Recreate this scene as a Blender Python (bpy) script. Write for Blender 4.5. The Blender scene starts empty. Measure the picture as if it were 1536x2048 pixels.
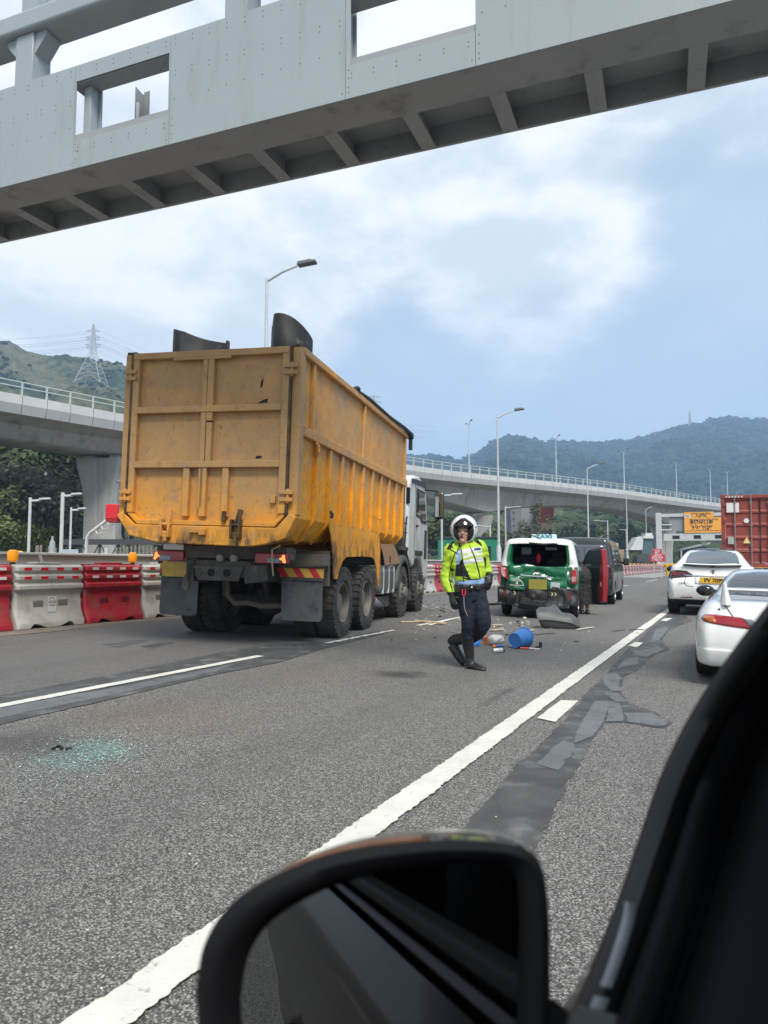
import bpy, bmesh, math, random
from mathutils import Vector, Matrix, Euler, noise
R = math.radians
SC = bpy.context.scene
COL = SC.collection

# ------------------------------------------------------------ camera
PSI, PIT, EYE, SLOPE = R(25.45), R(4.22), 1.22, 0.025      # heading left of the road, tilt, eye height, cross fall of the road
cam_data = bpy.data.cameras.new("camera")
camera = bpy.data.objects.new("camera", cam_data)
COL.objects.link(camera)
camera.location = (0, 0, EYE)
camera.rotation_euler = (R(90) + PIT, 0, PSI)
cam_data.sensor_fit = 'VERTICAL'
cam_data.sensor_height = 36.0
cam_data.lens = 1450.0 / 2048.0 * 36.0
cam_data.clip_start = 0.02
cam_data.clip_end = 9000
cam_data.dof.use_dof = True
cam_data.dof.focus_distance = 11.0
cam_data.dof.aperture_fstop = 6.5
SC.camera = camera

CAM = Vector((0, 0, EYE))
FW = Vector((-math.sin(PSI) * math.cos(PIT), math.cos(PSI) * math.cos(PIT), math.sin(PIT)))
RT = Vector((math.cos(PSI), math.sin(PSI), 0))
UP = RT.cross(FW)
def ray(x, y):
    return FW + RT * ((x - 768) / 1450.0) - UP * ((y - 1024) / 1450.0)
def at(x, y, d):                       # the place d metres ahead seen in that direction
    return CAM + ray(x, y) * d
def road(x, y, lift=0.0):              # the spot on the sloping road surface
    r = ray(x, y); t = (lift - EYE) / (r.z + SLOPE * r.x)
    return CAM + r * t
def gz(X): return -SLOPE * max(-11.0, min(14.0, X))
def lz(lat, z, h=0.0):                 # lateral / ahead of the camera -> world
    return Vector((lat * math.cos(PSI) - z * math.sin(PSI), z * math.cos(PSI) + lat * math.sin(PSI), h))

# ------------------------------------------------------------ sky and light
SUN_EL, SUN_AZ = R(54), R(138)         # azimuth clockwise from +Y
sun_dir = Vector((math.sin(SUN_AZ) * math.cos(SUN_EL), math.cos(SUN_AZ) * math.cos(SUN_EL), math.sin(SUN_EL)))
sd = bpy.data.lights.new("sun", 'SUN')
sd.energy = 2.9; sd.angle = R(24); sd.color = (1.0, 0.95, 0.86)
sun = bpy.data.objects.new("sun", sd); COL.objects.link(sun)
sun.rotation_euler = (-sun_dir).to_track_quat('-Z', 'Y').to_euler()
sun.location = (0, 0, 60)

world = bpy.data.worlds.new("World"); SC.world = world
world.use_nodes = True
W = world.node_tree; W.nodes.clear()
def wn(t, **k):
    n = W.nodes.new(t)
    for a, b in k.items(): setattr(n, a, b)
    return n
def wl(a, b): W.links.new(a, b)
def wmath(op, a, b=None, clamp=False):
    n = wn('ShaderNodeMath', operation=op, use_clamp=clamp)
    for i, s in enumerate((a, b)):
        if s is None: continue
        if isinstance(s, (int, float)): n.inputs[i].default_value = s
        else: wl(s, n.inputs[i])
    return n.outputs[0]
w_out = wn('ShaderNodeOutputWorld'); w_bg = wn('ShaderNodeBackground'); w_bg.inputs[1].default_value = 0.1
wl(w_bg.outputs[0], w_out.inputs[0])
w_sky = wn('ShaderNodeTexSky', sky_type='NISHITA'); w_sky.sun_disc = False
w_sky.sun_elevation = SUN_EL; w_sky.sun_rotation = SUN_AZ
w_sky.air_density = 1.0; w_sky.dust_density = 1.5; w_sky.ozone_density = 1.5
w_tc = wn('ShaderNodeTexCoord')
w_sep = wn('ShaderNodeSeparateXYZ'); wl(w_tc.outputs['Generated'], w_sep.inputs[0])
def wnoise(scale, detail, rough, off=(0, 0, 0), dist=0.0):
    m = wn('ShaderNodeMapping'); m.inputs[1].default_value = off; m.inputs[3].default_value = (1, 1, 1.7)
    wl(w_tc.outputs['Generated'], m.inputs[0])
    n = wn('ShaderNodeTexNoise'); n.inputs['Scale'].default_value = scale; n.inputs['Detail'].default_value = detail
    n.inputs['Roughness'].default_value = rough; n.inputs['Distortion'].default_value = dist
    wl(m.outputs[0], n.inputs['Vector']); return n.outputs[0]
def wblob(px, py, width, amount):      # a bank of cloud around that part of the sky
    d = ray(px, py).normalized()
    n = wn('ShaderNodeVectorMath', operation='DOT_PRODUCT'); wl(w_tc.outputs['Generated'], n.inputs[0]); n.inputs[1].default_value = d
    k = wmath('MULTIPLY', wmath('SUBTRACT', n.outputs['Value'], 1.0), 2.0 / (width * width))
    return wmath('MULTIPLY', wmath('POWER', 2.718, k), amount)
cov = wmath('MULTIPLY', wmath('SUBTRACT', wnoise(4.6, 8, 0.55, (3.1, 1.7, 0.4), 0.15), 0.5), 2.7)
for b in [(520, 470, .15, .48), (820, 430, .10, .55), (1210, 470, .085, .62), (1040, 440, .10, .50), (1040, 615, .085, .55), (900, 600, .05, .3), (1180, 610, .05, .35), (150, 610, .13, .60), (420, 620, .11, .60), (640, 650, .07, .40), (60, 560, .12, .4), (1480, 290, .08, .50), (1200, 270, .12, .28),
          (100, 0, .45, .8), (800, -100, .45, .5), (1360, 660, .17, -.5), (800, 760, .13, -.5), (470, 535, .05, -.3), (1440, 450, .08, -.3), (1500, 820, .25, -.35), (760, 620, .05, -.2)]:
    cov = wmath('ADD', cov, wblob(*b))
def wramp(v, a, b):
    n = wn('ShaderNodeMapRange', interpolation_type='SMOOTHSTEP'); wl(v, n.inputs[0])
    n.inputs[1].default_value = a; n.inputs[2].default_value = b; return n.outputs[0]
w_fac = wmath('ADD', wmath('MULTIPLY', wramp(cov, -.10, .85), .82), .15)
puff = wmath('SUBTRACT', wnoise(4.6, 6, 0.55, (3.1, 1.7, 0.4), 0.15), wnoise(4.6, 6, 0.55, (3.1, 1.7, 0.475), 0.15))   # thick below, thin above: a lit top
shade = wramp(wmath('ADD', wmath('ADD', wmath('MULTIPLY', puff, 1.5), wmath('MULTIPLY', wnoise(2.6, 4, .5, (7.3, 2.2, 0)), .5)), wmath('MULTIPLY', wblob(1010, 440, .07, 1.0), -.30)), .02, .46)
w_cc = wn('ShaderNodeMix', data_type='RGBA'); wl(shade, w_cc.inputs[0])
w_cc.inputs[6].default_value = (4.9, 5.4, 5.75, 1); w_cc.inputs[7].default_value = (7.0, 7.1, 7.25, 1)
# the hazy blue between the clouds
w_hz = wn('ShaderNodeMix', data_type='RGBA'); w_hz.inputs[0].default_value = 0.75
wl(w_sky.outputs[0], w_hz.inputs[6]); w_hz.inputs[7].default_value = (3.6, 4.6, 5.55, 1)
w_mx = wn('ShaderNodeMix', data_type='RGBA'); wl(w_fac, w_mx.inputs[0])
wl(w_hz.outputs[2], w_mx.inputs[6]); wl(w_cc.outputs[2], w_mx.inputs[7])
wl(w_mx.outputs[2], w_bg.inputs[0])

SC.view_settings.view_transform = 'Standard'
SC.view_settings.look = 'None'
SC.view_settings.exposure = 0.72
SC.view_settings.gamma = 1.0
SC.render.engine = 'CYCLES'
SC.cycles.max_bounces = 6
SC.cycles.volume_bounces = 1
SC.cycles.use_denoising = True

# ------------------------------------------------------------ materials
def S(r, g, b):                        # picture value -> linear
    return tuple(((c / 255.0) / 12.92 if c <= 10 else (((c / 255.0) + .055) / 1.055) ** 2.4) for c in (r, g, b))
_M = {}
def mat(name, col, rough=0.6, metal=0.0, col2=None, vs=3.0, vfac=1.0, bump=0.0, bs=40.0, coat=0.0, spec=0.5, emit=None, es=1.0,
        alpha=1.0, trans=0.0, dirt=None, dirt_s=6.0, dirt_lo=0.5, dirt_hi=0.7, streak=1.0, island=None):
    if name in _M: return _M[name]
    m = bpy.data.materials.new(name); m.use_nodes = True; _M[name] = m
    N = m.node_tree.nodes; L = m.node_tree.links
    p = N['Principled BSDF']
    p.inputs['Roughness'].default_value = rough; p.inputs['Metallic'].default_value = metal
    p.inputs['Coat Weight'].default_value = coat; p.inputs['Coat Roughness'].default_value = 0.06
    p.inputs['Specular IOR Level'].default_value = spec
    p.inputs['Alpha'].default_value = alpha; p.inputs['Transmission Weight'].default_value = trans
    if emit: p.inputs['Emission Color'].default_value = (*emit, 1); p.inputs['Emission Strength'].default_value = es
    tc = N.new('ShaderNodeTexCoord')
    out = None
    def nz(scale, det, ro=.55, strk=1.0):
        mp = N.new('ShaderNodeMapping'); L.new(tc.outputs['Object'], mp.inputs[0]); mp.inputs[3].default_value = (1, 1, strk)
        n = N.new('ShaderNodeTexNoise'); n.inputs['Scale'].default_value = scale; n.inputs['Detail'].default_value = det; n.inputs['Roughness'].default_value = ro
        L.new(mp.outputs[0], n.inputs['Vector']); return n.outputs[0]
    def rng(v, a, b, hi=1.0):
        n = N.new('ShaderNodeMapRange'); L.new(v, n.inputs[0]); n.inputs[1].default_value = a; n.inputs[2].default_value = b; n.inputs[4].default_value = hi; return n.outputs[0]
    def mix(f, a, b):
        n = N.new('ShaderNodeMix'); n.data_type = 'RGBA'; L.new(f, n.inputs[0])
        for i, s in ((6, a), (7, b)):
            if isinstance(s, tuple): n.inputs[i].default_value = (*s[:3], 1)
            else: L.new(s, n.inputs[i])
        return n.outputs[2]
    cur = tuple(col)
    if island:                         # every leaf or chip its own tone
        g = N.new('ShaderNodeNewGeometry'); cur = mix(g.outputs['Random Per Island'], cur, island)
    if col2: cur = mix(rng(nz(vs, 6), .32, .68, vfac), cur, tuple(col2))
    if dirt: cur = mix(rng(nz(dirt_s, 8, .62, streak), dirt_lo, dirt_hi), cur, tuple(dirt))
    if isinstance(cur, tuple): p.inputs['Base Color'].default_value = (*cur, 1)
    else: L.new(cur, p.inputs['Base Color'])
    if bump:
        b = N.new('ShaderNodeBump'); b.inputs['Strength'].default_value = bump; b.inputs['Distance'].default_value = 0.02
        L.new(nz(bs, 4), b.inputs['Height']); L.new(b.outputs[0], p.inputs['Normal'])
    return m

# ------------------------------------------------------------ mesh tools
class MB:
    def __init__(s): s.bm = bmesh.new(); s.mi = 0
    def face(s, pts, mi=None):
        f = s.bm.faces.new([s.bm.verts.new(Vector(p)) for p in pts]); f.material_index = s.mi if mi is None else mi; return f
    def box(s, c, d, rot=None, taper=None):
        c = Vector(c); M = rot if isinstance(rot, Matrix) else (Euler(rot).to_matrix() if rot else Matrix.Identity(3))
        vs = []
        for z in (-.5, .5):
            k = 1.0 if (taper is None or z < 0) else taper
            for x, y in ((-.5, -.5), (.5, -.5), (.5, .5), (-.5, .5)):
                vs.append(s.bm.verts.new(c + M @ Vector((x * d[0] * k, y * d[1] * k, z * d[2]))))
        for q in ((3, 2, 1, 0), (4, 5, 6, 7), (0, 1, 5, 4), (1, 2, 6, 5), (2, 3, 7, 6), (3, 0, 4, 7)):
            s.bm.faces.new([vs[i] for i in q]).material_index = s.mi
        return s
    def bar(s, a, b, w, h=None, upv=(0, 0, 1)):        # square bar between two points
        a, b = Vector(a), Vector(b); t = (b - a); L_ = t.length; t.normalize(); h = h or w
        upv = Vector(upv); r_ = t.cross(upv)
        if r_.length < 1e-4: r_ = t.cross(Vector((1, 0, 0)))
        r_.normalize(); u_ = r_.cross(t)
        M = Matrix((r_, t, u_)).transposed()
        return s.box((a + b) / 2, (w, L_, h), M)
    def ring(s, c, r, nrm, n, ref=None, ry=None):
        nrm = Vector(nrm).normalized(); a = Vector(ref) if ref else (Vector((0, 0, 1)) if abs(nrm.z) < .9 else Vector((1, 0, 0)))
        a = (a - nrm * a.dot(nrm)).normalized(); b = nrm.cross(a); ry = ry or r
        return [s.bm.verts.new(Vector(c) + a * (math.cos(2 * math.pi * i / n) * r) + b * (math.sin(2 * math.pi * i / n) * ry)) for i in range(n)]
    def skin(s, rings, closed=True, cap0=False, cap1=False):
        n = len(rings[0])
        for A, B in zip(rings, rings[1:]):
            for i in range(n if closed else n - 1):
                j = (i + 1) % n
                try: s.bm.faces.new((A[i], A[j], B[j], B[i])).material_index = s.mi
                except ValueError: pass
        if cap0: s.bm.faces.new(list(reversed(rings[0]))).material_index = s.mi
        if cap1: s.bm.faces.new(rings[-1]).material_index = s.mi
        return s
    def tube(s, pts, r, n=8, cap=True):
        pts = [Vector(p) for p in pts]; rs = r if isinstance(r, (list, tuple)) else [r] * len(pts)
        rings = []; ref = None
        for i, p in enumerate(pts):
            t = (pts[min(i + 1, len(pts) - 1)] - pts[max(i - 1, 0)]).normalized()
            if ref is None: ref = Vector((0, 0, 1)) if abs(t.z) < .9 else Vector((1, 0, 0))
            ref = (ref - t * ref.dot(t)).normalized()
            rings.append(s.ring(p, rs[i], t, n, ref))
        return s.skin(rings, True, cap, cap)
    def cyl(s, a, b, r, r2=None, n=16): return s.tube([a, b], [r, r if r2 is None else r2], n)
    def lathe(s, prof, o=(0, 0, 0), axis=(0, 0, 1), n=24, cap=True, ref=None):
        ax = Vector(axis).normalized(); rings = [s.ring(Vector(o) + ax * h, max(r, 1e-4), ax, n, ref) for r, h in prof]
        return s.skin(rings, True, cap, cap)
    def prism(s, poly, d0, d1, M=None):                # poly in (x, z), extruded along y
        M = M or Matrix.Identity(4)
        A = [s.bm.verts.new(M @ Vector((x, d0, z))) for x, z in poly]; B = [s.bm.verts.new(M @ Vector((x, d1, z))) for x, z in poly]
        s.skin([A, B], True)
        s.bm.faces.new(list(reversed(A))).material_index = s.mi; s.bm.faces.new(B).material_index = s.mi
        return s
    def grid(s, rows, closed=False):
        return s.skin([[s.bm.verts.new(Vector(p)) for p in r] for r in rows], closed)
    def ball(s, c, r, u=16, v=10, M=None):
        r = r if isinstance(r, (tuple, list)) else (r, r, r); M = M or Matrix.Identity(3)
        rings = []
        for i in range(v + 1):
            t = math.pi * i / v; k = max(math.sin(t), 1e-3)
            rings.append([s.bm.verts.new(Vector(c) + M @ Vector((r[0] * k * math.cos(2 * math.pi * j / u), r[1] * k * math.sin(2 * math.pi * j / u), -r[2] * math.cos(t)))) for j in range(u)])
        return s.skin(rings)
    def build(s, name, mats, parent=None, bevel=0.0, ang=35, loc=None, rot=None, seg=2):
        bmesh.ops.recalc_face_normals(s.bm, faces=s.bm.faces)
        me = bpy.data.meshes.new(name); s.bm.to_mesh(me); s.bm.free()
        for m in (mats if isinstance(mats, (list, tuple)) else [mats]): me.materials.append(m)
        if ang:
            me.polygons.foreach_set('use_smooth', [True] * len(me.polygons)); me.set_sharp_from_angle(angle=R(ang))
        o = bpy.data.objects.new(name, me); COL.objects.link(o)
        if parent: o.parent = parent
        if loc is not None: o.location = loc
        if rot is not None: o.rotation_euler = rot
        if bevel:
            b = o.modifiers.new('bevel', 'BEVEL'); b.width = bevel; b.segments = seg; b.limit_method = 'ANGLE'; b.angle_limit = R(40)
        return o
def tag(o, label=None, cat=None, group=None, kind=None):
    if label: o['label'] = label
    if cat: o['category'] = cat
    if group: o['group'] = group
    if kind: o['kind'] = kind
    return o
def thing(name, label, cat, loc=(0, 0, 0), rot=(0, 0, 0), group=None):
    o = bpy.data.objects.new(name, None); COL.objects.link(o); o.empty_display_size = .2
    o.location = loc; o.rotation_euler = rot
    return tag(o, label, cat, group)
def copy_tree(o, parent=None):
    c = o.copy(); COL.objects.link(c)
    if parent: c.parent = parent
    for ch in list(o.children): copy_tree(ch, c)
    return c
def text(name, s, size, m, parent=None, M=None, bold=0.0, depth=0.002, align='CENTER', sx=1.0):
    cu = bpy.data.curves.new(name, 'FONT'); cu.body = s; cu.size = size; cu.extrude = depth; cu.offset = bold; cu.align_x = align; cu.align_y = 'CENTER'
    o = bpy.data.objects.new(name, cu); COL.objects.link(o)
    dg = bpy.context.evaluated_depsgraph_get(); me = bpy.data.meshes.new_from_object(o.evaluated_get(dg))
    bpy.data.objects.remove(o); bpy.data.curves.remove(cu)
    me.name = name; me.materials.clear(); me.materials.append(m)
    for v in me.vertices: v.co.x *= sx
    if M is not None: me.transform(M)
    ob = bpy.data.objects.new(name, me); COL.objects.link(ob)
    if parent: ob.parent = parent
    return ob
def facing(x, y, z, yaw=0.0):          # text plane standing upright, read from -Y
    return Matrix.Translation((x, y, z)) @ Matrix.Rotation(yaw, 4, 'Z') @ Matrix.Rotation(R(90), 4, 'X')
def crom(P, n):                        # Catmull-Rom through points (tuples of floats)
    out = []; m = len(P)
    for i in range(m - 1):
        a, b, c, d = P[max(i - 1, 0)], P[i], P[i + 1], P[min(i + 2, m - 1)]
        for k in range(n):
            t = k / n
            out.append(tuple(.5 * (2 * b[q] + (c[q] - a[q]) * t + (2 * a[q] - 5 * b[q] + 4 * c[q] - d[q]) * t * t + (3 * b[q] - a[q] - 3 * c[q] + d[q]) * t ** 3) for q in range(len(b))))
    out.append(tuple(P[-1])); return out
# ============================================================ the ground and the road
random.seed(7)
def asphalt(name, dark, light, scale, contrast=1.0, stain=(.06, .058, .055), bump=.6, grime=True, stains=()):
    m = bpy.data.materials.new(name); m.use_nodes = True; N = m.node_tree.nodes; L = m.node_tree.links
    p = N['Principled BSDF']; p.inputs['Roughness'].default_value = .82; p.inputs['Specular IOR Level'].default_value = .35
    tc = N.new('ShaderNodeTexCoord')
    v = N.new('ShaderNodeTexVoronoi'); v.inputs['Scale'].default_value = scale; L.new(tc.outputs['Object'], v.inputs['Vector'])
    sep = N.new('ShaderNodeSeparateColor'); L.new(v.outputs['Color'], sep.inputs[0])
    cr = N.new('ShaderNodeValToRGB'); L.new(sep.outputs[0], cr.inputs[0])
    e = cr.color_ramp.elements; e[0].position = .12; e[0].color = (*dark, 1); e[1].position = .97; e[1].color = (*light, 1)
    mid = cr.color_ramp.elements.new(.6); mid.color = (*[a * .62 + b * .38 for a, b in zip(dark, light)], 1)
    # the pits between the stones
    mr = N.new('ShaderNodeMapRange'); L.new(v.outputs['Distance'], mr.inputs[0]); mr.inputs[1].default_value = .35; mr.inputs[2].default_value = .75; mr.inputs[4].default_value = .8 * contrast
    mx = N.new('ShaderNodeMix'); mx.data_type = 'RGBA'; L.new(mr.outputs[0], mx.inputs[0]); L.new(cr.outputs[0], mx.inputs[6]); mx.inputs[7].default_value = (*[c * .35 for c in dark], 1)
    cur = mx.outputs[2]
    def layer(cur, sc, lo, hi, col, amt, det=6, strk=(1, 1, 1)):
        mp = N.new('ShaderNodeMapping'); L.new(tc.outputs['Object'], mp.inputs[0]); mp.inputs[3].default_value = strk
        n = N.new('ShaderNodeTexNoise'); n.inputs['Scale'].default_value = sc; n.inputs['Detail'].default_value = det; n.inputs['Roughness'].default_value = .6; L.new(mp.outputs[0], n.inputs['Vector'])
        r = N.new('ShaderNodeMapRange'); L.new(n.outputs[0], r.inputs[0]); r.inputs[1].default_value = lo; r.inputs[2].default_value = hi; r.inputs[4].default_value = amt
        x = N.new('ShaderNodeMix'); x.data_type = 'RGBA'; L.new(r.outputs[0], x.inputs[0]); L.new(cur, x.inputs[6]); x.inputs[7].default_value = (*col, 1); return x.outputs[2]
    if grime:
        cur = layer(cur, .35, .5, .85, stain, .3)
        cur = layer(cur, 1.6, .58, .85, tuple(c * .6 for c in stain), .4)
        cur = layer(cur, .9, .5, .8, (.19, .16, .135), .22, strk=(1, .35, 1))     # brownish mud film
        cur = layer(cur, 2.2, .52, .8, tuple(c * .75 for c in stain), .35, strk=(1, .07, 1))   # long tyre marks
    for x0, y0, rx, ry, col, amt in stains:       # oil drips, mud and worn wheel paths, each where it lies
        vs_ = N.new('ShaderNodeVectorMath'); vs_.operation = 'SUBTRACT'; L.new(tc.outputs['Object'], vs_.inputs[0]); vs_.inputs[1].default_value = (x0, y0, -SLOPE * x0)
        vm = N.new('ShaderNodeVectorMath'); vm.operation = 'MULTIPLY'; L.new(vs_.outputs[0], vm.inputs[0]); vm.inputs[1].default_value = (1 / rx, 1 / ry, 0)
        vl = N.new('ShaderNodeVectorMath'); vl.operation = 'LENGTH'; L.new(vm.outputs[0], vl.inputs[0])
        n = N.new('ShaderNodeTexNoise'); n.inputs['Scale'].default_value = 3.0; n.inputs['Detail'].default_value = 6; L.new(tc.outputs['Object'], n.inputs['Vector'])
        ad = N.new('ShaderNodeMath'); ad.operation = 'MULTIPLY_ADD'; L.new(n.outputs[0], ad.inputs[0]); ad.inputs[1].default_value = 1.1; L.new(vl.outputs['Value'], ad.inputs[2])
        r = N.new('ShaderNodeMapRange'); r.interpolation_type = 'SMOOTHSTEP'; L.new(ad.outputs[0], r.inputs[0]); r.inputs[1].default_value = 1.55; r.inputs[2].default_value = .65; r.inputs[3].default_value = 0; r.inputs[4].default_value = amt
        x = N.new('ShaderNodeMix'); x.data_type = 'RGBA'; L.new(r.outputs[0], x.inputs[0]); L.new(cur, x.inputs[6]); x.inputs[7].default_value = (*col, 1); cur = x.outputs[2]
    L.new(cur, p.inputs['Base Color'])
    b = N.new('ShaderNodeBump'); b.inputs['Strength'].default_value = bump; b.inputs['Distance'].default_value = .004; b.invert = True
    L.new(v.outputs['Distance'], b.inputs['Height']); L.new(b.outputs[0], p.inputs['Normal'])
    return m
OIL, MUD, WORN = (.03, .03, .03), (.17, .115, .085), (.085, .083, .08)
A_ROAD = asphalt('coarse asphalt', (.068, .066, .062), (.415, .402, .375), 150, stains=[(*road(805, 1350)[:2], .55, .30, OIL, .8), (*road(840, 1346)[:2], .12, .12, OIL, .7), (*road(60, 1490)[:2], .75, .42, OIL, .5), (*road(330, 1430)[:2], 1.3, .9, MUD, .28), (*road(600, 1350)[:2], 1.0, 1.2, MUD, .22),
    (*road(1000, 1390)[:2], .08, .9, OIL, .5), (*road(905, 1215)[:2], 2.2, 3.5, WORN, .35), (-2.55, 9, .45, 30, WORN, .25), (-4.25, 9, .42, 30, WORN, .25), (.05, 9, .4, 26, WORN, .2), (1.6, 9, .4, 26, WORN, .2), (*road(1300, 1330)[:2], .8, .8, OIL, .25), (*road(195, 1500)[:2], .42, .26, (.17, .34, .31), .22), (*road(130, 1525)[:2], .35, .16, (.17, .34, .31), .18)])
A_SMOOTH = asphalt('worn asphalt', (.085, .082, .078), (.22, .21, .2), 150, .5, stain=(.075, .07, .066), bump=.3)
A_TAR = mat('tar patch', (.040, .0415, .043), .7, col2=(.085, .087, .088), vs=3.5, dirt=(.19, .195, .195), dirt_s=4, dirt_lo=.54, dirt_hi=.76, streak=1, bump=.6, bs=140)
A_GREY = mat('grey patch', (.105, .112, .121), .65, col2=(.15, .157, .165), vs=3.5, dirt=(.045, .046, .048), dirt_s=9, dirt_lo=.54, dirt_hi=.72, bump=.5, bs=140)
PAINT = mat('road paint', (.66, .65, .57), .65, col2=(.54, .53, .48), vs=5, dirt=(.2, .19, .18), dirt_s=30, dirt_lo=.60, dirt_hi=.72, bump=.3, bs=120)
DIRT = mat('ground dirt', (.16, .14, .11), .95, col2=(.1, .095, .075), vs=.5, bump=.4, bs=3)

b = MB()                                # one sheet to the horizon, its middle sunk under the road
xs = [-1350, -600, -120, -30, -12, 30, 200, 1050]
ys = [-95, -40, 30, 120, 420, 1200, 2400]
b.grid([[(x, y, -.35) for x in xs] for y in ys])
tag(b.build('ground', DIRT, ang=0), kind='structure')
b = MB()
xs = [-11.2, -8, -5.1, -1.4, 2, 5, 9, 14]; ys = [-25, 0, 10, 20, 40, 80, 160, 420]
b.grid([[(x, y, -SLOPE * x) for x in xs] for y in ys])
tag(b.build('road', A_ROAD, ang=0), kind='structure')
b = MB()
b.grid([[(x, y, -SLOPE * x + .004) for x in (-11.1, -10.2, -9.3, -5.2)] for y in ys])
tag(b.build('inner_lane', A_SMOOTH, ang=0), kind='structure')
# gravel and mud along the foot of the barriers
b = MB(); rows = []
for k in range(260):
    y = -4 + k * .4
    rows.append([(-10.9, y, .2725 + .008), (-9.7, y, .2425 + .008), (-9.25 + .28 * noise.noise((y * .6, 3, 0)) + .1 * noise.noise((y * 3, 1, 0)), y, .2313 + .008)])
b.grid(rows)
tag(b.build('verge', mat('verge mud', (.17, .14, .11), .95, col2=(.24, .21, .18), vs=6, dirt=(.07, .06, .05), dirt_s=25, bump=.8, bs=60), ang=0), kind='structure')

def ragged(pts, step=.045, amp=.025, f=5.0):
    out = []; n = len(pts)
    for i in range(n):
        a, c = pts[i], pts[(i + 1) % n]; d = (c - a); m = max(1, int(d.length / step)); nn = Vector((-d.y, d.x, 0)).normalized()
        for k in range(m):
            q = a + d * (k / m); q = q + nn * amp * (.55 * noise.noise((q.x * f, q.y * f, 1.7)) + .7 * noise.noise((q.x * f * 5, q.y * f * 5, 4.1))); out.append(q)
    return out
def patch(name, poly, lift, m, amp=.03):
    amp *= .6; lift *= .72
    from mathutils.geometry import tessellate_polygon
    pts = ragged(poly, amp=amp)
    b = MB(); vs = [b.bm.verts.new((q.x, q.y, -SLOPE * q.x + lift)) for q in pts]
    for t in tessellate_polygon([[Vector((q.x, q.y, 0)) for q in pts]]):
        b.bm.faces.new([vs[i] for i in t])
    return tag(b.build(name, m, ang=0), kind='structure')
def px(*l): return [road(x, y) for x, y in l]
def c8(*l): return px(*[(860 + a * .41667, 1200 + c * .41667) for a, c in l])
patch('road_repair', c8((60, 1330), (200, 1060), (340, 885), (430, 785), (560, 660), (640, 580), (710, 500), (770, 425), (840, 372), (880, 312), (935, 250), (1010, 188), (1060, 135), (1120, 95), (1150, 62),
      (1215, 66), (1260, 100), (1150, 140), (1110, 195), (1152, 238), (1065, 268), (1000, 335), (930, 370), (915, 440), (960, 500), (1080, 540), (1162, 590), (1110, 617), (930, 588), (838, 592), (795, 650), (742, 745), (685, 835), (622, 960), (560, 1070), (470, 1250), (420, 1400)), .006, A_TAR, .05)
patch('road_repair', c8((790, 487), (868, 488), (835, 585), (780, 660), (690, 692), (700, 640)), .010, A_GREY)
patch('road_repair', c8((640, 680), (690, 690), (700, 715), (612, 823), (512, 793), (590, 712)), .010, A_GREY)
patch('road_repair', c8((868, 490), (910, 500), (930, 560), (925, 585), (842, 585), (860, 520)), .010, A_GREY)
patch('road_repair', c8((835, 362), (890, 352), (915, 372), (902, 410), (925, 440), (870, 440), (832, 400)), .010, A_GREY)
patch('road_repair', c8((832, 447), (900, 450), (955, 492), (890, 492)), .010, A_GREY)
patch('road_repair', c8((935, 545), (1060, 545), (1140, 580), (1120, 608), (960, 590)), .010, A_GREY, .07)
patch('road_repair', c8((962, 235), (1010, 245), (1090, 225), (1130, 238), (1040, 275), (985, 265)), .010, A_GREY)
patch('road_repair', c8((1085, 140), (1130, 130), (1145, 140), (1100, 195), (1060, 200)), .010, A_GREY)
patch('road_repair', c8((930, 290), (1000, 275), (1000, 310), (900, 330)), .010, A_GREY)
# tar seams along the left line
patch('road_repair', px((-260, 1452), (0, 1392), (250, 1345), (430, 1308), (520, 1292), (640, 1285), (760, 1262), (770, 1268), (640, 1300), (560, 1325), (430, 1350), (210, 1402), (0, 1450), (-260, 1520)), .008, A_TAR, .04)
patch('road_repair', px((-200, 1440), (0, 1415), (240, 1375), (470, 1328), (430, 1345), (200, 1396), (0, 1437), (-200, 1482)), .0095, A_GREY, .05)
patch('road_repair', px((200, 1290), (270, 1280), (300, 1281), (240, 1296)), .008, A_TAR)
patch('road_repair', px((280, 1294), (330, 1284), (352, 1285), (305, 1298)), .008, A_TAR)
def line(name, X, w, y0, y1, lift, gap=None, jag=.008):
    b = MB(); y = y0; rows = []
    while y < y1:
        a, c = jag * noise.noise((y * 7, X, 0)) + jag * 1.3 * noise.noise((y * 47, X, 2)), jag * noise.noise((y * 7, X, 9)) + jag * 1.3 * noise.noise((y * 47, X, 7))
        x0, x1 = X - w / 2 + a, X + w / 2 + c
        rows.append([(x0, y, -SLOPE * x0 + lift), (x1, y, -SLOPE * x1 + lift)])
        y += .012 if y < 5 else .04 if y < 14 else (.3 if y < 60 else 5)
    b.grid(rows); return tag(b.build(name, PAINT, ang=0), kind='structure')
line('lane_line', -1.505, .15, -6, 400, .012)
line('lane_line', -5.13, .115, -6, 7.35, .012)
line('lane_line', -5.13, .075, 8.9, 11.2, .012, jag=.03)
line('lane_line', -5.13, .10, 12.2, 16.2, .012, jag=.02)
line('lane_line', -5.13, .11, 30, 42, .012); line('lane_line', -5.13, .11, 52, 64, .012); line('lane_line', -5.13, .11, 74, 100, .012)
for q in ([(1074, 1438), (1122, 1402), (1157, 1403), (1111, 1446)], [(1257, 1292), (1271, 1285), (1286, 1286), (1275, 1296)], [(1321, 1242), (1331, 1237), (1345, 1237), (1333, 1243)]):
    patch('lane_dash', px(*q), .012, PAINT, .012)
for k in range(16):                     # the painted hatching before the bend
    y0 = 66 + k * 4.2
    patch('hatch_mark', [Vector((-9.0, y0, 0)), Vector((-6.0, y0 + 2.6, 0)), Vector((-6.0, y0 + 4.0, 0)), Vector((-9.0, y0 + 1.4, 0))], .012, PAINT, .02)

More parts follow.
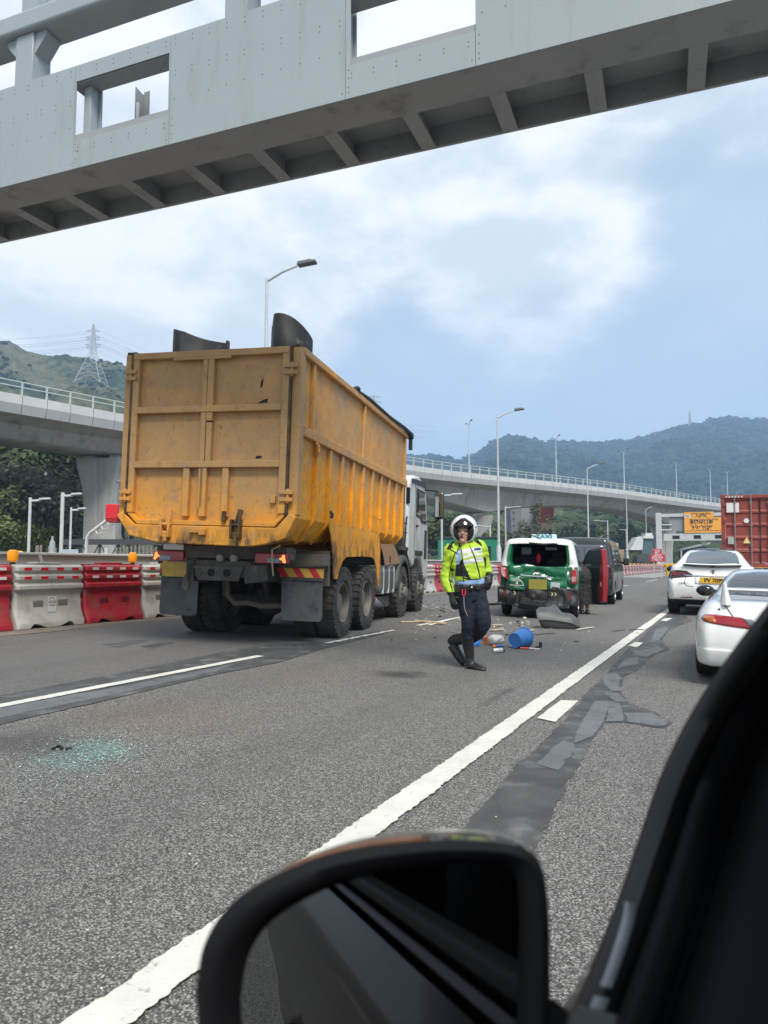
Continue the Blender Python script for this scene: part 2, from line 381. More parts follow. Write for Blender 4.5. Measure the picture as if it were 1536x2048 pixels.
# ============================================================ concrete parapet along the works
CONC = mat('pale concrete', (.58, .565, .52), .85, col2=(.50, .485, .45), vs=1.2, dirt=(.2, .19, .17), dirt_s=4, dirt_lo=.58, dirt_hi=.8, streak=.25, bump=.15, bs=50)
CONC2 = mat('viaduct concrete', (.45, .445, .425), .85, col2=(.36, .355, .335), vs=.5, dirt=(.17, .165, .155), dirt_s=.9, dirt_lo=.52, dirt_hi=.8, streak=.22, bump=.1, bs=12)
CONC3 = mat('new concrete', (.50, .51, .51), .8, col2=(.43, .44, .44), vs=.6, dirt=(.3, .3, .3), dirt_s=1.4, streak=.3, dirt_lo=.6, dirt_hi=.8)
GALV = mat('galvanised steel', (.56, .58, .59), .5, .25, col2=(.46, .48, .49), vs=5)
PALE = mat('pale grey paint', (.55, .57, .56), .5, col2=(.45, .47, .46), vs=3, dirt=(.3, .27, .2), dirt_s=4, dirt_lo=.6, dirt_hi=.8)
GREENRAIL = mat('pale green rail', (.42, .47, .46), .5)
BLACK = mat('black plastic', (.018, .018, .02), .5)
DARK = mat('dark grey steel', (.06, .062, .066), .55, .2)
wall = thing('parapet_wall', 'long low pale concrete wall running behind the red and white plastic barriers', 'wall', (-11.15, 0, .27))
y = -6.0
while y < 140:
    n = 2.95 if y < 60 else 8.95
    b = MB(); b.box((0, y + n / 2, .37), (.42, n, .74)); b.box((0, y + n / 2, .94), (.30, n, .40)); b.box((0, y + n / 2, 1.155), (.44, n, .05))
    b.build('segment', CONC, wall, bevel=.012)
    y += n + .05
# ============================================================ plastic water barriers
PRED = mat('red plastic', (.40, .018, .035), .42, col2=(.34, .02, .03), vs=2.5, dirt=(.2, .11, .09), dirt_s=3, dirt_lo=.5, dirt_hi=.78)
PWHITE = mat('white plastic', (.50, .49, .45), .45, col2=(.42, .41, .37), vs=2.5, dirt=(.24, .22, .19), dirt_s=3, dirt_lo=.52, dirt_hi=.8)
RRED = mat('red reflector', (.62, .015, .02), .25); RWHITE = mat('white reflector', (.68, .66, .64), .3)
HOLE = mat('dark hollow', (.012, .012, .012), .9)
def barrier_prof(z):                    # half thickness of the bellied section
    P = [(0, .26), (.07, .26), (.1, .25), (.2, .195), (.32, .165), (.5, .15), (.575, .15), (.60, .215), (.665, .215), (.69, .165), (.72, .165), (.75, .205), (.81, .205), (.835, .16), (.86, .16), (.885, .195), (.95, .19), (.985, .12)]
    return P
def barrier_mesh(body, refl, parent):
    b = MB(); Lh = .64
    P = barrier_prof(0); rows = []
    ys = [-Lh, -Lh + .04, -.42, -.36, -.30, -.12, 0, .12, .30, .36, .42, Lh - .04, Lh]
    for y in ys:
        ring = []
        e = .03 if abs(y) >= Lh else 0
        for z, t in P:
            zz = z
            if z < .08 and .12 <= abs(y) <= .42 and abs(abs(y) - .27) < .12: zz = max(z, .07)
            ring.append((t - e, y, zz))
        rows.append(ring + [(-x, y_, z_) for x, y_, z_ in reversed(ring)])
    rr = [[b.bm.verts.new(Vector(p)) for p in r] for r in rows]
    b.skin(rr, True, True, True)
    b.box((0, 0, 1.0), (.2, .46, .05))                       # filler hump
    for s in (-1, 1):                                        # interlocking lugs at the ends
        for z in (.16, .38, .56, .76): b.box((0, s * (Lh + .02), z), (.20, .06, .09))
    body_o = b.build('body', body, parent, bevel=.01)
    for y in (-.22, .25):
        h = MB(); h.box((.150, y, .37), (.034, .20, .115)); h.build('recess', mat('shaded white hollow', (.16, .155, .14), .8) if body is not PRED else mat('shaded red hollow', (.13, .008, .012), .7), parent, bevel=.04, seg=4)  # the hollow's shade is put into the block's darker colour
    for y in (-.45, -.15, .15, .45):
        for xx, zz in ((.207, .78), (.199, .918)):
            f = MB(); f.box((xx, y, zz), (.006, .13, .042)); f.build('reflector', refl, parent)
white_b = thing('water_barrier', 'white plastic water barrier with red reflectors and a pasted paper notice', 'barrier', group='water filled barriers along the works')
barrier_mesh(PWHITE, RRED, white_b)
red_b = thing('water_barrier', 'dusty red plastic water barrier with white reflectors right of the white one with a notice', 'barrier', group='water filled barriers along the works')
barrier_mesh(PRED, RWHITE, red_b)
AMBER = mat('amber lens', (.85, .33, .01), .2, emit=(1.0, .35, .02), es=.12)
lamp0 = thing('warning_lamp', 'amber warning lamp on the white barrier joint at far left', 'lamp', group='amber warning lamps on the barriers')
b = MB(); b.lathe([(.04, 0), (.05, .01), (.05, .04)], n=16); b.build('base', BLACK, lamp0)
b = MB(); b.lathe([(.05, .04), (.085, .07), (.095, .13), (.095, .19), (.08, .235), (.05, .25)], n=20); b.build('lens', AMBER, lamp0)
PITCH = 1.335; k = 0; lamp_first = True; bars = []
ybar = 7.52 + .67 - 2 * PITCH
YS = []
while ybar < 128: YS.append(ybar); ybar += PITCH
BLAB = {0: None}
for i, y in enumerate(YS):
    hidden = (11.8 < y < 17.5)
    if hidden: continue
    white = (i % 2 == 0)
    src = white_b if white else red_b
    first = not src.get('placed')
    o = src if first else copy_tree(src)
    src['placed'] = 1
    o.location = (-9.94, y, .25); o.rotation_euler = (0, 0, random.uniform(-.02, .02))
    col = 'white' if white else 'red'
    o['label'] = {0: 'white water barrier at the left edge of the picture beyond the red one', 1: 'red water barrier cut by the left edge of the picture', 2: 'white water barrier with a small paper notice between its two holes',
                  3: 'dusty red water barrier between two white ones left of the tipper truck', 4: 'white water barrier half hidden behind the left mudflap of the truck', 5: 'red water barrier tucked behind the truck tyres',}.get(i,
                  col + (' water barrier in the long row behind the police officer' if y < 45 else ' water barrier in the far row beside the dark van'))
    bars.append((i, y, o))
for _, y, o in bars:
    if 'placed' in o: del o['placed']
# paper notice
n_ = MB(); n_.box((0, 0, 0), (.003, .16, .25)); no = n_.build('notice', mat('notice paper', (.62, .62, .6), .7), None, loc=(-9.755, YS[2] + .02, .25 + .36), rot=(0, -.06, 0))
tag(no, 'small white paper notice pasted on the white barrier', 'notice')
for s, z, sz in (('CEDD', .03, .055), ('土木工程拓展署', -.02, .018), ('OTHER NOTES', -.05, .015)):
    if s == 'OTHER NOTES': continue
    text('lettering', s, sz, BLACK, no, Matrix.Translation((.003, 0, z)) @ Matrix.Rotation(R(90), 4, 'Z') @ Matrix.Rotation(R(90), 4, 'X'), depth=.001)
b = MB(); b.tube([(.003, .05 * math.cos(t * .2 + .2), .06 + .045 * math.sin(t * .2 + .2)) for t in range(15)], .004, 5); b.build('arch_mark', BLACK, no)
lk = 0
for i, y in [(0, 7.62), (1, 10.1), (2, 27.3), (3, 36.9)] + [(j, 24.0 + j * 4.0) for j in range(4, 27)]:
    o = lamp0 if i == 0 else copy_tree(lamp0)
    o.location = (-9.94, y, 1.235); o.rotation_euler = (0, 0, y); o.scale = (.84, .84, .9)
    o['label'] = {0: 'large amber warning lamp on the barrier joint at far left', 1: 'amber warning lamp on the barrier beside the truck tail lamp', 2: 'amber warning lamp just right of the truck cab',
                  3: 'amber warning lamp on the barrier left of the taxi'}.get(i, 'small amber warning lamp in the far row of barriers')
# cable slung along the barrier tops
b = MB(); b.tube([(-9.86 + .04 * math.sin(q * 1.3), 4.5 + q * .35, 1.245 - .02 * abs(math.sin(q * 1.9))) for q in range(24)], .012, 6)
tag(b.build('cable', BLACK), 'black cable lying along the top of the near barriers', 'cable')

# ============================================================ gantry over the road
GREY = mat('gantry grey paint', (.325, .37, .385), .42, col2=(.30, .345, .36), vs=.8, dirt=(.25, .275, .28), dirt_s=5, dirt_lo=.54, dirt_hi=.8, streak=.12, spec=.4)
GREYS = mat('gantry steel', (.31, .325, .335), .5, col2=(.27, .285, .292), vs=1.5, dirt=(.10, .098, .095), dirt_s=3, dirt_lo=.56, dirt_hi=.8)
RIVET = mat('rivet', (.10, .11, .12), .5)
gan = thing('overhead_gantry', 'massive grey steel gantry with riveted panels crossing above the road', 'gantry', (-7.52, 5.42, 0), (0, 0, math.atan2(.55, 7.67)))
def gbox(bm, u0, u1, v0, v1, w0, w1): bm.box(((u0 + u1) / 2, (v0 + v1) / 2, (w0 + w1) / 2), (u1 - u0, v1 - v0, w1 - w0))
U0, U1 = -7, 14
# front panels: full plates and plates round the openings, each butted to the next with an open joint
J = .005
plates = [(-7, -3.5, None), (-3.5, 1.086, None), (1.086, 2.378, (1.10, 2.36, 5.918, 6.612)), (2.378, 4.398, None), (4.398, 5.655, (4.45, 5.655 - J, 5.926, 6.60)), (5.655, 8.9, None), (8.9, 14, None)]
for u0, u1, hole in plates:
    b = MB(); u0 += J / 2; u1 -= J / 2
    if hole is None: gbox(b, u0, u1, 0, .012, 5.6, 6.8)
    else:
        a, c, d, e = hole
        gbox(b, u0, u1, 0, .012, 5.6, d); gbox(b, u0, u1, 0, .012, e, 6.8)
        if a - u0 > .01: gbox(b, u0, a, 0, .012, d, e)
        if u1 - c > .01: gbox(b, c, u1, 0, .012, d, e)
    pl = b.build('panel', GREY, gan, ang=0)
    b = MB()
    def dot(u, w): b.cyl((u, -.003, w), (u, .006, w), .0052, n=8)
    lo, hi = u0 + .06, u1 - .06
    nu = max(2, int((hi - lo) / .205))
    for k in range(nu + 1):
        u = lo + (hi - lo) * k / nu
        for w in ((6.745, 6.69) if hole else (6.745, 6.69, 6.40, 6.345, 6.08)): 
            if hole and w < 6.62: continue
            dot(u, w)
        for w in (5.84, 5.795): dot(u, w)if hole else None
    for w in (5.66, 5.71, 5.80, 5.88): dot(u0 + .03, w)
    for w in (5.66,): dot(u1 - .03, w)
    b.build('rivet', RIVET, pl, ang=0)['kind'] = 'stuff'
# soffit: flanges, cross ribs and the recessed floor above them
b = MB(); gbox(b, U0, U1, .014, .445, 5.6, 5.625); gbox(b, U0, U1, .40, .445, 5.627, 5.80); gbox(b, U0, U1, .014, .05, 5.627, 6.0); b.build('front_flange', GREYS, gan, bevel=.004)
b = MB(); gbox(b, U0, U1, 1.065, 1.10, 5.604, 6.02); b.build('rear_flange', GREYS, gan, bevel=.004)
b = MB(); gbox(b, U0, U1, .447, 1.063, 5.83, 5.85); b.build('floor_plate', GREYS, gan)
u = -6.4
while u < 13.5:
    b = MB(); gbox(b, u, u + .155, .447, 1.06, 5.602, 5.622); gbox(b, u + .07, u + .085, .447, 1.06, 5.624, 5.828); b.build('rib', GREYS, gan, bevel=.003)
    u += .862
b = MB()
gbox(b, U0, U1, .014, .10, 6.70, 6.795); gbox(b, 1.0, 2.5, .02, .22, 6.60, 6.655); gbox(b, 4.3, 5.7, .02, .2, 6.60, 6.65)
b.build('top_flange', GREYS, gan, bevel=.004)
for u in (1.12, 4.28, -3.4, 2.44, 5.75, 9.0):
    b = MB(); gbox(b, u, u + .1, .10, .22, 5.9, 6.7); gbox(b, u + .04, u + .13, .224, .25, 5.9, 6.66); b.build('panel_post', GREY, gan, bevel=.006)
b = MB(); b.prism([(1.14, 5.86), (1.25, 5.86), (1.25, 7.0), (1.14, 7.13)], .90, .908); b.prism([(.908, 5.86), (.985, 5.86), (.985, 7.04), (.908, 7.0)], 1.243, 1.251, Matrix(((0, 1, 0, 0), (1, 0, 0, 0), (0, 0, 1, 0), (0, 0, 0, 1)))); b.build('angle_bracket', GREYS, gan)
b = MB(); gbox(b, 1.252, 1.335, .93, .936, 5.86, 7.04); b.build('bracket_plate', GREYS, gan)
b = MB(); gbox(b, 1.17, 1.21, .885, .897, 5.86, 6.9); b.build('cable_tray', RWHITE, gan)
b = MB(); b.tube([(4.46, .3, 5.94), (4.95, .3, 5.955), (5.05, .3, 5.95), (5.08, .3, 5.90)], .012, 6); b.tube([(5.12, .3, 5.9), (5.14, .3, 5.96), (5.2, .3, 5.97), (6.2, .3, 5.985)], .012, 6); b.tube([(2.0, .75, 5.86), (2.06, .75, 5.92), (2.2, .75, 5.95), (3.5, .75, 5.96)], .012, 6)
b.build('handrail', GREY, gan)
# upper chord, a rounded box beam, with posts and gussets
b = MB(); gbox(b, U0, U1, .0, .385, 7.46, 7.715); b.build('upper_chord', GREY, gan, bevel=.045, seg=5)
for u in (.09, 3.0, 5.9, -2.8):
    b = MB(); gbox(b, u, u + .27, .06, .33, 6.802, 7.458); b.build('chord_post', GREY, gan, bevel=.012)
    if u < 2:
        for s, w0 in ((-1, 0), (1, .27)):
            b = MB()
            b.prism([(u + w0, 7.20), (u + w0 + s * .17, 7.40), (u + w0 + s * .17, 7.457), (u + w0, 7.457)] if s > 0 else [(u, 7.457), (u - .17, 7.457), (u - .17, 7.40), (u, 7.20)], .09, .30)
            b.build('gusset', GREY, gan, bevel=.003)
b = MB(); gbox(b, .16, .42, .06, .33, 7.718, 8.9); b.build('upper_post', GREY, gan, bevel=.01)
b = MB(); b.prism([(.0, 7.718), (.15, 7.718), (.15, 7.95)], .19, .21); b.build('gusset', GREY, gan)
b = MB(); b.prism([(.43, 7.95), (.43, 7.718), (.62, 7.718)], .19, .21); b.build('gusset', GREY, gan)
for u in (-6.7, 13.6):
    b = MB(); gbox(b, u, u + .7, .12, 1.0, -.2, 5.598); b.build('leg', GREY, gan, bevel=.02)
b = MB(); b.tube([(3.42, .5, 6.8), (3.42, .5, 7.46)], .012, 6); b.build('cable', BLACK, gan)
# ============================================================ viaduct
VTOP = 14.2
ctrl = [(-60, 12), (-44, 33), (-28.4, 53.7), (-22.4, 61.6), (-9, 79.5), (3.4, 93.2), (11.9, 101), (26.9, 112.5), (41.9, 125), (54.5, 137), (66.6, 148), (90, 167), (120, 188)]
path = [lz(a, c) for a, c in crom(ctrl, 24)]          # the near edge of the deck; the centre line runs 5 m behind it
path = [p + Vector((-(d := (path[min(i + 1, len(path) - 1)] - path[max(i - 1, 0)]).normalized()).y, d.x, 0)) * 5.0 for i, p in enumerate(path)]
S_ = [0.0]
for p, q in zip(path, path[1:]): S_.append(S_[-1] + (q - p).length)
def vat(s):
    s = max(0, min(S_[-1] - 1e-3, s))
    for i in range(len(S_) - 1):
        if S_[i + 1] >= s:
            t = (s - S_[i]) / (S_[i + 1] - S_[i]); p = path[i].lerp(path[i + 1], t); d = (path[min(i + 2, len(path) - 1)] - path[max(i - 1, 0)]).normalized()
            return p, d, Vector((d.y, -d.x, 0))
def near_s(pt): return min(range(len(path)), key=lambda i: (path[i] - pt).length)
def vs_for(lat, z): return S_[near_s(lz(lat, z))]
def s_col(px_):
    def col(p): v = p - CAM; return 768 + 1450 * v.dot(RT) / max(1, v.dot(FW))
    return S_[min(range(len(path)), key=lambda i: abs(col(path[i]) - px_))]
P0, P1, P2 = s_col(203), s_col(958), s_col(1330)
piers_s = [P0 - 52, P0, P1, P2, P2 + 48]
def depth_at(s):
    for a, c in zip(piers_s, piers_s[1:]):
        if a <= s <= c:
            t = (s - a) / (c - a); e = max(0, 2 * t - 1) if c == P1 else (0 if c == P0 else abs(2 * t - 1)); return 3.0 + 2.2 * e ** 2.1
    return 3.0
via = thing('viaduct', 'curving grey concrete viaduct on flared piers crossing behind the traffic', 'viaduct')
prof = lambda D: [(4.7, -.8), (4.72, -1.38), (3.3, -1.7), (2.8, -1.9), (2.2, -D + .14), (1.95, -D), (-1.95, -D), (-2.2, -D + .14), (-2.8, -1.9), (-3.3, -1.7), (-4.72, -1.38), (-4.7, -.8)]
b = MB(); rings = []; s = 0
while s < S_[-1]:
    p, d, n = vat(s)
    rings.append([b.bm.verts.new(p + n * a + Vector((0, 0, VTOP + h))) for a, h in prof(depth_at(s))]); s += 1.5
b.skin(rings, True, True, True); b.build('box_girder', CONC2, via, ang=30)
PAN = 1.96
b = MB(); s = 30.0
while s < S_[-1] - PAN:
    p0, d0, n0 = vat(s + .03); p1, d1, n1 = vat(s + PAN - .03)
    for sg in (1, -1):
        pr = [(4.74, 0), (5.02, 0), (5.07, -.72), (4.84, -1.45), (4.74, -1.45)]
        A = [b.bm.verts.new(p0 + n0 * (sg * a) + Vector((0, 0, VTOP + h))) for a, h in pr]; B = [b.bm.verts.new(p1 + n1 * (sg * a) + Vector((0, 0, VTOP + h))) for a, h in pr]
        b.skin([A, B], True, True, True)
    s += PAN
pp = b.build('parapet', CONC3, via, ang=20); pp['kind'] = 'stuff'
for sg in (1, -1):
    b = MB()
    ln = [[], []]; s = 30.0; k = 0
    while s < S_[-1] - 2:
        p, d, n = vat(s); o = p + n * (sg * 4.9) + Vector((0, 0, VTOP))
        for j, h in ((0, .62), (1, 1.02)): ln[j].append(o + Vector((0, 0, h)))
        if k % 2 == 0: b.box(o + Vector((0, 0, .5)), (.10, .16, 1.02), Matrix.Rotation(math.atan2(d.y, d.x), 3, 'Z'))
        s += PAN / 2; k += 1
    for l in ln: b.tube(l, .05, 6)
    r = b.build('railing', GREENRAIL, via); r['kind'] = 'stuff'
for i, s in enumerate(piers_s[:5]):
    p, d, n = vat(s); v_ = Vector((FW.x, FW.y, 0)).normalized().lerp(d, .25).normalized(); n = Vector((v_.y, -v_.x, 0)); d = v_; M = Matrix((n, d, Vector((0, 0, 1)))).transposed()
    top = VTOP - depth_at(s) - .35
    lv = [(0, 1.55, 1.0), (top - 5.2, 1.55, 1.0), (top - 3.6, 1.62, 1.02), (top - 2.4, 1.82, 1.08), (top - 1.4, 2.1, 1.14), (top - .7, 2.32, 1.18), (top, 2.4, 1.2)]
    b = MB(); rings = []
    for z, hw, hd in lv:
        rings.append([b.bm.verts.new(p + M @ Vector((x, y, z))) for x, y in ((-hw, -hd * .55), (-hw * .82, -hd), (-.2, -hd), (-.12, -hd + .1), (.12, -hd + .1), (.2, -hd), (hw * .82, -hd), (hw, -hd * .55), (hw, hd * .55), (hw * .82, hd), (-hw * .82, hd), (-hw, hd * .55))])
    b.skin(rings, True, True, True); pr = b.build('pier', CONC2, via, ang=30)
    for a in (-1.2, 1.2):
        b = MB(); b.box(p + n * a + Vector((0, 0, top + .18)), (.9, .9, .35), Matrix.Rotation(math.atan2(d.y, d.x), 3, 'Z')); b.build('bearing', CONC, pr)
p, d, n = vat(P0 + 2.6)
b = MB(); b.tube([p + n * 2.75 + Vector((0, 0, VTOP - 2.6)), p + n * 2.3 + Vector((0, 0, VTOP - 4.3)), p - d * 1.0 + n * 2.0 + Vector((0, 0, VTOP - 5.3)), p - d * 2.6 + n * 1.95 + Vector((0, 0, VTOP - 5.45))], .09, 8); b.build('drain_pipe', GALV, via)
# ============================================================ street lamps
def lamp_post(H, arm, two=False, thick=.085, base=True):
    root = bpy.data.objects.new('street_lamp', None); COL.objects.link(root); root.empty_display_size = .3
    b = MB(); b.tube([(0, 0, 0), (0, 0, H * .5), (0, 0, H)], [thick, thick * .8, thick * .55], 10); b.build('pole', GALV, root)
    if base:
        b = MB(); b.lathe([(thick * 1.75, 0), (thick * 1.75, 2.1), (thick * 1.1, 2.35)], n=12); b.build('base_sleeve', GALV, root)
    for sg in ((1, -1) if two else (1,)):
        b = MB(); b.tube([(0, 0, H - .08), (sg * arm * .5, 0, H + .18), (sg * arm, 0, H + .34)], [.045, .04, .035], 8); a = b.build('arm', GALV, root)
        b = MB(); b.box((sg * (arm + .32), 0, H + .39), (.60, .27, .09), (0, -sg * .11, 0)); b.box((sg * (arm + .25), 0, H + .455), (.45, .2, .05), (0, -sg * .11, 0))
        b.build('lamp_head', mat('lamp head grey', (.12, .125, .13), .5), root, bevel=.03)
    return root
lamp_A = lamp_post(10.15, 1.0)
LA = [(lz(-3.7, 22.3), 'tall galvanised street lamp rising behind the tipper truck'), (lz(6.9, 43.6), 'tall street lamp between the police officer and the taxi'), (lz(18.9, 67), 'street lamp standing just above the dark van roof'),
      (lz(30.2, 90), 'small far street lamp left of the white works machine'), (lz(42, 116), 'smallest far street lamp beside the far sign gantry post')]
for i, (p, l) in enumerate(LA):
    o = lamp_A if i == 0 else copy_tree(lamp_A)
    o.location = (p.x, p.y, .1); o.rotation_euler = (0, 0, PSI * .55)
    tag(o, l, 'street lamp', 'street lamps along the works')
lamp_B = lamp_post(9.2, 1.1, True, .12, False)
for i, (s, l) in enumerate([(s_col(939), 'double armed lamp post on the viaduct nearest the truck cab'), (s_col(1118), 'double armed viaduct lamp post above the taxi'), (s_col(1254), 'double armed viaduct lamp post above the white works machine'),
                            (s_col(1357), 'double armed viaduct lamp post above the far gantry post'), (s_col(1425), 'double armed viaduct lamp post just left of the red container'), (s_col(1462), 'double armed viaduct lamp post above the red container'),
                            (s_col(708), 'double armed lamp post peeping over the truck body edge')]):
    o = lamp_B if i == 0 else copy_tree(lamp_B)
    p, d, n = vat(s); o.location = p + Vector((0, 0, VTOP - 1.0)); o.rotation_euler = (0, 0, math.atan2(n.y, n.x) - .5); o.scale = (1, 1, 1)
    tag(o, l, 'lamp post', 'double lamp posts on the viaduct')
def small_lamp(px_, py_top, px_head, z, l, col=PALE, w=.13):
    p = at(px_, 1131, z); h = at(px_, py_top, z).z
    o = thing('works_lamp', l, 'lamp post', (p.x, p.y, 0), (0, 0, PSI), 'short lamp posts in the works area')
    b = MB(); b.tube([(0, 0, 0), (0, 0, h)], w / 2, 10); b.build('pole', col, o)
    a = (px_head - px_) / 1450 * z; s_ = 1 if a > 0 else -1
    b = MB(); b.tube([(0, 0, h - .12), (a * .55, 0, h - .1)], .04, 6); b.build('arm', col, o)
    b = MB(); b.box((a * .75, 0, h - .05), (abs(a) * .55, .16, .07), (0, -s_ * .05, 0)); b.build('lamp_head', mat('lamp head pale', (.5, .5, .49), .5), o, bevel=.02)
small_lamp(56, 994, 95, 25, 'short white lamp post leftmost in the works area', w=.10)
small_lamp(121, 984, 158, 24, 'thick rust streaked pale lamp post in front of the forest', w=.12)
small_lamp(139, 1014, 168, 29, 'short white lamp post beside the big viaduct pier', w=.08)
small_lamp(884, 985, 925, 34, 'slim lamp post behind the truck wing mirror', GALV, .10)
small_lamp(981, 1050, 955, 62, 'slim lamp post with its head turned left before the viaduct pier', GALV, .16)
small_lamp(1012, 1012, 1042, 78, 'slim lamp post left of the grey block', GALV, .16)
small_lamp(1217, 1040, 1190, 95, 'faint slim lamp post on the slope behind the van', GALV, .16)
small_lamp(1254, 1058, 1240, 110, 'faint slim lamp post left of the white works machine', GALV, .15)
# ============================================================ hills
HILLS = {}
def hill(name, prof_px, d_ridge, d_foot, mats, seed, rough, step=9, rows=70, back=1.2, shape=1.15, bump_scale=.03):
    P = sorted(prof_px); b = MB(); grid = []
    def ridge(x):
        for (x0, y0), (x1, y1) in zip(P, P[1:]):
            if x0 <= x <= x1: t = (x - x0) / (x1 - x0); t = t * t * (3 - 2 * t) * .5 + t * .5; return y0 + (y1 - y0) * t
        return P[0][1] if x < P[0][0] else P[-1][1]
    x = P[0][0]; cols = []
    while x <= P[-1][0]:
        r_ = ray(x, 1131); r_ = Vector((r_.x, r_.y, 0)); H = max(1.0, (1131 - ridge(x)) / 1450.0 * d_ridge); cols.append((r_, H)); x += step
    for j in range(rows + 1):
        t = j / rows * back; row = []
        d = d_foot + (d_ridge - d_foot) * t
        for i, (r_, H) in enumerate(cols):
            q = r_ * d
            k = (min(t, 1) ** shape) if t <= 1 else max(0, 1 - (t - 1) * 1.2)
            e = math.sin(min(t, 1) * math.pi)
            n1 = noise.fractal((q.x / (d_ridge * .16), q.y / (d_ridge * .16), seed), .8, 2.1, 5)
            n2 = noise.fractal((q.x * bump_scale * 4, q.y * bump_scale * 4, seed + 5), .9, 2.2, 4)
            z = H * k + H * .16 * n1 * e + rough * (n2 * .5 + .2) * (1 if t > .02 else 0)
            row.append((q.x, q.y, z - 1.0 if j else -3.0))
        grid.append(row)
    b.grid(grid); HILLS[name] = grid
    return tag(b.build(name, mats, ang=180), kind='structure')
def woods(name, cols, scale, island=.5):
    m = bpy.data.materials.new(name); m.use_nodes = True; N = m.node_tree.nodes; L = m.node_tree.links; p = N['Principled BSDF']; p.inputs['Roughness'].default_value = .95; p.inputs['Specular IOR Level'].default_value = .1
    tc = N.new('ShaderNodeTexCoord')
    def n_(s, d, r): 
        q = N.new('ShaderNodeTexNoise'); q.inputs['Scale'].default_value = s; q.inputs['Detail'].default_value = d; q.inputs['Roughness'].default_value = r; L.new(tc.outputs['Object'], q.inputs['Vector']); return q.outputs[0]
    a = N.new('ShaderNodeMath'); a.operation = 'MULTIPLY_ADD'; L.new(n_(scale * 9, 5, .7), a.inputs[0]); a.inputs[1].default_value = island
    c = N.new('ShaderNodeMath'); c.operation = 'MULTIPLY'; L.new(n_(scale, 6, .6), c.inputs[0]); c.inputs[1].default_value = 1 - island; L.new(c.outputs[0], a.inputs[2])
    cr = N.new('ShaderNodeValToRGB'); L.new(a.outputs[0], cr.inputs[0]); e = cr.color_ramp.elements
    e[0].position = .42; e[0].color = (*cols[0], 1); e[1].position = .59; e[1].color = (*cols[-1], 1)
    for i, q in enumerate(cols[1:-1]): x = e.new(.42 + .17 * (i + 1) / (len(cols) - 1)); x.color = (*q, 1)
    L.new(cr.outputs[0], p.inputs['Base Color'])
    b = N.new('ShaderNodeBump'); b.inputs['Strength'].default_value = 1.0; b.inputs['Distance'].default_value = 1.0 / scale * .02; L.new(n_(scale * 9, 6, .7), b.inputs['Height']); L.new(b.outputs[0], p.inputs['Normal'])
    return m
W_FAR = woods('far woods', [(.008, .019, .011), (.022, .040, .020), (.048, .070, .032)], .012, .6)
W_LEFT = woods('scrub hillside', [(.018, .030, .014), (.045, .056, .026), (.09, .09, .045), (.125, .117, .064)], .022, .45)
W_FOOT = woods('foothill scrub', [(.02, .036, .014), (.048, .066, .024), (.095, .10, .038), (.145, .135, .056)], .03, .55)
hill('far_hills', [(560, 965), (700, 935), (760, 922), (820, 912), (870, 909), (900, 915), (925, 920), (950, 908), (990, 884), (1015, 872), (1042, 869), (1065, 876), (1095, 884), (1130, 882), (1200, 884), (1250, 880), (1300, 868), (1350, 853), (1400, 845), (1440, 835), (1475, 831), (1510, 836), (1560, 838), (1640, 850), (1720, 880), (1800, 960)], 1700, 520, W_FAR, 3.3, 14, step=5, rows=90, bump_scale=.012)
hill('left_hill', [(-460, 640), (-380, 610), (-300, 600), (-80, 640), (0, 672), (40, 690), (75, 700), (118, 698), (150, 704), (190, 716), (250, 721), (330, 735), (420, 770), (520, 820), (640, 880), (760, 930), (900, 975), (1000, 1030), (1080, 1100)], 620, 190, W_LEFT, 8.1, 6, step=6, rows=110, bump_scale=.02)
hill('foothill', [(700, 1040), (800, 1000), (880, 985), (960, 990), (1040, 1000), (1120, 1004), (1200, 1014), (1260, 1028), (1330, 1052), (1420, 1080), (1500, 1096), (1700, 1110), (1800, 1125)], 330, 170, W_FOOT, 5.7, 4, step=6, rows=70, bump_scale=.04)
def hill_trees(name, n, r0, r1, thr, cell, cols, tmax, seed):     # the tree crowns on the slopes, one mass nobody could count
    rnd = random.Random(seed); G = HILLS[name]; b = MB(); J = int(len(G) * tmax); k = 0; tries = 0
    ico = [(0, 0, -.6), (.72, -.53, -.1), (-.28, -.85, -.1), (-.9, 0, -.1), (-.28, .85, -.1), (.72, .53, -.1), (.28, -.85, .5), (-.72, -.53, .5), (-.72, .53, .5), (.28, .85, .5), (.9, 0, .5), (0, 0, .95)]
    fc = [(1, 2, 6), (2, 3, 7), (3, 4, 8), (4, 5, 9), (5, 1, 10), (1, 6, 10), (2, 7, 6), (3, 8, 7), (4, 9, 8), (5, 10, 9), (11, 6, 7), (11, 7, 8), (11, 8, 9), (11, 9, 10), (11, 10, 6)]
    while k < n and tries < n * 12:
        tries += 1; j = rnd.random() ** .8 * (J - 2); i = rnd.random() * (len(G[0]) - 2); a, c = int(j), int(i); u, v = j - a, i - c
        p = (Vector(G[a][c]).lerp(Vector(G[a][c + 1]), v)).lerp(Vector(G[a + 1][c]).lerp(Vector(G[a + 1][c + 1]), v), u)
        if noise.fractal((p.x / cell, p.y / cell, 3.3 + seed), .8, 2.1, 4) < thr: continue
        r = r0 + (r1 - r0) * rnd.random() ** 2; vs = [b.bm.verts.new(p + Vector((x * r * rnd.uniform(.75, 1.25), y * r * rnd.uniform(.75, 1.25), z * r * rnd.uniform(.7, 1.15) + r * .25))) for x, y, z in ico]
        for q in fc: b.bm.faces.new([vs[m] for m in q])
        k += 1
    return tag(b.build(name.replace('hills', 'hill') + '_trees', mat(name + ' tree crowns', cols[0], .95, island=cols[1], spec=.1, col2=cols[2], vs=.02), ang=0), kind='stuff')
hill_trees('far_hills', 13000, 3.0, 6.2, -.5, 160, [(.012, .025, .012), (.034, .054, .024), (.02, .04, .018)], .86, 1)
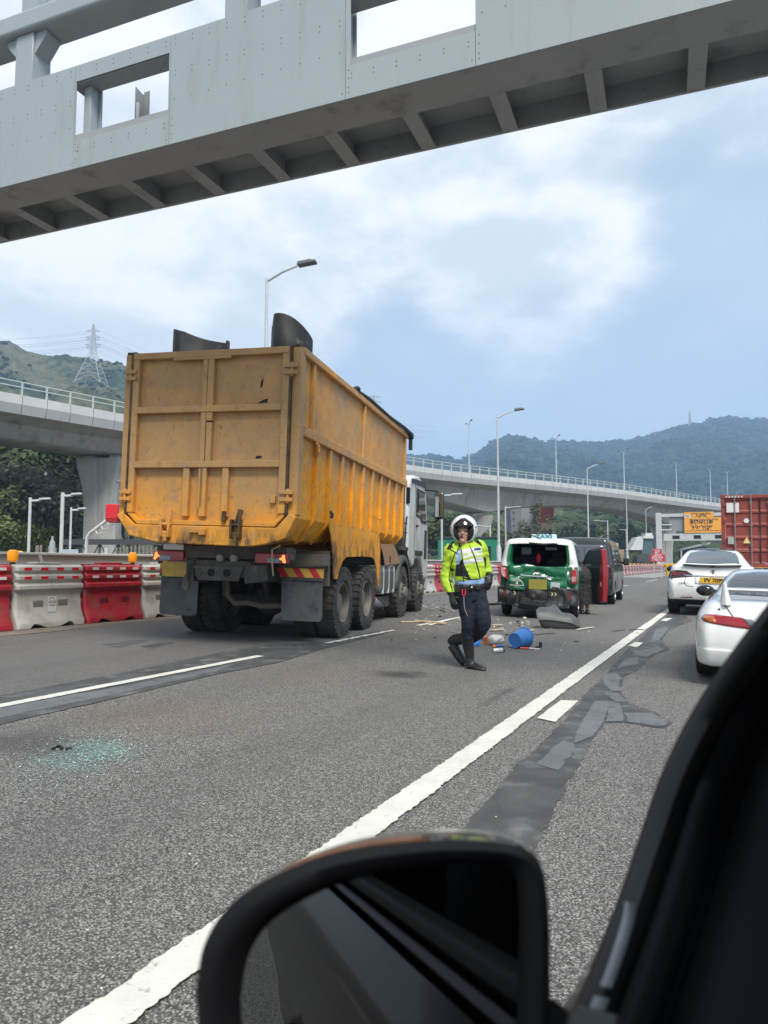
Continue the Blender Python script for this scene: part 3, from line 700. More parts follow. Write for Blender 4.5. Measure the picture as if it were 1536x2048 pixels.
hill_trees('left_hill', 1700, 1.2, 3.2, .10, 60, [(.012, .026, .012), (.045, .058, .026), (.022, .036, .016)], .86, 2)
hill_trees('foothill', 3800, 1.2, 3.2, -.12, 40, [(.016, .034, .014), (.075, .088, .034), (.035, .056, .02)], .84, 3)
# ============================================================ pylon, wires, mast
def lattice(name, lab, base, H, w0, w1, m, arms, waist=.42, legs=True, th=.22, cat='pylon'):
    o = thing(name, lab, cat, base, (0, 0, PSI))
    def hw(t): return w0 + (w1 - w0) * min(1, t / waist) if t < waist else w1 * (1 - (t - waist) / (1 - waist) * .8)
    b = MB(); lv = [0, .12, .23, .33, .42, .5, .58, .66, .74, .82, .9, .97]
    for sx in (-1, 1):
        for sy in (-1, 1):
            b.tube([(sx * hw(t), sy * hw(t), t * H) for t in lv], th, 5)
    for t0, t1 in zip(lv, lv[1:]):
        a, c = hw(t0), hw(t1)
        if t0 == 0 and legs:
            for s in (-1, 1):
                b.tube([(-a, s * a, 0), (-a * .45, s * c, t1 * H * .8), (0, s * c, t1 * H), (a * .45, s * c, t1 * H * .8), (a, s * a, 0)], th * .6, 4); b.tube([(s * a, -a, 0), (s * c, 0, t1 * H), (s * a, a, 0)], th * .6, 4)
            continue
        for s in (-1, 1):
            b.tube([(-a, s * a, t0 * H), (c, s * c, t1 * H)], th * .55, 4); b.tube([(a, s * a, t0 * H), (-c, s * c, t1 * H)], th * .55, 4)
            b.tube([(s * a, -a, t0 * H), (s * c, c, t1 * H)], th * .55, 4); b.tube([(-c, s * c, t1 * H), (c, s * c, t1 * H)], th * .5, 4)
    b.build('lattice', m, o, ang=0)
    for t, L_ in arms:
        b = MB(); h = t * H
        for s in (-1, 1):
            b.tube([(s * hw(t), -hw(t), h + 1.2), (s * L_, 0, h)], th * .6, 4); b.tube([(s * hw(t), hw(t), h + 1.2), (s * L_, 0, h)], th * .6, 4); b.tube([(s * hw(t), 0, h), (s * L_, 0, h)], th * .6, 4)
        b.build('cross_arm', m, o, ang=0)
    return o
PYL = mat('pylon steel', (.40, .41, .42), .6)
pb = at(184, 764, 470); ptop = at(184, 642, 470)
H_ = ptop.z - pb.z
lattice('pylon', 'steel lattice electricity pylon on the left hillside', (pb.x, pb.y, pb.z - 2), H_ + 2, 8.2, 1.7, PYL, [(.86, 4.6), (.76, 5.0), (.72, 4.6), (.64, 5.2), (.60, 4.8)], waist=.5, th=.2)
def wire(a, c, sag, r=.05):
    b = MB(); b.tube([a.lerp(c, t / 14) - Vector((0, 0, sag * 4 * (t / 14) * (1 - t / 14))) for t in range(15)], r, 4); tag(b.build('power_line', mat('wire', (.2, .21, .22), .6)), 'thin power line strung to the pylon on the hill', 'power line', 'power lines at the pylon')
for t, L_ in [(.86, 4.6), (.76, 5.0), (.72, 4.6), (.64, 5.2), (.60, 4.8)]:
    for sg in (-1, 1):
        h = pb.z - 2 + t * (H_ + 2); A = Vector((pb.x, pb.y, h)) + RT * sg * L_
        wire(A, A + lz(-190, 60, 30), 10); wire(A, A + lz(230, 150, -34), 12)
pb2 = at(748, 812, 520)
lattice('pylon', 'small pylon top showing above the truck body edge', (pb2.x, pb2.y, pb2.z - 10), 18, 2.2, 1.5, PYL, [(.9, 5.0), (.7, 6.0)], th=.2)
mb_ = at(1380, 852, 1690)
lattice('radio_mast', 'thin radio mast on the crest of the right hill', (mb_.x, mb_.y, mb_.z - 10), 48, 4.2, 1.6, mat('mast steel', (.3, .31, .33), .6), [], th=.5, cat='mast')
# ============================================================ trees
def leaf(name, c, c2, isl): return mat(name, c, .7, col2=c2, vs=.9, island=isl, spec=.2)
LEAFS = [leaf('leaves deep green', (.040, .060, .024), (.064, .088, .034), (.085, .108, .046)), leaf('leaves olive', (.095, .115, .04), (.06, .085, .028), (.16, .17, .065)), leaf('leaves with pale blossom', (.09, .11, .055), (.14, .15, .09), (.34, .33, .30))]
BARK = mat('bark', (.10, .08, .06), .9, col2=(.16, .135, .11), vs=4)
def make_tree(kind, H, Rr, n, lf, seed, slim=False):
    rnd = random.Random(seed)
    o = bpy.data.objects.new('tree' if kind != 'bush' else 'bush', None); COL.objects.link(o)
    tr = MB(); bases = []
    th = H * .02 + .05
    tr.tube([(0, 0, 0), (rnd.uniform(-.2, .2), rnd.uniform(-.2, .2), H * .3), (rnd.uniform(-.5, .5), rnd.uniform(-.5, .5), H * .62)], [th, th * .8, th * .4], 7)
    nb = 9 if not slim else 8
    for i in range(nb):
        a = i * 2.4 + rnd.random(); z0 = H * rnd.uniform(.22, .55); zz = H * rnd.uniform(.5, .97); rr = Rr * rnd.uniform(.45, .95) * (1.1 - .6 * (zz / H) ** 2)
        e = Vector((math.cos(a) * rr, math.sin(a) * rr, zz)); s0 = Vector((0, 0, z0))
        tr.tube([s0, s0.lerp(e, .5) + Vector((0, 0, H * .03)), e], [th * .45, th * .3, th * .1], 5); bases.append(e); bases.append(s0.lerp(e, .65))
    bases.append(Vector((0, 0, H * .9)))
    tr.build('trunk', BARK, o)
    cr = MB()
    per = n // len(bases)
    for c in bases:
        cs = Rr * rnd.uniform(.25, .46) * (.62 if slim else 1)
        for k in range(per):
            d = Vector((rnd.gauss(0, 1), rnd.gauss(0, 1), rnd.gauss(0, .75))); d = d.normalized() * (rnd.random() ** .45) * cs
            q = c + d; s = (rnd.uniform(.10, .24) if slim else rnd.uniform(.16, .36)) * (H / 10) ** .5
            u = Vector((rnd.gauss(0, 1), rnd.gauss(0, 1), rnd.gauss(0, 1))).normalized(); v = u.orthogonal().normalized()
            cr.bm.faces.new([cr.bm.verts.new(q + u * s * x + v * s * .55 * y) for x, y in ((-1, 0), (0, -1), (1, 0), (0, 1))])
    cr.build('crown', lf, o, ang=0)
    return o
T1 = make_tree('tree', 10, 4.2, 5200, LEAFS[0], 1); T2 = make_tree('tree', 9, 4.0, 4800, LEAFS[1], 2); T3 = make_tree('tree', 8, 4.2, 4800, LEAFS[2], 3)
B1 = make_tree('bush', 4.5, 3.0, 2600, LEAFS[1], 5)
used = set()
def plant(src, lat, z, sc, label, cat='tree', group='trees under the viaduct at left', rz=None, h=0):
    o = src if src.name not in used else copy_tree(src); used.add(src.name) if o is src else None
    p = lz(lat, z); o.location = (p.x, p.y, h); o.rotation_euler = (0, 0, random.uniform(0, 6.28) if rz is None else rz); o.scale = (sc, sc, sc)
    tag(o, label, cat, group); return o
random.seed(21)
gl = 'leafy tree in the forest under the viaduct at left'
for px_, z, sc, src in [(-60, 70, 1.5, T1), (-15, 74, 1.25, T2), (40, 76, 1.3, T1), (95, 80, 1.45, T1), (150, 84, 1.5, T1), (205, 84, 1.4, T2), (260, 86, 1.4, T1), (-120, 62, 1.3, T2), (15, 68, .98, T2), (62, 68, .8, T2), (100, 80, .85, T1), (-50, 56, .95, T1), (110, 95, 1.9, T1), (20, 98, 2.0, T1), (180, 100, 1.9, T1), (-90, 95, 2.0, T2)]:
    plant(src, (px_ - 768) / 1450 * z, z, sc, gl)
plant(T3, (52 - 768) / 1450 * 66, 66, 1.22, 'pale blossoming tree among the green trees at left')
plant(T3, (92 - 768) / 1450 * 70, 70, 1.12, 'second pale blossoming tree, slightly smaller and nearer the viaduct pier')
for k in range(11):
    px_ = -110 + k * 16; z = random.uniform(44, 54)
    plant(B1, (px_ - 768) / 1450 * z, z, random.uniform(.62, .95), 'low olive bush at the foot of the forest at left', 'bush', 'bushes at the foot of the left forest')
gl = 'green tree between the viaduct pier and the grey block'
for px_, z, sc, src in [(880, 125, 1.1, T2), (905, 120, .9, T1), (925, 128, 1.0, T1), (998, 106, .72, T2), (1008, 112, .6, T1)]:
    plant(src, (px_ - 768) / 1450 * z, z, sc, gl, group='trees beyond the parapet in the middle')
gl = 'far dark tree on the low slope behind the van'
for k in range(12):
    px_ = 1105 + k * 18; z = random.uniform(185, 215)
    plant(T1 if k % 3 else T2, (px_ - 768) / 1450 * z, z, random.uniform(.75, 1.25), gl, group='far trees on the slope behind the van')
SL = make_tree('tree', 9.5, 2.4, 1000, leaf('leaves grey green', (.07, .088, .05), (.11, .122, .07), (.14, .15, .09)), 9, slim=True)
plant(SL, (1071 - 768) / 1450 * 82, 82, .92, 'slender open tree with bare limbs above the taxi roof', group='slender trees above the taxi')
plant(SL, (1040 - 768) / 1450 * 86, 86, .58, 'small nearly leafless tree left of the slender one', group='slender trees above the taxi')
plant(SL, (1113 - 768) / 1450 * 90, 90, .42, 'small tree in front of the cream wall right of the slender one', group='slender trees above the taxi')
# ============================================================ buildings
def block(name, lab, x0, x1, ytop, z, m, dep=14, extra=None):
    p = at((x0 + x1) / 2, 1131, z); w = (x1 - x0) / 1450 * z; h = at(x0, ytop, z).z
    o = thing(name, lab, 'building', (p.x, p.y, 0), (0, 0, PSI * .8))
    b = MB(); b.box((0, dep / 2, h / 2), (w, dep, h)); b.build('wall', m, o); b = MB(); b.box((0, dep / 2, h + .15), (w + .3, dep + .3, .3)); b.build('roof', m, o)
    return o, w, h
BG = mat('grey cladding', (.20, .215, .235), .7, col2=(.17, .185, .2), vs=.4); BG2 = mat('mid grey cladding', (.26, .28, .30), .7)
o, w, h = block('office_block', 'flat grey building between the viaduct pier and the slender tree', 1023, 1044, 1011, 130, BG)
for z_ in (h - 1.2, h - 2.4, h - 3.6, h - 4.8):
    b = MB(); b.box((-w / 2 + .5, -.02, z_), (.3, .06, .4)); b.build('window', DARK, o)
o, w, h = block('office_block', 'lighter grey building wing behind the slender tree', 1044, 1082, 1011, 131, BG2)
o, w, h = block('tower', 'red topped building with cream lower storey right of the slender tree', 1076, 1109, 1009, 128, mat('brick red render', (.45, .12, .10), .8, col2=(.40, .105, .09), vs=.5))
b = MB(); b.box((0, -.06, (h - 3.2) / 2), (w + .1, .12, h - 3.2)); b.box((w / 2 - .2, -.12, (h - 3.2) / 2), (.5, .14, h - 3.2)); b.build('cream_storey', mat('cream render', (.52, .43, .29), .8), o)
b = MB(); b.box((w * .18, -.15, h - 4.9), (1.2, .08, 1.2)); b.build('window', DARK, o)
gh = thing('site_office', 'bright green site shed with a dark doorway behind the police officer', 'shed', lz((935 - 768) / 1450 * 52, 52), (0, 0, PSI * .7))
b = MB(); b.box((0, 3, 1.6), (4.3, 5, 3.2)); b.build('wall', mat('green cladding', (.012, .19, .11), .6, col2=(.01, .16, .09), vs=2), gh)
b = MB(); b.box((0, 3, 3.26), (4.5, 5.2, .1)); b.build('roof', DARK, gh)
b = MB(); b.box((1.3, .45, 1.5), (.7, .06, 2.2)); b.build('doorway', HOLE, gh)
b = MB(); b.box((-1.5, .46, 1.0), (1.3, .06, 1.2)); b.build('shutter', DARK, gh)
# ============================================================ works behind the parapet on the left
def works(px_, z): q = at(px_, 1131, z); return (q.x, q.y, 0)
random.seed(4)
for i, px_ in enumerate([2, 34, 72, 75, 81, 97, 110, 232, 240, 247, 254, 262, 270, 278, 286, 294, 302, 312]):
    z = 22 if px_ < 200 else 23; hh = at(px_, random.uniform(1089, 1096) , z).z
    if px_ in (2, 34): hh = 1.35
    b = MB(); b.box((0, 0, hh / 2), (.055, .03, hh)); 
    tag(b.build('stake', mat('weathered timber', (.24, .22, .2), .9, col2=(.16, .15, .14), vs=8), loc=works(px_, z), rot=(0, 0, PSI)), 'weathered upright stake of the site fence behind the parapet', 'stake', 'site fence stakes')
hp = thing('person', 'worker in a yellow hard hat hidden behind the parapet at far left', 'person', works(38, 17))
b = MB(); b.ball((0, 0, 1.34), (.10, .12, .13)); b.tube([(0, 0, 1.05), (0, 0, 1.25)], [.18, .06], 10); b.tube([(0, 0, .75), (0, 0, 1.08)], [.17, .19], 10); b.build('body', mat('worker skin', (.35, .2, .14), .6), hp)
b = MB(); b.lathe([(.16, 1.375), (.145, 1.385), (.14, 1.44), (.11, 1.52), (.05, 1.56), (.001, 1.565)], n=20); b.build('hard_hat', mat('yellow helmet', (.75, .38, .03), .35), hp)
b = MB(); b.lathe([(.05, 0), (.05, .16), (.045, .19), (.02, .24), (.02, .27)], n=16); bt = b.build('body', mat('clear pet', (.62, .65, .66), .2, trans=.3), None, loc=(-11.15, 9.35, 1.452)); bt.name = 'bottle'; tag(bt, 'clear plastic bottle standing on the parapet', 'bottle')
b = MB(); b.lathe([(.023, .27), (.023, .3)], n=12); b.build('cap', PALE, bt)
ib = thing('info_board', 'narrow pale upright sign board behind the parapet', 'sign', works(138, 20.5), (0, 0, PSI))
b = MB(); b.box((0, 0, 1.05), (.5, .05, 1.25)); b.build('board', mat('board blue grey', (.36, .44, .5), .5, col2=(.4, .47, .52), vs=4), ib)
b = MB(); b.box((0, -.03, 1.0), (.3, .01, .55)); b.build('sheet', mat('orange faded sheet', (.5, .26, .17), .7), ib)
st = thing('info_board', 'small orange notice on a post below the bent white pole', 'sign', works(212, 20), (0, 0, PSI))
b = MB(); b.box((0, 0, .85), (.09, .05, 1.7)); b.build('post', PALE, st); b = MB(); b.box((0, -.035, 1.32), (.17, .01, .3)); b.build('sheet', mat('orange sheet', (.62, .28, .05), .7), st)
# bent white pole with rungs carrying the red box
bp = thing('bent_pole', 'bent white pole with rungs leaning up to a red box', 'pole', works(172, 21), (0, 0, PSI))
k = 21 / 1450; zz_ = lambda y: at(172, y, 21).z
PT = [(0, 0, 0), (0, 0, zz_(1075)), (6 * k, 0, zz_(1066)), (47 * k, 0, zz_(1034)), (65 * k, 0, zz_(1033))]
b = MB(); b.tube(PT, .05, 10); b.build('pole', PALE, bp)
for t in (.25, .52, .8):
    a = Vector(PT[2]).lerp(Vector(PT[3]), t); b = MB(); b.tube([a, a + Vector((.08, -.05, -.14)), a + Vector((.24, -.05, -.1))], .018, 6); b.build('rung', PALE, bp)
b = MB(); b.lathe([(.16, 1.5), (.12, 1.53), (.03, 1.56)], (8 * k, -.1, 0), n=14); b.build('lamp_cap', PALE, bp)
rb = thing('camera_box', 'bright red box fixed at the top of the bent white pole', 'box', at(228, 1024, 20.6), (0, 0, PSI))
b = MB(); b.box((0, 0, 0), (.34, .4, .42)); b.build('casing', mat('red paint', (.62, .02, .03), .4), rb, bevel=.02)
b = MB(); b.prism([(-.17, -.212), (.17, -.212), (.14, -.3), (-.14, -.3)], -.19, .19); b.build('hood', mat('dark red paint', (.3, .012, .018), .5), rb)
# falsework behind it
fw_ = thing('falsework', 'dark steel scaffold platform standing beside the big viaduct pier', 'scaffold', works(232, 40), (0, 0, PSI))
b = MB(); b.box((0, 0, 2.55), (5.2, 2.5, .16)); b.box((0, -1.2, 2.4), (5.2, .1, .14)); b.build('deck', DARK, fw_)
for i in range(6):
    x = -2.5 + i; b = MB(); b.bar((x, -1.1, 0), (x, -1.1, 2.47), .09); b.build('prop', DARK, fw_)
    if i < 5:
        b = MB(); b.bar((x, -1.1, .6), (x + 1, -1.1, 2.4), .05); b.bar((x + 1, -1.06, .6), (x, -1.06, 2.4), .05); b.build('brace', DARK, fw_)
# ============================================================ far right: second gantry, signs, works machines
Z2 = 128; g2p = lz((1318 - 768) / 1450 * Z2, Z2)
g2 = thing('sign_gantry', 'far pale grey gantry carrying an orange direction sign', 'gantry', (g2p.x, g2p.y, 0), (0, 0, PSI * .15))
k2 = Z2 / 1450; hz = lambda y: at(1318, y, Z2).z
b = MB(); b.box((0, 0, hz(1026) / 2), (.95, .9, hz(1026))); b.build('leg', PALE, g2, bevel=.05)
b = MB(); b.box((8.5, 0, hz(1031)), (16, .5, .55)); b.build('top_beam', PALE, g2)
b = MB(); b.box((9, 0, (hz(1068) + hz(1082)) / 2), (16.4, .8, hz(1068) - hz(1082))); b.build('lower_beam', PALE, g2)
for x in (0.95, 4.2, 7.4, 10.7): b = MB(); b.box((x * 1.05 + 1.8, -.42, hz(1075)), (1.15, .06, .6)); b.build('lane_display', HOLE, g2)
for y in (1050, 1060): b = MB(); b.tube([(.5, 0, hz(y)), (2.2, 0, hz(y))], .12, 6); b.build('strut', PALE, g2)
for x in (3.2, 6.2, 9.2): b = MB(); b.bar((x, 0, hz(1082)), (x + .9, 0, hz(1092)), .12); b.bar((x + 1.8, 0, hz(1082)), (x + .9, .0, hz(1092)), .12); b.build('hanger', DARK, g2)
b = MB(); b.box((3.4, .1, hz(1048)), (3.2, .1, hz(1036) - hz(1064))); b.build('back_panel', mat('sign back grey', (.24, .25, .26), .6), g2)
b = MB(); b.box((8.2, -.45, (hz(1037) + hz(1067)) / 2), (8.0, .12, hz(1037) - hz(1067))); sg_ = b.build('sign_panel', mat('orange sign', (.82, .36, .03), .45), g2)
b = MB(); b.box((6.55, -.45, (hz(1026) + hz(1036.6)) / 2), (4.7, .12, hz(1026) - hz(1036.6))); sp2 = b.build('exit_panel', mat('orange sign', (.82, .36, .03), .45), g2)
b = MB(); b.box((4.75, -.52, hz(1034)), (.95, .02, .5)); b.build('number_plate', RWHITE, sp2)
text('lettering', '923', .42, BLACK, sp2, facing(4.75, -.535, hz(1034)), bold=.01, sx=1.0)
text('lettering', 'Kau Lung Hang', .42, BLACK, sp2, facing(7.1, -.515, hz(1029)), bold=.01); text('lettering', '九龍坑', .6, BLACK, sp2, facing(6.9, -.515, hz(1033.5)), bold=.02)
text('lettering', '↖', .9, BLACK, sp2, facing(5.6, -.515, hz(1030.5)), bold=.03)
text('lettering', 'Heung Yuen Wai Port', .5, BLACK, sg_, facing(7.3, -.515, hz(1041)), bold=.012); text('lettering', '香園圍口岸', .75, BLACK, sg_, facing(6.9, -.515, hz(1046.5)), bold=.02)
text('lettering', 'Tai Po , Kowloon', .5, BLACK, sg_, facing(6.9, -.515, hz(1053.5)), bold=.012); text('lettering', '大埔 九龍', .75, BLACK, sg_, facing(6.9, -.515, hz(1058.5)), bold=.02)
b = MB(); b.tube([(10.3, -.53, hz(1050)), (10.3, -.53, hz(1046)), (10.5, -.53, hz(1043)), (11.0, -.53, hz(1042)), (11.5, -.53, hz(1043)), (11.7, -.53, hz(1046)), (11.7, -.53, hz(1050)), (10.3, -.53, hz(1050))], .1, 6); b.build('tunnel_symbol', BLACK, sg_)
b = MB(); b.box((8.2, -.52, hz(1063)), (7.8, .02, .06)); b.build('divider', BLACK, sg_)
ws = thing('road_works_sign', 'red two part sign with white lettering asking drivers to reduce speed', 'sign', lz((1314 - 768) / 1450 * 62, 62), (0, 0, 0))
SR = mat('sign red', (.55, .03, .06), .45); zq = lambda y: at(1314, y, 62).z
b = MB(); b.box((0, 0, zq(1116)), (1.2, .05, zq(1108.5) - zq(1123))); m1 = b.build('lower_plate', SR, ws, bevel=.02)
b = MB(); b.box((0, 0, zq(1103)), (.72, .05, zq(1098) - zq(1108))); m2 = b.build('upper_plate', SR, ws, bevel=.02)
for x in (-.3, .3): b = MB(); b.box((x, .06, zq(1098) / 2 + .05), (.06, .05, zq(1098))); b.build('post', GALV, ws)
text('lettering', 'Ahead', .16, RWHITE, m2, facing(0, -.03, zq(1101)), bold=.006); text('lettering', '前面', .2, RWHITE, m2, facing(0, -.03, zq(1105.6)), bold=.008)
text('lettering', 'REDUCE', .16, RWHITE, m1, facing(0, -.03, zq(1110.8)), bold=.006); text('lettering', 'SPEED NOW', .16, RWHITE, m1, facing(0, -.03, zq(1114.6)), bold=.006); text('lettering', '現在減速', .22, RWHITE, m1, facing(0, -.03, zq(1119.6)), bold=.008)
yb = thing('crash_cushion', 'bright yellow stacked crash cushion beside the far parapet', 'barrier', lz((1344 - 768) / 1450 * 78, 78), (0, 0, .1))
YP = mat('yellow plastic', (.72, .42, .03), .5, col2=(.6, .33, .02), vs=3)
for j in range(3):
    for i in range(3):
        b = MB(); b.lathe([(.26, .02 + j * .48), (.28, .1 + j * .48), (.28, .38 + j * .48), (.2, .46 + j * .48)], (-.5 + i * .5 - (.1 if j == 2 else 0), 0, 0), n=10); b.build('module', YP, yb)
wm = thing('works_machine', 'tall white sloping works machine with a cab on the far site', 'machine', lz((1286 - 768) / 1450 * 115, 115), (0, 0, PSI))
k3 = 115 / 1450; hq = lambda y: at(1286, y, 115).z; WMT = mat('white machine', (.58, .6, .6), .5, col2=(.5, .52, .52), vs=1.5)
b = MB(); b.prism([(-26 * k3, hq(1100)), (-12 * k3, hq(1075)), (2 * k3, hq(1072)), (-2 * k3, hq(1100))], 0, 2.5); b.build('chute', WMT, wm)
b = MB(); b.box((10 * k3, 1, hq(1074)), (20 * k3, 2.4, 6 * k3)); b.box((12 * k3, 1, hq(1069)), (14 * k3, 2.0, 6 * k3)); b.build('top_deck', WMT, wm)
b = MB(); b.prism([(-2 * k3, hq(1100)), (4 * k3, hq(1079)), (20 * k3, hq(1079)), (20 * k3, hq(1108)), (-2 * k3, hq(1108))], .1, 2.2); b.build('cab', mat('tinted machine glass', (.07, .11, .12), .15), wm)
b = MB(); b.box((4 * k3, 1, hq(1118) ), (34 * k3, 2.2, 12 * k3)); b.build('base_body', DARK, wm)
sh = thing('site_shelter', 'grey open sided shelter with a sloping roof beyond the far gantry', 'shelter', lz((1390 - 768) / 1450 * 150, 150), (0, 0, PSI * .3))
k4 = 150 / 1450; hs = lambda y: at(1390, y, 150).z
b = MB(); b.prism([(-28 * k4, hs(1101)), (28 * k4, hs(1088)), (28 * k4, hs(1084)), (-28 * k4, hs(1097))], 0, 8); b.build('roof', mat('roof sheet', (.35, .37, .38), .6), sh)
b = MB(); b.box((0, 6, hs(1112)), (54 * k4, .2, 4)); b.build('back_wall', DARK, sh)
for x in (-26, 0, 26): b = MB(); b.box((x * k4, .2, hs(1100) / 2), (.3, .3, hs(1100))); b.build('post', PALE, sh)
wt = thing('site_cabin', 'small white cabin on a tan base at the foot of the slope behind the van', 'cabin', lz((1229 - 768) / 1450 * 120, 120), (0, 0, PSI))
k5 = 120 / 1450; ht = lambda y: at(1229, y, 120).z
b = MB(); b.box((0, 1, ht(1092)), (14 * k5, 2, 12 * k5)); b.build('wall', WMT, wt)
for x in (-3, 3): b = MB(); b.box((x * k5, -.02, ht(1091)), (3 * k5, .05, 6 * k5)); b.build('window', DARK, wt)
b = MB(); b.box((4 * k5, 1, ht(1112) / 1), (26 * k5, 3, 26 * k5)); b.build('base', mat('tan wall', (.35, .25, .17), .8), wt)
# ============================================================ haze
hb = MB(); hb.box((-150, 1160, 198.5), (2500, 2520, 404)); hz_m = bpy.data.materials.new('haze'); hz_m.use_nodes = True
for n in list(hz_m.node_tree.nodes):
    if n.type == 'BSDF_PRINCIPLED': hz_m.node_tree.nodes.remove(n)
pv = hz_m.node_tree.nodes.new('ShaderNodeVolumePrincipled'); pv.inputs['Color'].default_value = (.46, .68, 1.0, 1); pv.inputs['Density'].default_value = .00040; pv.inputs['Anisotropy'].default_value = .0
hz_m.node_tree.links.new(pv.outputs[0], [n for n in hz_m.node_tree.nodes if n.type == 'OUTPUT_MATERIAL'][0].inputs['Volume'])
hb.mi = 0; ho = hb.build('haze', hz_m, ang=0); tag(ho, kind='stuff')
# ============================================================ the tipper truck
def truck_paint():
    m = bpy.data.materials.new('orange truck paint'); m.use_nodes = True; N = m.node_tree.nodes; L = m.node_tree.links; p = N['Principled BSDF']
    p.inputs['Specular IOR Level'].default_value = .35
    tc = N.new('ShaderNodeTexCoord'); sp = N.new('ShaderNodeSeparateXYZ'); L.new(tc.outputs['Object'], sp.inputs[0])
    def nz(s, d=6, r=.6, sc=(1, 1, 1)):
        mp = N.new('ShaderNodeMapping'); mp.inputs[3].default_value = sc; L.new(tc.outputs['Object'], mp.inputs[0])
        n = N.new('ShaderNodeTexNoise'); n.inputs['Scale'].default_value = s; n.inputs['Detail'].default_value = d; n.inputs['Roughness'].default_value = r; L.new(mp.outputs[0], n.inputs['Vector']); return n.outputs[0]
    def rng(v, a, b, lo=0, hi=1):
        n = N.new('ShaderNodeMapRange'); L.new(v, n.inputs[0]); n.inputs[1].default_value = a; n.inputs[2].default_value = b; n.inputs[3].default_value = lo; n.inputs[4].default_value = hi; return n.outputs[0]
    def mth(op, a, b_):
        n = N.new('ShaderNodeMath'); n.operation = op
        for i, s in enumerate((a, b_)):
            if isinstance(s, (int, float)): n.inputs[i].default_value = s
            else: L.new(s, n.inputs[i])
        return n.outputs[0]
    def mix(f, a, b_):
        n = N.new('ShaderNodeMix'); n.data_type = 'RGBA'; L.new(f, n.inputs[0])
        for i, s in ((6, a), (7, b_)):
            if isinstance(s, tuple): n.inputs[i].default_value = (*s, 1)
            else: L.new(s, n.inputs[i])
        return n.outputs[2]
    # dried dust sits on the upper half, the paint is scrubbed clean lower down
    hgt = mth('ADD', rng(sp.outputs[2], 1.65, 2.75), mth('MULTIPLY', mth('SUBTRACT', nz(1.3), .5), 1.5))
    rear = rng(sp.outputs[1], .1, .3, .32, -.30)
    base = mix(rng(nz(3.2), .35, .65), (.86, .36, .010), (.72, .28, .009))
    dust = mix(rng(nz(2.1, 8), .35, .66), (.50, .285, .115), (.36, .23, .115))
    cur = mix(rng(mth('ADD', hgt, rear), .12, .85, 0, .93), base, dust)
    cur = mix(rng(nz(5, 9, .72), .52, .66, 0, .6), cur, (.30, .215, .14)); cur = mix(rng(nz(13, 9, .78), .565, .63, 0, .5), cur, (.22, .155, .10)); cur = mix(rng(nz(17, 8, .75, (1, 1, .12)), .60, .66, 0, .45), cur, (.62, .36, .13))
    cur = mix(rng(nz(2.4, 9, .66, (1, 1, .22)), .60, .74, 0, .75), cur, (.15, .10, .06))       # grime runs
    cur = mix(rng(nz(26, 6, .75), .625, .68, 0, .85), cur, (.05, .03, .02)); cur = mix(rng(nz(9, 10, .75, (1, 1, .5)), .60, .66, 0, .55), cur, (.11, .075, .045))                       # chips and rust
    low = mth('MULTIPLY', rng(sp.outputs[2], 1.62, 1.36), rng(nz(6, 8, .7, (1, 1, .4)), .44, .62))
    cur = mix(low, cur, (.055, .045, .035))
    L.new(cur, p.inputs['Base Color']); L.new(rng(nz(4), .3, .7, .42, .75), p.inputs['Roughness'])
    b = N.new('ShaderNodeBump'); b.inputs['Strength'].default_value = .5; b.inputs['Distance'].default_value = .022; L.new(mth('ADD', nz(2.2, 3), mth('MULTIPLY', nz(11, 6), .3)), b.inputs['Height']); L.new(b.outputs[0], p.inputs['Normal'])
    return m
ORANGE = truck_paint()
OILY = mat('oily steel', (.02, .016, .012), .55, .1, col2=(.12, .065, .015), vs=7)
CHAS = mat('dusty black chassis', (.035, .033, .031), .7, col2=(.10, .09, .08), vs=3.5, dirt=(.15, .13, .11), dirt_s=8, dirt_lo=.55, dirt_hi=.75)
RUBBER = mat('tyre rubber', (.022, .021, .02), .85, col2=(.07, .065, .058), vs=4, bump=.2, bs=30)
RIMC = mat('dusty steel rim', (.19, .175, .15), .65, .1, col2=(.12, .11, .095), vs=5)
FLAP = mat('rubber flap', (.11, .115, .12), .7, col2=(.075, .078, .082), vs=3, dirt=(.03, .032, .04), dirt_s=7, dirt_lo=.55, dirt_hi=.72)
LENS = mat('red lens', (.32, .008, .012), .2, coat=.5); LAMPON = mat('lit indicator', (1, .5, .15), .3, emit=(1.0, .42, .10), es=.45)
YEL = mat('plate yellow', (.62, .40, .05), .5, col2=(.42, .27, .05), vs=14); CHRED = mat('stripe red', (.45, .02, .03), .4); CHYEL = mat('stripe yellow', (.62, .36, .06), .45)
CABW = mat('truck white', (.58, .58, .55), .4, col2=(.5, .5, .47), vs=1.5, dirt=(.22, .2, .17), dirt_s=2.2, dirt_lo=.55, dirt_hi=.8, streak=.4, coat=.2)
GLASS = mat('dark glass', (.012, .016, .018), .04, spec=.6, coat=.0)
trk = thing('tipper_truck', 'dirty orange four axle tipper truck with a white cab seen from behind', 'truck', (-6.102, 7.375, .1526 + .006), (0, .027, .201))
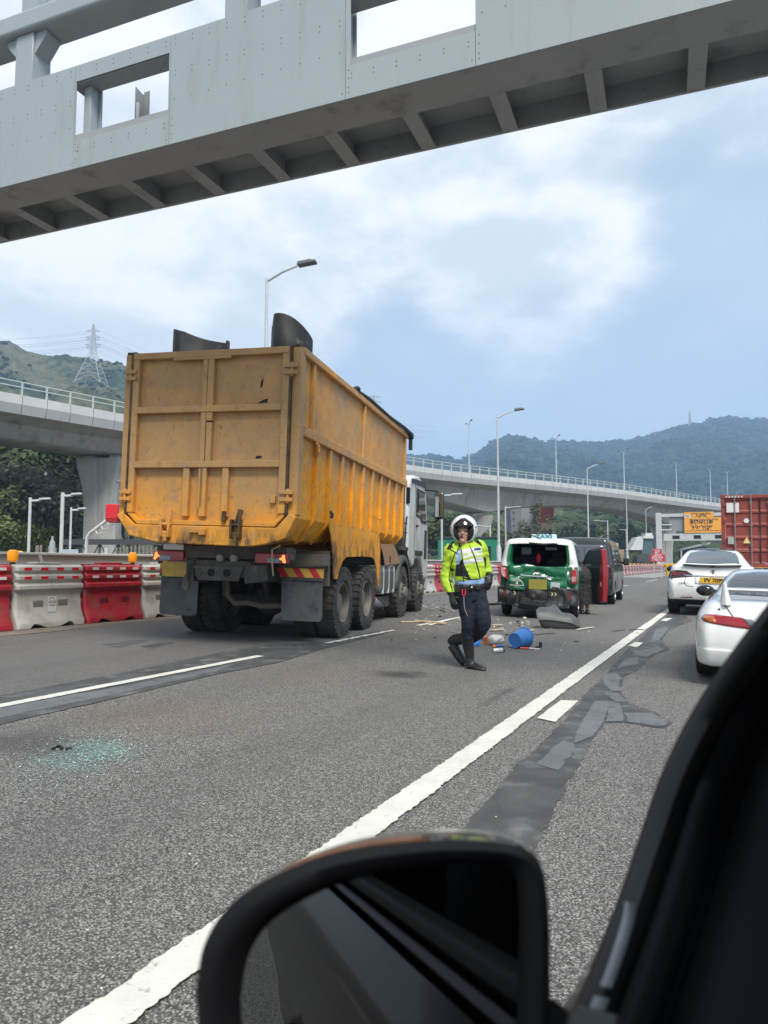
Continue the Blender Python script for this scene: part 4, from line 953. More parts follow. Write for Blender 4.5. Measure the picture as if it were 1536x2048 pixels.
# load body shell
tub = [(-1.19, 1.69), (-1.0, 1.42), (-.62, 1.345), (.62, 1.345), (1.0, 1.42), (1.19, 1.69)]
b = MB(); b.prism([(-1.2, 1.69), (-1.0, 1.42), (-.62, 1.35), (.62, 1.35), (1.0, 1.42), (1.2, 1.69), (1.2, 2.3), (-1.2, 2.3)], .12, 6.25)
b.build('body_floor', ORANGE, trk)
for s in (-1, 1):
    b = MB(); b.box((s * 1.175, 3.2, 3.06), (.05, 6.2, 1.52)); b.build('body_side', ORANGE, trk)
    b = MB(); b.box((s * 1.225, 3.25, 2.80), (.09, 6.2, .13)); b.build('side_rail', ORANGE, trk, bevel=.012)
    b = MB(); b.box((s * 1.215, 3.22, 3.81), (.11, 6.3, .10)); b.build('top_rail', ORANGE, trk, bevel=.015)
    for v in (.52, 3.05, 6.22):
        b = MB(); b.box((s * 1.225, v, 3.312), (.05, .075, .89)); b.build('side_post', ORANGE, trk, bevel=.006)
    for v in (.72, 1.3, 1.88, 2.46, 3.05, 3.65, 4.26, 4.86, 5.45, 6.08):
        b = MB(); b.box((s * 1.225, v, 2.212), (.055, .085, 1.04))
        b.bar((s * 1.225, v, 1.70), (s * .96, v, 1.40), .085, .055, (0, 0, 1))
        b.build('rib', ORANGE, trk, bevel=.006)
    b = MB(); b.box((s * 1.185, .07, 2.78), (.135, .15, 2.13)); b.build('corner_post', ORANGE, trk, bevel=.01)
    b = MB(); b.box((s * 1.112, -.02, 2.78), (.05, .07, 2.12)); b.build('door_seal', OILY, trk)
b = MB(); b.box((0, 6.28, 2.75), (2.4, .05, 2.15)); b.build('headboard', ORANGE, trk)
# rear lip under the tail door
b = MB()
b.prism([(-1.255, 1.70), (-1.06, 1.43), (-.60, 1.335), (-.55, 1.335), (.62, 1.315), (.8, 1.335), (1.02, 1.385), (1.13, 1.43), (1.255, 1.70), (1.17, 1.74), (1.0, 1.555), (-.98, 1.575), (-1.17, 1.74)], -.05, .11)
b.build('rear_lip', ORANGE, trk, bevel=.012)
# tail door: skin, frame bars, inner slots
tail = MB(); tail.prism([(-1.075, 3.83), (-1.075, 1.74), (-.94, 1.60), (.96, 1.585), (1.075, 1.72), (1.075, 3.83)], .02, .06)
td = tail.build('tail_door', ORANGE, trk)
bars_ = [(-1.06, 2.78, .09, 2.1), (1.06, 2.78, .10, 2.1), (-.055, 2.78, .07, 1.98), (.028, 3.35, .085, .86), (.03, 2.62, .075, .56),
         (0, 3.80, 2.2, .085), (0, 3.075, 2.03, .085), (0, 2.355, 2.03, .085),
         (-.265, 2.0, .085, .63), (.285, 2.0, .085, .63), (-.025, 2.0, .09, .63)]
for x, z, w, h in bars_:
    b = MB(); b.box((x, -.018 if w < .3 else -.026, z), (w, .076 if w < .3 else .09, h)); b.build('frame_bar', ORANGE, td, bevel=.008)
b = MB(); b.box((-.1, -.055, 3.775), (.82, .025, .10)); b.build('patch_plate', ORANGE, td, bevel=.004)
b = MB(); b.prism([(-1.1, 1.78), (-.93, 1.64), (.95, 1.625), (1.1, 1.76), (1.1, 1.70), (.97, 1.565), (-.95, 1.58), (-1.1, 1.72)], -.045, .018); b.build('bottom_bar', ORANGE, td, bevel=.006)
for x, z in ((1.14, 3.55), (1.14, 1.95), (-1.14, 3.55), (-1.14, 1.95)):
    hb_ = MB(); hb_.box((x * .985, -.06, z + .045), (.17, .05, .05)); hb_.box((x * .985, -.06, z - .045), (.17, .05, .05)); hb_.cyl((x, -.055, z - .09), (x, -.055, z + .09), .022, n=10)
    hb_.build('hinge', ORANGE, td, bevel=.006)
for x in (-.50, .48):
    b = MB(); b.box((x - .055, -.09, 1.53), (.03, .09, .24)); b.box((x + .055, -.09, 1.53), (.03, .09, .24)); b.cyl((x - .08, -.1, 1.58), (x + .08, -.1, 1.58), .022, n=10); b.box((x, -.095, 1.455), (.085, .05, .07), (.2, 0, 0)); b.cyl((x, -.1, 1.36), (x, -.1, 1.44), .028, n=10)
    b.box((x + .03, -.075, 1.685), (.07, .03, .19), (0, .25 if x > 0 else 0, 0))
    b.build('latch', OILY if x > 0 else ORANGE, td, bevel=.006)
b = MB(); b.box((-.07, -.075, 1.50), (.18, .05, .05)); b.box((.02, -.085, 1.49), (.09, .05, .085)); b.build('latch_block', ORANGE, td, bevel=.006)
b = MB(); b.box((.30, -.06, 1.70), (.05, .05, .11)); b.cyl((.30, -.07, 1.62), (.30, -.07, 1.66), .03, n=8); b.build('catch', OILY, td, bevel=.006)
b = MB(); b.box((.93, -.0, 1.91), (.07, .06, .10)); b.build('lug', ORANGE, td, bevel=.01)
for pts in ([(.70, 3.42), (.73, 3.47), (.72, 3.37), (.69, 3.34)], [(.66, 3.14), (.75, 3.19), (.80, 3.20), (.79, 3.14), (.77, 3.155)], [(.66, 2.445), (.68, 2.47), (.75, 2.465), (.74, 2.44), (.68, 2.435)]):
    b = MB(); b.prism(pts, .012, .0195); b.build('hole', HOLE, td, ang=0)
b = MB(); b.cyl((1.18, .07, 3.845), (1.18, .07, 3.87), .06, n=8); b.box((1.16, .05, 3.865), (.1, .1, .03)); b.build('corner_cap', OILY, trk)
b = MB(); b.box((-1.17, .05, 3.865), (.14, .1, .03)); b.build('corner_cap', OILY, trk)
b = MB(); b.tube([(1.255, .62, 2.73), (1.29, .62, 2.68), (1.29, .62, 2.60), (1.26, .64, 2.56), (1.26, .7, 2.62)], .022, 8); b.build('side_hook', ORANGE, trk)
b = MB(); b.tube([(1.255, 1.3, 1.86), (1.29, 1.3, 1.82), (1.28, 1.3, 1.76)], .022, 8); b.build('side_hook', OILY, trk)
b = MB(); b.tube([(1.255, 3.66, 1.96), (1.31, 3.75, 1.92), (1.32, 3.95, 1.91), (1.255, 4.2, 1.95)], .01, 6); b.build('grab_loop', ORANGE, trk)
# rolled tarpaulin arms on the top rail
b = MB(); b.tube([(1.25, 2.3, 3.87), (1.26, 3.2, 3.9), (1.27, 4.6, 3.88), (1.28, 5.9, 3.9), (1.3, 6.45, 3.86)], [.02, .03, .028, .04, .05], 8); b.ball((1.25, 2.5, 3.9), (.05, .09, .05)); b.build('tarp_roll', BLACK, trk)
b = MB(); b.cyl((1.24, 6.4, 3.82), (1.36, 6.4, 3.82), .07, n=12); b.box((1.30, 6.42, 3.66), (.07, .1, .26)); b.build('tarp_motor', BLACK, trk, bevel=.01)
# orange fender plates
b = MB()
n_arc = [(1.60, .90), (1.78, .90), (1.86, 1.03), (2.0, 1.16), (2.2, 1.225), (3.1, 1.245), (3.72, 1.24), (3.92, 1.17), (4.08, 1.0), (4.17, .74), (4.27, .72), (4.30, 1.1), (4.27, 1.42), (4.16, 1.67), (1.27, 1.71), (1.42, 1.5), (1.52, 1.25), (1.57, 1.0)]
M_ = Matrix(((0, 1, 0, 0), (1, 0, 0, 0), (0, 0, 1, 0), (0, 0, 0, 1)))
b.prism(n_arc, 1.232, 1.244, M_); b.build('fender', ORANGE, trk, ang=0)
b = MB(); b.prism(n_arc, -1.244, -1.232, M_); b.build('fender', ORANGE, trk, ang=0)
b = MB(); b.box((1.06, 2.9, 1.255), (.35, 1.9, .012)); b.build('fender_top', CHAS, trk)
b = MB(); b.prism([(4.36, 1.49), (5.40, 1.51), (5.78, 1.36), (6.05, 1.14), (4.78, 1.10), (4.62, 1.3)], 1.205, 1.217, M_); b.build('guard_plate', mat('dusty tan guard', (.36, .19, .09), .6, col2=(.31, .17, .09), vs=2, dirt=(.2, .14, .09), dirt_s=5), trk, ang=0)
b = MB(); b.box((1.22, 5.17, 1.21), (.01, .05, .16), (0.3, 0, 0)); b.build('slot', HOLE, trk)
# chassis
for s in (-1, 1):
    b = MB(); b.box((s * .42, 4.9, .98), (.09, 8.9, .28)); b.build('chassis_rail', CHAS, trk)
b = MB(); b.prism([(-.30, .86), (.30, .86), (.36, 1.06), (-.36, 1.06)], .43, .46); b.box((0, .5, 1.02), (1.0, .05, .22)); cm = b.build('cross_member', CHAS, trk, bevel=.008)
for x in (-.1, .13): b = MB(); b.cyl((x, .42, .965), (x, .428, .965), .052, n=18); b.build('hole', HOLE, cm)
for x in (0.02, .22): b = MB(); b.lathe([(.001, -.02), (.045, -.012), (.052, 0), (.052, .05)], (x, .42, 1.165), (0, 1, 0), 16); b.build('reverse_lamp', mat('grey lens', (.26, .25, .23), .3), trk)
b = MB(); b.prism([(.38, .83), (.7, .88), (.68, 1.08), (.45, 1.08)], .44, .50); b.build('bracket', CHAS, trk, bevel=.01)
b = MB(); b.box((-.45, .47, .9), (.1, .04, .36), (0, .3, 0)); b.box((-.62, .47, 1.12), (.3, .05, .05)); b.build('bracket', CHAS, trk)
b = MB(); b.box((0, .62, 1.24), (1.9, .3, .16)); b.box((0, .9, 1.2), (.9, .5, .2)); b.build('sub_frame', CHAS, trk)
for s in (-1, 1):
    b = MB(); b.box((s * .75, .47, 1.175), (.46, .09, .135)); tl = b.build('tail_lamp', LENS, trk, bevel=.012)
    b = MB(); b.box((s * .79 , .42, 1.148), (.17, .012, .06)); b.build('reverse_lens', mat('blue grey lens', (.25, .33, .38), .25), tl, bevel=.005)
    b = MB(); b.prism([(.91, 1.225), (.945, 1.225), (.95, 1.18), (.965, 1.12), (.93, 1.115), (.905, 1.15), (.865, 1.165), (.87, 1.18), (.90, 1.19)], .414, .424, Matrix.Scale(s if s > 0 else -1, 4, (1, 0, 0))); b.build('lit_indicator', LAMPON, tl, bevel=.004)
    b = MB(); rr = .03
    b.prism([(s * x if s > 0 else -x, z) for x, z in ((.64, .90), (1.24, .90), (1.25, .36), (1.21, .32), (.69, .32), (.65, .36))], 1.10, 1.115); b.build('mudflap', FLAP, trk, ang=0)
    b = MB(); b.box((s * .945, 1.085, .90), (.62, .03, .045)); b.build('flap_bar', CHAS, trk, bevel=.006)
    b = MB(); b.box((s * .94, 1.09, .985), (.64, .012, .13)); pl = b.build('chevron_plate', CHYEL, trk)
    for k in range(3):
        x = -.24 + k * .235; b = MB(); b.prism([(s * .94 + x - .05, .921), (s * .94 + x + .055, .921), (s * .94 + x - .035, 1.049), (s * .94 + x - .14, 1.049)] if s > 0 else [(s * .94 + x - .11, .921), (s * .94 + x - .01, .921), (s * .94 + x + .09, 1.049), (s * .94 + x - .01, 1.049)], 1.08, 1.083)
        b.build('stripe', CHRED, pl, ang=0)
    b = MB(); b.cyl((s * .60, 1.07, 1.08), (s * 1.28, 1.07, 1.08), .022, n=10); b.build('guard_bar', CHAS, trk)
    b = MB(); b.box((s * .92, 1.25, 1.17), (.62, .35, .16)); b.box((s * .95, 1.5, 1.05), (.5, .1, .5)); b.build('mud_box', mat('dusty tan steel', (.13, .11, .085), .7), trk)
b = MB(); b.box((-.96, 1.0, .99), (.42, .014, .225)); b.build('number_plate', YEL, trk, bevel=.004)
b = MB(); b.box((-.69, .46, 1.295), (.3, .02, .07)); b.build('label_plate', RWHITE, trk)
b = MB(); b.tube([(.92, .30, 1.34), (.80, .33, 1.29), (.79, .38, 1.1), (.76, .5, .95)], .012, 6); b.build('cord', mat('tan rope', (.45, .36, .22), .8), trk)
# wheels
def truck_wheel(parent, x, y, out, front=False, r=.535):
    wb = bpy.data.objects.new('wheel', None); COL.objects.link(wb); wb.parent = parent; wb.location = (x, y, r); wb.empty_display_size = .1
    w = .29
    M = Matrix.Identity(4)
    b = MB(); ax = (out, 0, 0)
    b.lathe([(.30, -w / 2 + .03), (.34, -w / 2), (.44, -w / 2 - .005), (.50, -w / 2 + .01), (.525, -w / 2 + .04), (.528, 0), (.525, w / 2 - .04), (.50, w / 2 - .01), (.44, w / 2 + .005), (.34, w / 2), (.30, w / 2 - .03)], axis=ax, n=48, cap=False)
    nl = 30
    for i in range(nl):
        a = 2 * math.pi * i / nl
        for sx, off in ((-1, 0), (1, .5)):
            aa = a + off * 2 * math.pi / nl; rr = .526
            b.box((sx * .085, math.cos(aa) * rr, math.sin(aa) * rr), (.12, .066 if not front else .03, .028), (aa - math.pi / 2, 0, 0))
            if not front: b.box((sx * .145, math.cos(aa + .05) * .505, math.sin(aa + .05) * .505), (.018, .05, .05), (aa + .05 - math.pi / 2, 0, 0))
    b.build('tyre', RUBBER, wb, ang=30)
    b = MB()
    if front: b.lathe([(.30, w / 2 - .02), (.285, w / 2 - .02), (.27, w / 2 - .06), (.20, w / 2 - .03), (.17, w / 2 + .0), (.13, w / 2 + .01), (.12, w / 2 + .07), (.08, w / 2 + .09), (.001, w / 2 + .09)], axis=ax, n=32, cap=False)
    else: b.lathe([(.305, w / 2 - .02), (.30, w / 2 - .005), (.285, w / 2 - .02), (.275, w / 2 - .08), (.262, w / 2 - .19), (.20, w / 2 - .2), (.17, w / 2 - .2), (.16, w / 2 - .12), (.13, w / 2 - .07), (.08, w / 2 - .06), (.001, w / 2 - .06)], axis=ax, n=32, cap=False)
    b.build('rim', RIMC, wb, ang=30)
    for i in range(10):
        a = 2 * math.pi * i / 10; q = .215 if not front else .16
        h0 = (w / 2 - .2) if not front else (w / 2 - .01)
        b = MB(); b.cyl((out * h0, math.cos(a) * q, math.sin(a) * q), (out * (h0 + .045), math.cos(a) * q, math.sin(a) * q), .02, n=6); b.build('bolt', CHAS, wb, ang=0)
    return wb
wr = truck_wheel(trk, 1.085, 2.17, 1); wf = truck_wheel(trk, 1.085, 6.33, 1, True)
def cp(src, x, y, rz=0):
    o = copy_tree(src, src.parent); o.location = (x, y, .535); o.rotation_euler = (random.uniform(0, 6), 0, rz)
cp(wr, 1.085, 3.52); cp(wr, -1.085, 2.17, math.pi); cp(wr, -1.085, 3.52, math.pi)
for y in (2.17, 3.52):
    for x in (.745, -.745): cp(wr, x, y, math.pi if x > 0 else 0)
cp(wf, 1.085, 8.13); cp(wf, -1.085, 6.33, math.pi); cp(wf, -1.085, 8.13, math.pi)
for y in (2.17, 3.52):
    b = MB(); b.cyl((-1.0, y, .535), (1.0, y, .535), .085, n=12); b.ball((0.05, y, .55), (.27, .25, .26)); b.build('axle', CHAS, trk)
b = MB(); b.tube([(-.35, 1.45, .95), (-.33, 1.42, .62), (-.2, 1.4, .5), (0, 1.4, .52), (.2, 1.42, .48), (.6, 1.42, .5)], .04, 8); b.build('anti_roll_bar', mat('muddy steel', (.14, .115, .085), .8), trk)
b = MB(); b.tube([(-.5, 1.6, 1.1), (-.42, 1.5, .6)], .035, 8); b.tube([(.1, 1.7, 1.0), (.1, 1.9, .6)], .05, 8); b.build('torque_rod', CHAS, trk)
for y in (6.33, 8.13): b = MB(); b.cyl((-1.0, y, .5), (1.0, y, .5), .07, n=10); b.build('axle', CHAS, trk)
b = MB(); b.box((.93, 5.28, .82), (.5, 1.2, .52)); tk = b.build('fuel_tank', mat('banded tank', (.12, .115, .105), .4, .5, col2=(.2, .19, .17), vs=3), trk, bevel=.12, seg=5)
for y in (4.85, 5.28, 5.7): b = MB(); b.box((.93, y, .82), (.52, .06, .54)); b.build('strap', GALV, tk, bevel=.125, seg=5)
b = MB(); b.prism([(4.75, .50), (6.0, .50), (6.06, .30), (5.5, .28)], 1.06, 1.075, M_); b.build('spray_skirt', CHAS, trk, ang=0)
b = MB(); b.box((-.9, 5.2, .8), (.5, 1.3, .5)); b.build('air_tank', CHAS, trk, bevel=.1)
# plastic arches of the steering axles
def arch(y0, x, m, rr=.66):
    b = MB(); rows = []
    for i in range(13):
        a = R(8 + i * 13.7); rows.append([(x - .22, y0 + math.cos(a) * rr, .52 + math.sin(a) * rr * 1.2), (x + .13, y0 + math.cos(a) * rr, .52 + math.sin(a) * rr * 1.2), (x + .145, y0 + math.cos(a) * (rr - .02), .52 + math.sin(a) * (rr - .06) * 1.2), (x + .145, y0 + math.cos(a) * (rr - .1), .50 + math.sin(a) * (rr - .1) * 1.2)])
    b.grid(rows); o = b.build('wheel_arch', m, trk); q = o.modifiers.new('thick', 'SOLIDIFY'); q.thickness = .012; return o
ARCH = mat('grey plastic arch', (.10, .097, .09), .7, col2=(.07, .068, .064), vs=3)
for x in (1.09, -1.09): arch(6.42, x, ARCH)
# cab
cabp = [(6.98, 1.25), (6.98, 2.85), (7.1, 3.0), (7.6, 3.14), (8.1, 3.17), (8.75, 3.05), (8.95, 2.9), (9.28, 2.0), (9.36, 1.5), (9.36, .75), (8.75, .75), (8.72, 1.0), (8.45, 1.22), (8.0, 1.26), (7.72, 1.2), (7.6, 1.05), (7.5, 1.05)]
b = MB(); b.prism(cabp, -1.18, 1.18, M_); cab = b.build('cab', CABW, trk, bevel=.07, seg=4)
for s in (-1, 1):
    b = MB(); b.prism([(7.82, 2.80), (8.72, 2.80), (9.0, 2.2), (8.45, 2.2), (8.3, 2.3), (7.82, 2.32)], s * 1.184 - .004, s * 1.184 + .004, M_); b.build('side_window', GLASS, cab, ang=0)
    b = MB(); b.prism([(7.74, 2.86), (8.78, 2.86), (8.74, 2.815), (7.80, 2.815), (7.80, 2.28), (8.3, 2.26), (8.45, 2.17), (9.03, 2.17), (9.0, 2.1), (8.4, 2.1), (8.25, 2.2), (7.74, 2.22)], s * 1.187 - .006, s * 1.187 + .006, M_); b.build('window_frame', BLACK, cab, ang=0)
    b = MB(); b.prism([(7.62, 2.95), (7.64, 2.95), (7.64, 1.25), (7.62, 1.25)], s * 1.18 - .003, s * 1.18 + .003, M_); b.build('door_gap', HOLE, cab, ang=0)
    b = MB(); b.box((s * 1.2, 7.85, 2.0), (.03, .18, .05)); b.build('door_handle', BLACK, cab, bevel=.01)
    b = MB(); b.box((s * 1.17, 8.95, 1.6), (.06, .25, .7)); b.box((s * 1.19, 8.1, 1.38), (.05, .75, .12)); b.build('step_trim', BLACK, cab, bevel=.02)
for s in (-1, 1):
    b = MB(); b.box((s * 1.04, 6.97, 2.62), (.32, .02, .36)); b.build('rear_window', GLASS, cab, bevel=.04)
    b = MB(); b.bar((s * 1.1, 6.96, 1.4), (s * 1.1, 6.96, 2.98), .05, .03); b.build('pillar_trim', CABW, cab, bevel=.01)
    b = MB(); b.prism([(7.2, 3.02), (8.75, 3.1), (8.9, 2.94), (8.7, 2.97), (7.2, 2.93)], s * 1.19 - .01, s * 1.19 + .01, M_); b.build('roof_gutter', BLACK, cab)
b = MB(); b.prism([(8.95, 2.80), (9.30, 1.95), (9.32, 1.95), (8.97, 2.80)], -1.05, 1.05, M_); b.build('windscreen', GLASS, cab, ang=0)
b = MB(); b.box((0, 9.42, .75), (2.3, .16, .55)); b.build('bumper', CABW, trk, bevel=.05)
for s in (-1, 1):
    b = MB(); b.box((s * 1.50, 9.0, 2.56), (.23, .13, .66)); wmr = b.build('wing_mirror', BLACK, trk, bevel=.05, seg=3)
    b = MB(); b.box((s * 1.50, 8.932, 2.57), (.19, .006, .58)); b.build('mirror_glass', mat('mirror', (.6, .62, .62), .02, 1.0), wmr, bevel=.003)
    b = MB(); b.tube([(s * 1.18, 8.75, 2.92), (s * 1.4, 8.95, 2.92), (s * 1.5, 9.0, 2.88)], .025, 8); b.tube([(s * 1.18, 9.05, 2.18), (s * 1.4, 9.05, 2.16), (s * 1.5, 9.0, 2.24)], .025, 8); b.build('mirror_arm', BLACK, wmr)
# plant between body and cab
for s in (-1, 1):
    b = MB(); b.cyl((s * .98, 6.68, 1.5), (s * .98, 6.68, 2.45), .15, n=18); b.build('intake_stack', BLACK, trk)
    b = MB(); b.tube([(s * 1.12, 6.9, 1.45), (s * 1.15, 6.9, 2.15), (s * 1.15, 7.0, 2.15)], .014, 6); b.tube([(s * 1.13, 6.7, 1.8), (s * 1.16, 6.9, 1.8)], .014, 6); b.tube([(s * 1.13, 6.7, 2.0), (s * 1.16, 6.9, 2.0)], .014, 6); b.build('grab_rail', BLACK, trk)
    b = MB(); b.box((s * 1.0, 6.95, 1.45), (.35, .9, .08)); b.build('catwalk', CHAS, trk, bevel=.01)
    b = MB()
    for k in range(4): b.tube([(s * (1.1 + .02 * k), 6.6 + k * .06, 1.5), (s * (1.17 + .01 * k), 6.75 + k * .08, 1.1), (s * 1.2, 7.15 + k * .05, .75), (s * 1.18, 7.3 + k * .04, .5)], .022, 7)
    b.tube([(s * 1.18, 7.3, .5), (s * 1.18, 7.0, .35), (s * 1.12, 6.95, .5)], .02, 7)
    b.build('hose', BLACK, trk)
    b = MB(); b.bar((s * 1.14, 7.12, .42), (s * 1.14, 7.12, 1.5), .09, .06); b.build('hanger_post', CHAS, trk)
    b = MB(); b.box((s * 1.05, 7.2, .5), (.3, .25, .35)); b.build('battery_box', CHAS, trk, bevel=.02)
b = MB(); b.box((0, 6.62, 1.8), (1.7, .3, 1.1)); b.build('pump_unit', CHAS, trk, bevel=.03)
b = MB(); b.cyl((0, 6.5, 1.2), (0, 6.5, 3.3), .14, n=16); b.build('lift_ram', CHAS, trk)
# plastic offcuts carried in the body
PLAS = mat('black polyethylene', (.010, .0105, .011), .6, col2=(.018, .019, .02), vs=3, dirt=(.10, .10, .10), dirt_s=7, dirt_lo=.6, dirt_hi=.72)
TM = Matrix.Translation((-6.102, 7.375, .159)) @ Euler((0, .027, .201)).to_matrix().to_4x4()
def shell(name, lab, pts, tops, z0):
    b = MB(); rows = []
    for (x, y), t in zip(pts, tops): rows.append([TM @ Vector((x, y, z0)), TM @ Vector((x, y, (z0 + t) / 2)), TM @ Vector((x, y, t))])
    b.grid(rows); o = b.build(name, PLAS); q = o.modifiers.new('thick', 'SOLIDIFY'); q.thickness = .035; tag(o, lab, 'scrap', 'black plastic offcuts in the truck body'); return o
c = crom([(-.87, .5), (-.80, .62), (-.55, .75), (-.2, .72), (-.06, .62), (-.02, .50)], 6)
shell('plastic_offcut', 'low curved black plastic offcut standing in the truck body on the left', c, [4.34 - .20 * min(1, max(0, (x + .78) / .75)) ** .8 for x, y in c], 3.4)
c = crom([(.60, .60), (.68, .50), (.80, .48), (.92, .52), (1.02, .60), (1.09, .74)], 5)
tp = [(4.44 if i > 2 else 4.3) - .0 + .05 * math.sin(i * .3) for i in range(len(c))]
shell('plastic_offcut', 'tall curved black plastic offcut standing in the right rear corner of the truck body', c, [4.30, 4.33, 4.31, 4.40, 4.47] + [4.47 - .0008 * i * i for i in range(len(c) - 5)], 3.4)
b = MB(); b.box(TM @ Vector((0, 3.0, 2.9)), (2.2, 5.6, 1.2), Euler((0, .027, .201)).to_matrix()); tag(b.build('rubble', mat('rubble grey', (.14, .12, .1), .95, col2=(.2, .18, .15), vs=6, bump=1, bs=8)), 'heap of grey rubble filling the truck body', 'rubble')
# ============================================================ cars
from mathutils.bvhtree import BVHTree
def car_shell(levels, N_side=7, up=4, vz=3):
    """closed shell from stacked outlines: (z, half width, rear y, front y, corner, bow)"""
    L2 = crom(levels, vz); rows = []
    for z, w, r, f, rc, bow in L2:
        half = [(w * x, r + bow * x * x) for x in (0, .22, .42, .60, .76, .88)]
        y0 = r + bow
        half += [(w * .955, y0 + rc * .22), (w * .992, y0 + rc * .6)]
        fb = bow * 1.8
        for k in range(N_side): half.append((w, y0 + rc + (f - fb - rc * 1.6 - y0 - rc) * k / (N_side - 1)))
        half += [(w * .985, f - fb - rc * .8), (w * .93, f - fb - rc * .2), (w * .8, f - fb * .7), (w * .55, f - fb * .3), (w * .28, f - fb * .08), (0, f)]
        loop = crom(half, up)
        full = loop + [(-x, y) for x, y in reversed(loop[1:-1])]
        rows.append([(x, y, z) for x, y in full])
    return rows
def car_body(name, rows, mats, parent, cuts=(), deform=None, matfn=None):
    b = MB(); rr = []
    for r in rows: rr.append([b.bm.verts.new(Vector(deform(p) if deform else p)) for p in r])
    b.skin(rr, True, True, True)
    bmesh.ops.recalc_face_normals(b.bm, faces=b.bm.faces)
    if matfn:
        for f in b.bm.faces: f.material_index = matfn(f.calc_center_median(), f.normal)
    me = bpy.data.meshes.new(name); b.bm.to_mesh(me); b.bm.free()
    for m in mats: me.materials.append(m)
    o = bpy.data.objects.new(name, me); COL.objects.link(o)
    bv = BVHTree.FromPolygons([v.co.copy() for v in me.vertices], [tuple(p.vertices) for p in me.polygons])
    tmp = []
    for cut in cuts:
        cb = MB(); cut(cb); bmesh.ops.recalc_face_normals(cb.bm, faces=cb.bm.faces); cm = bpy.data.meshes.new('cut'); cb.bm.to_mesh(cm); cb.bm.free(); cm.materials.append(HOLE)
        co = bpy.data.objects.new('cut', cm); COL.objects.link(co); tmp.append(co)
        q = o.modifiers.new('b', 'BOOLEAN'); q.operation = 'DIFFERENCE'; q.solver = 'EXACT'; q.object = co; q.material_mode = 'TRANSFER'
    if tmp:
        bpy.context.view_layer.update(); dg = bpy.context.evaluated_depsgraph_get(); nm = bpy.data.meshes.new_from_object(o.evaluated_get(dg)); o.modifiers.clear(); o.data = nm
        for t in tmp: bpy.data.objects.remove(t)
        me = nm; me.name = name
    me.polygons.foreach_set('use_smooth', [True] * len(me.polygons)); me.set_sharp_from_angle(angle=R(38))
    o.parent = parent; return o, bv
def decal(name, bv, poly, side, m, parent, off=.006, cuts=3, thick=.004, smooth=0):
    """a thin panel moulded on the body: poly given in the plane seen from that side"""
    if smooth: poly = crom(list(poly) + [poly[0]], smooth)[:-1]
    b = MB(); 
    mk = {'rear': lambda u, v: ((u, -3, v), (0, 1, 0)), 'left': lambda u, v: ((-3, u, v), (1, 0, 0)), 'right': lambda u, v: ((3, u, v), (-1, 0, 0)), 'top': lambda u, v: ((u, v, 5), (0, 0, -1)), 'front': lambda u, v: ((u, 9, v), (0, -1, 0))}[side]
    fv = [b.bm.verts.new((u, v, 0)) for u, v in poly]; b.bm.faces.new(fv)
    bmesh.ops.triangulate(b.bm, faces=b.bm.faces)
    for _ in range(cuts): bmesh.ops.subdivide_edges(b.bm, edges=[e for e in b.bm.edges if e.calc_length() > .045], cuts=1); bmesh.ops.triangulate(b.bm, faces=b.bm.faces)
    last = None
    for v in b.bm.verts:
        o_, d_ = mk(v.co.x, v.co.y); h = bv.ray_cast(Vector(o_), Vector(d_))
        if h[0] is None:
            h = bv.find_nearest(Vector(o_) + Vector(d_) * 3)
        v.co = h[0] - Vector(d_) * off
    o = b.build(name, m, parent, ang=60)
    q = o.modifiers.new('thick', 'SOLIDIFY'); q.thickness = thick; q.offset = 0
    return o
def wheel(parent, x, y, r, w, out, rimm, spokes=5):
    wb = bpy.data.objects.new('wheel', None); COL.objects.link(wb); wb.parent = parent; wb.location = (x, y, r); wb.empty_display_size = .1
    ax = (out, 0, 0); b = MB(); h = w / 2
    b.lathe([(r * .66, -h + .01), (r * .80, -h), (r * .95, -h + .012), (r, -h + .04), (r, -h * .32), (r * .985, -h * .28), (r, -h * .24), (r, h * .24), (r * .985, h * .28), (r, h * .32), (r, h - .04), (r * .95, h - .012), (r * .80, h), (r * .66, h - .01)], axis=ax, n=40, cap=False); b.build('tyre', RUBBER_CAR, wb)
    b = MB(); b.lathe([(r * .67, h - .015), (r * .64, h - .01), (r * .60, h - .06), (r * .58, -h * .3), (.001, -h * .3)], axis=ax, n=32, cap=False)
    for i in range(spokes):
        a = 2 * math.pi * i / spokes; b.bar((out * (h - .03), 0, 0), (out * (h - .02), math.cos(a) * r * .64, math.sin(a) * r * .64), .045 if spokes > 7 else .07, .03, (out, 0, 0))
    b.lathe([(.06, h - .07), (.06, h - .01), (.03, h), (.001, h)], axis=ax, n=16); b.build('rim', rimm, wb)
    return wb
RUBBER_CAR = mat('car tyre', (.014, .014, .015), .8, col2=(.03, .029, .028), vs=5)
RIM_S = mat('alloy rim', (.42, .43, .44), .3, .8); RIM_D = mat('dark rim', (.05, .052, .055), .35, .6)
WHITEP = mat('white car paint', (.80, .80, .79), .22, coat=.7, col2=(.77, .77, .765), vs=.8)
PEARL = mat('pearl white paint', (.80, .79, .76), .2, coat=.9)
SKYGLASS = mat('car glass', (.11, .125, .14), .03, .35, spec=.8)
CHROME = mat('chrome', (.75, .76, .77), .12, 1.0)
BLK = mat('gloss black', (.012, .012, .013), .15, coat=.4)
MATT = mat('dark bumper plastic', (.016, .0165, .018), .55, col2=(.026, .026, .027), vs=3)
def arch_cut(x, y, r, z, w=.34):
    return lambda b: b.cyl((x - w if x > 0 else x + w, y, z), (x * 1.25, y, z), r, n=28)
def place(o, x, y, yaw, dz=0.0): o.location = (x, y, gz(x) + dz); o.rotation_euler = (0, SLOPE, yaw)
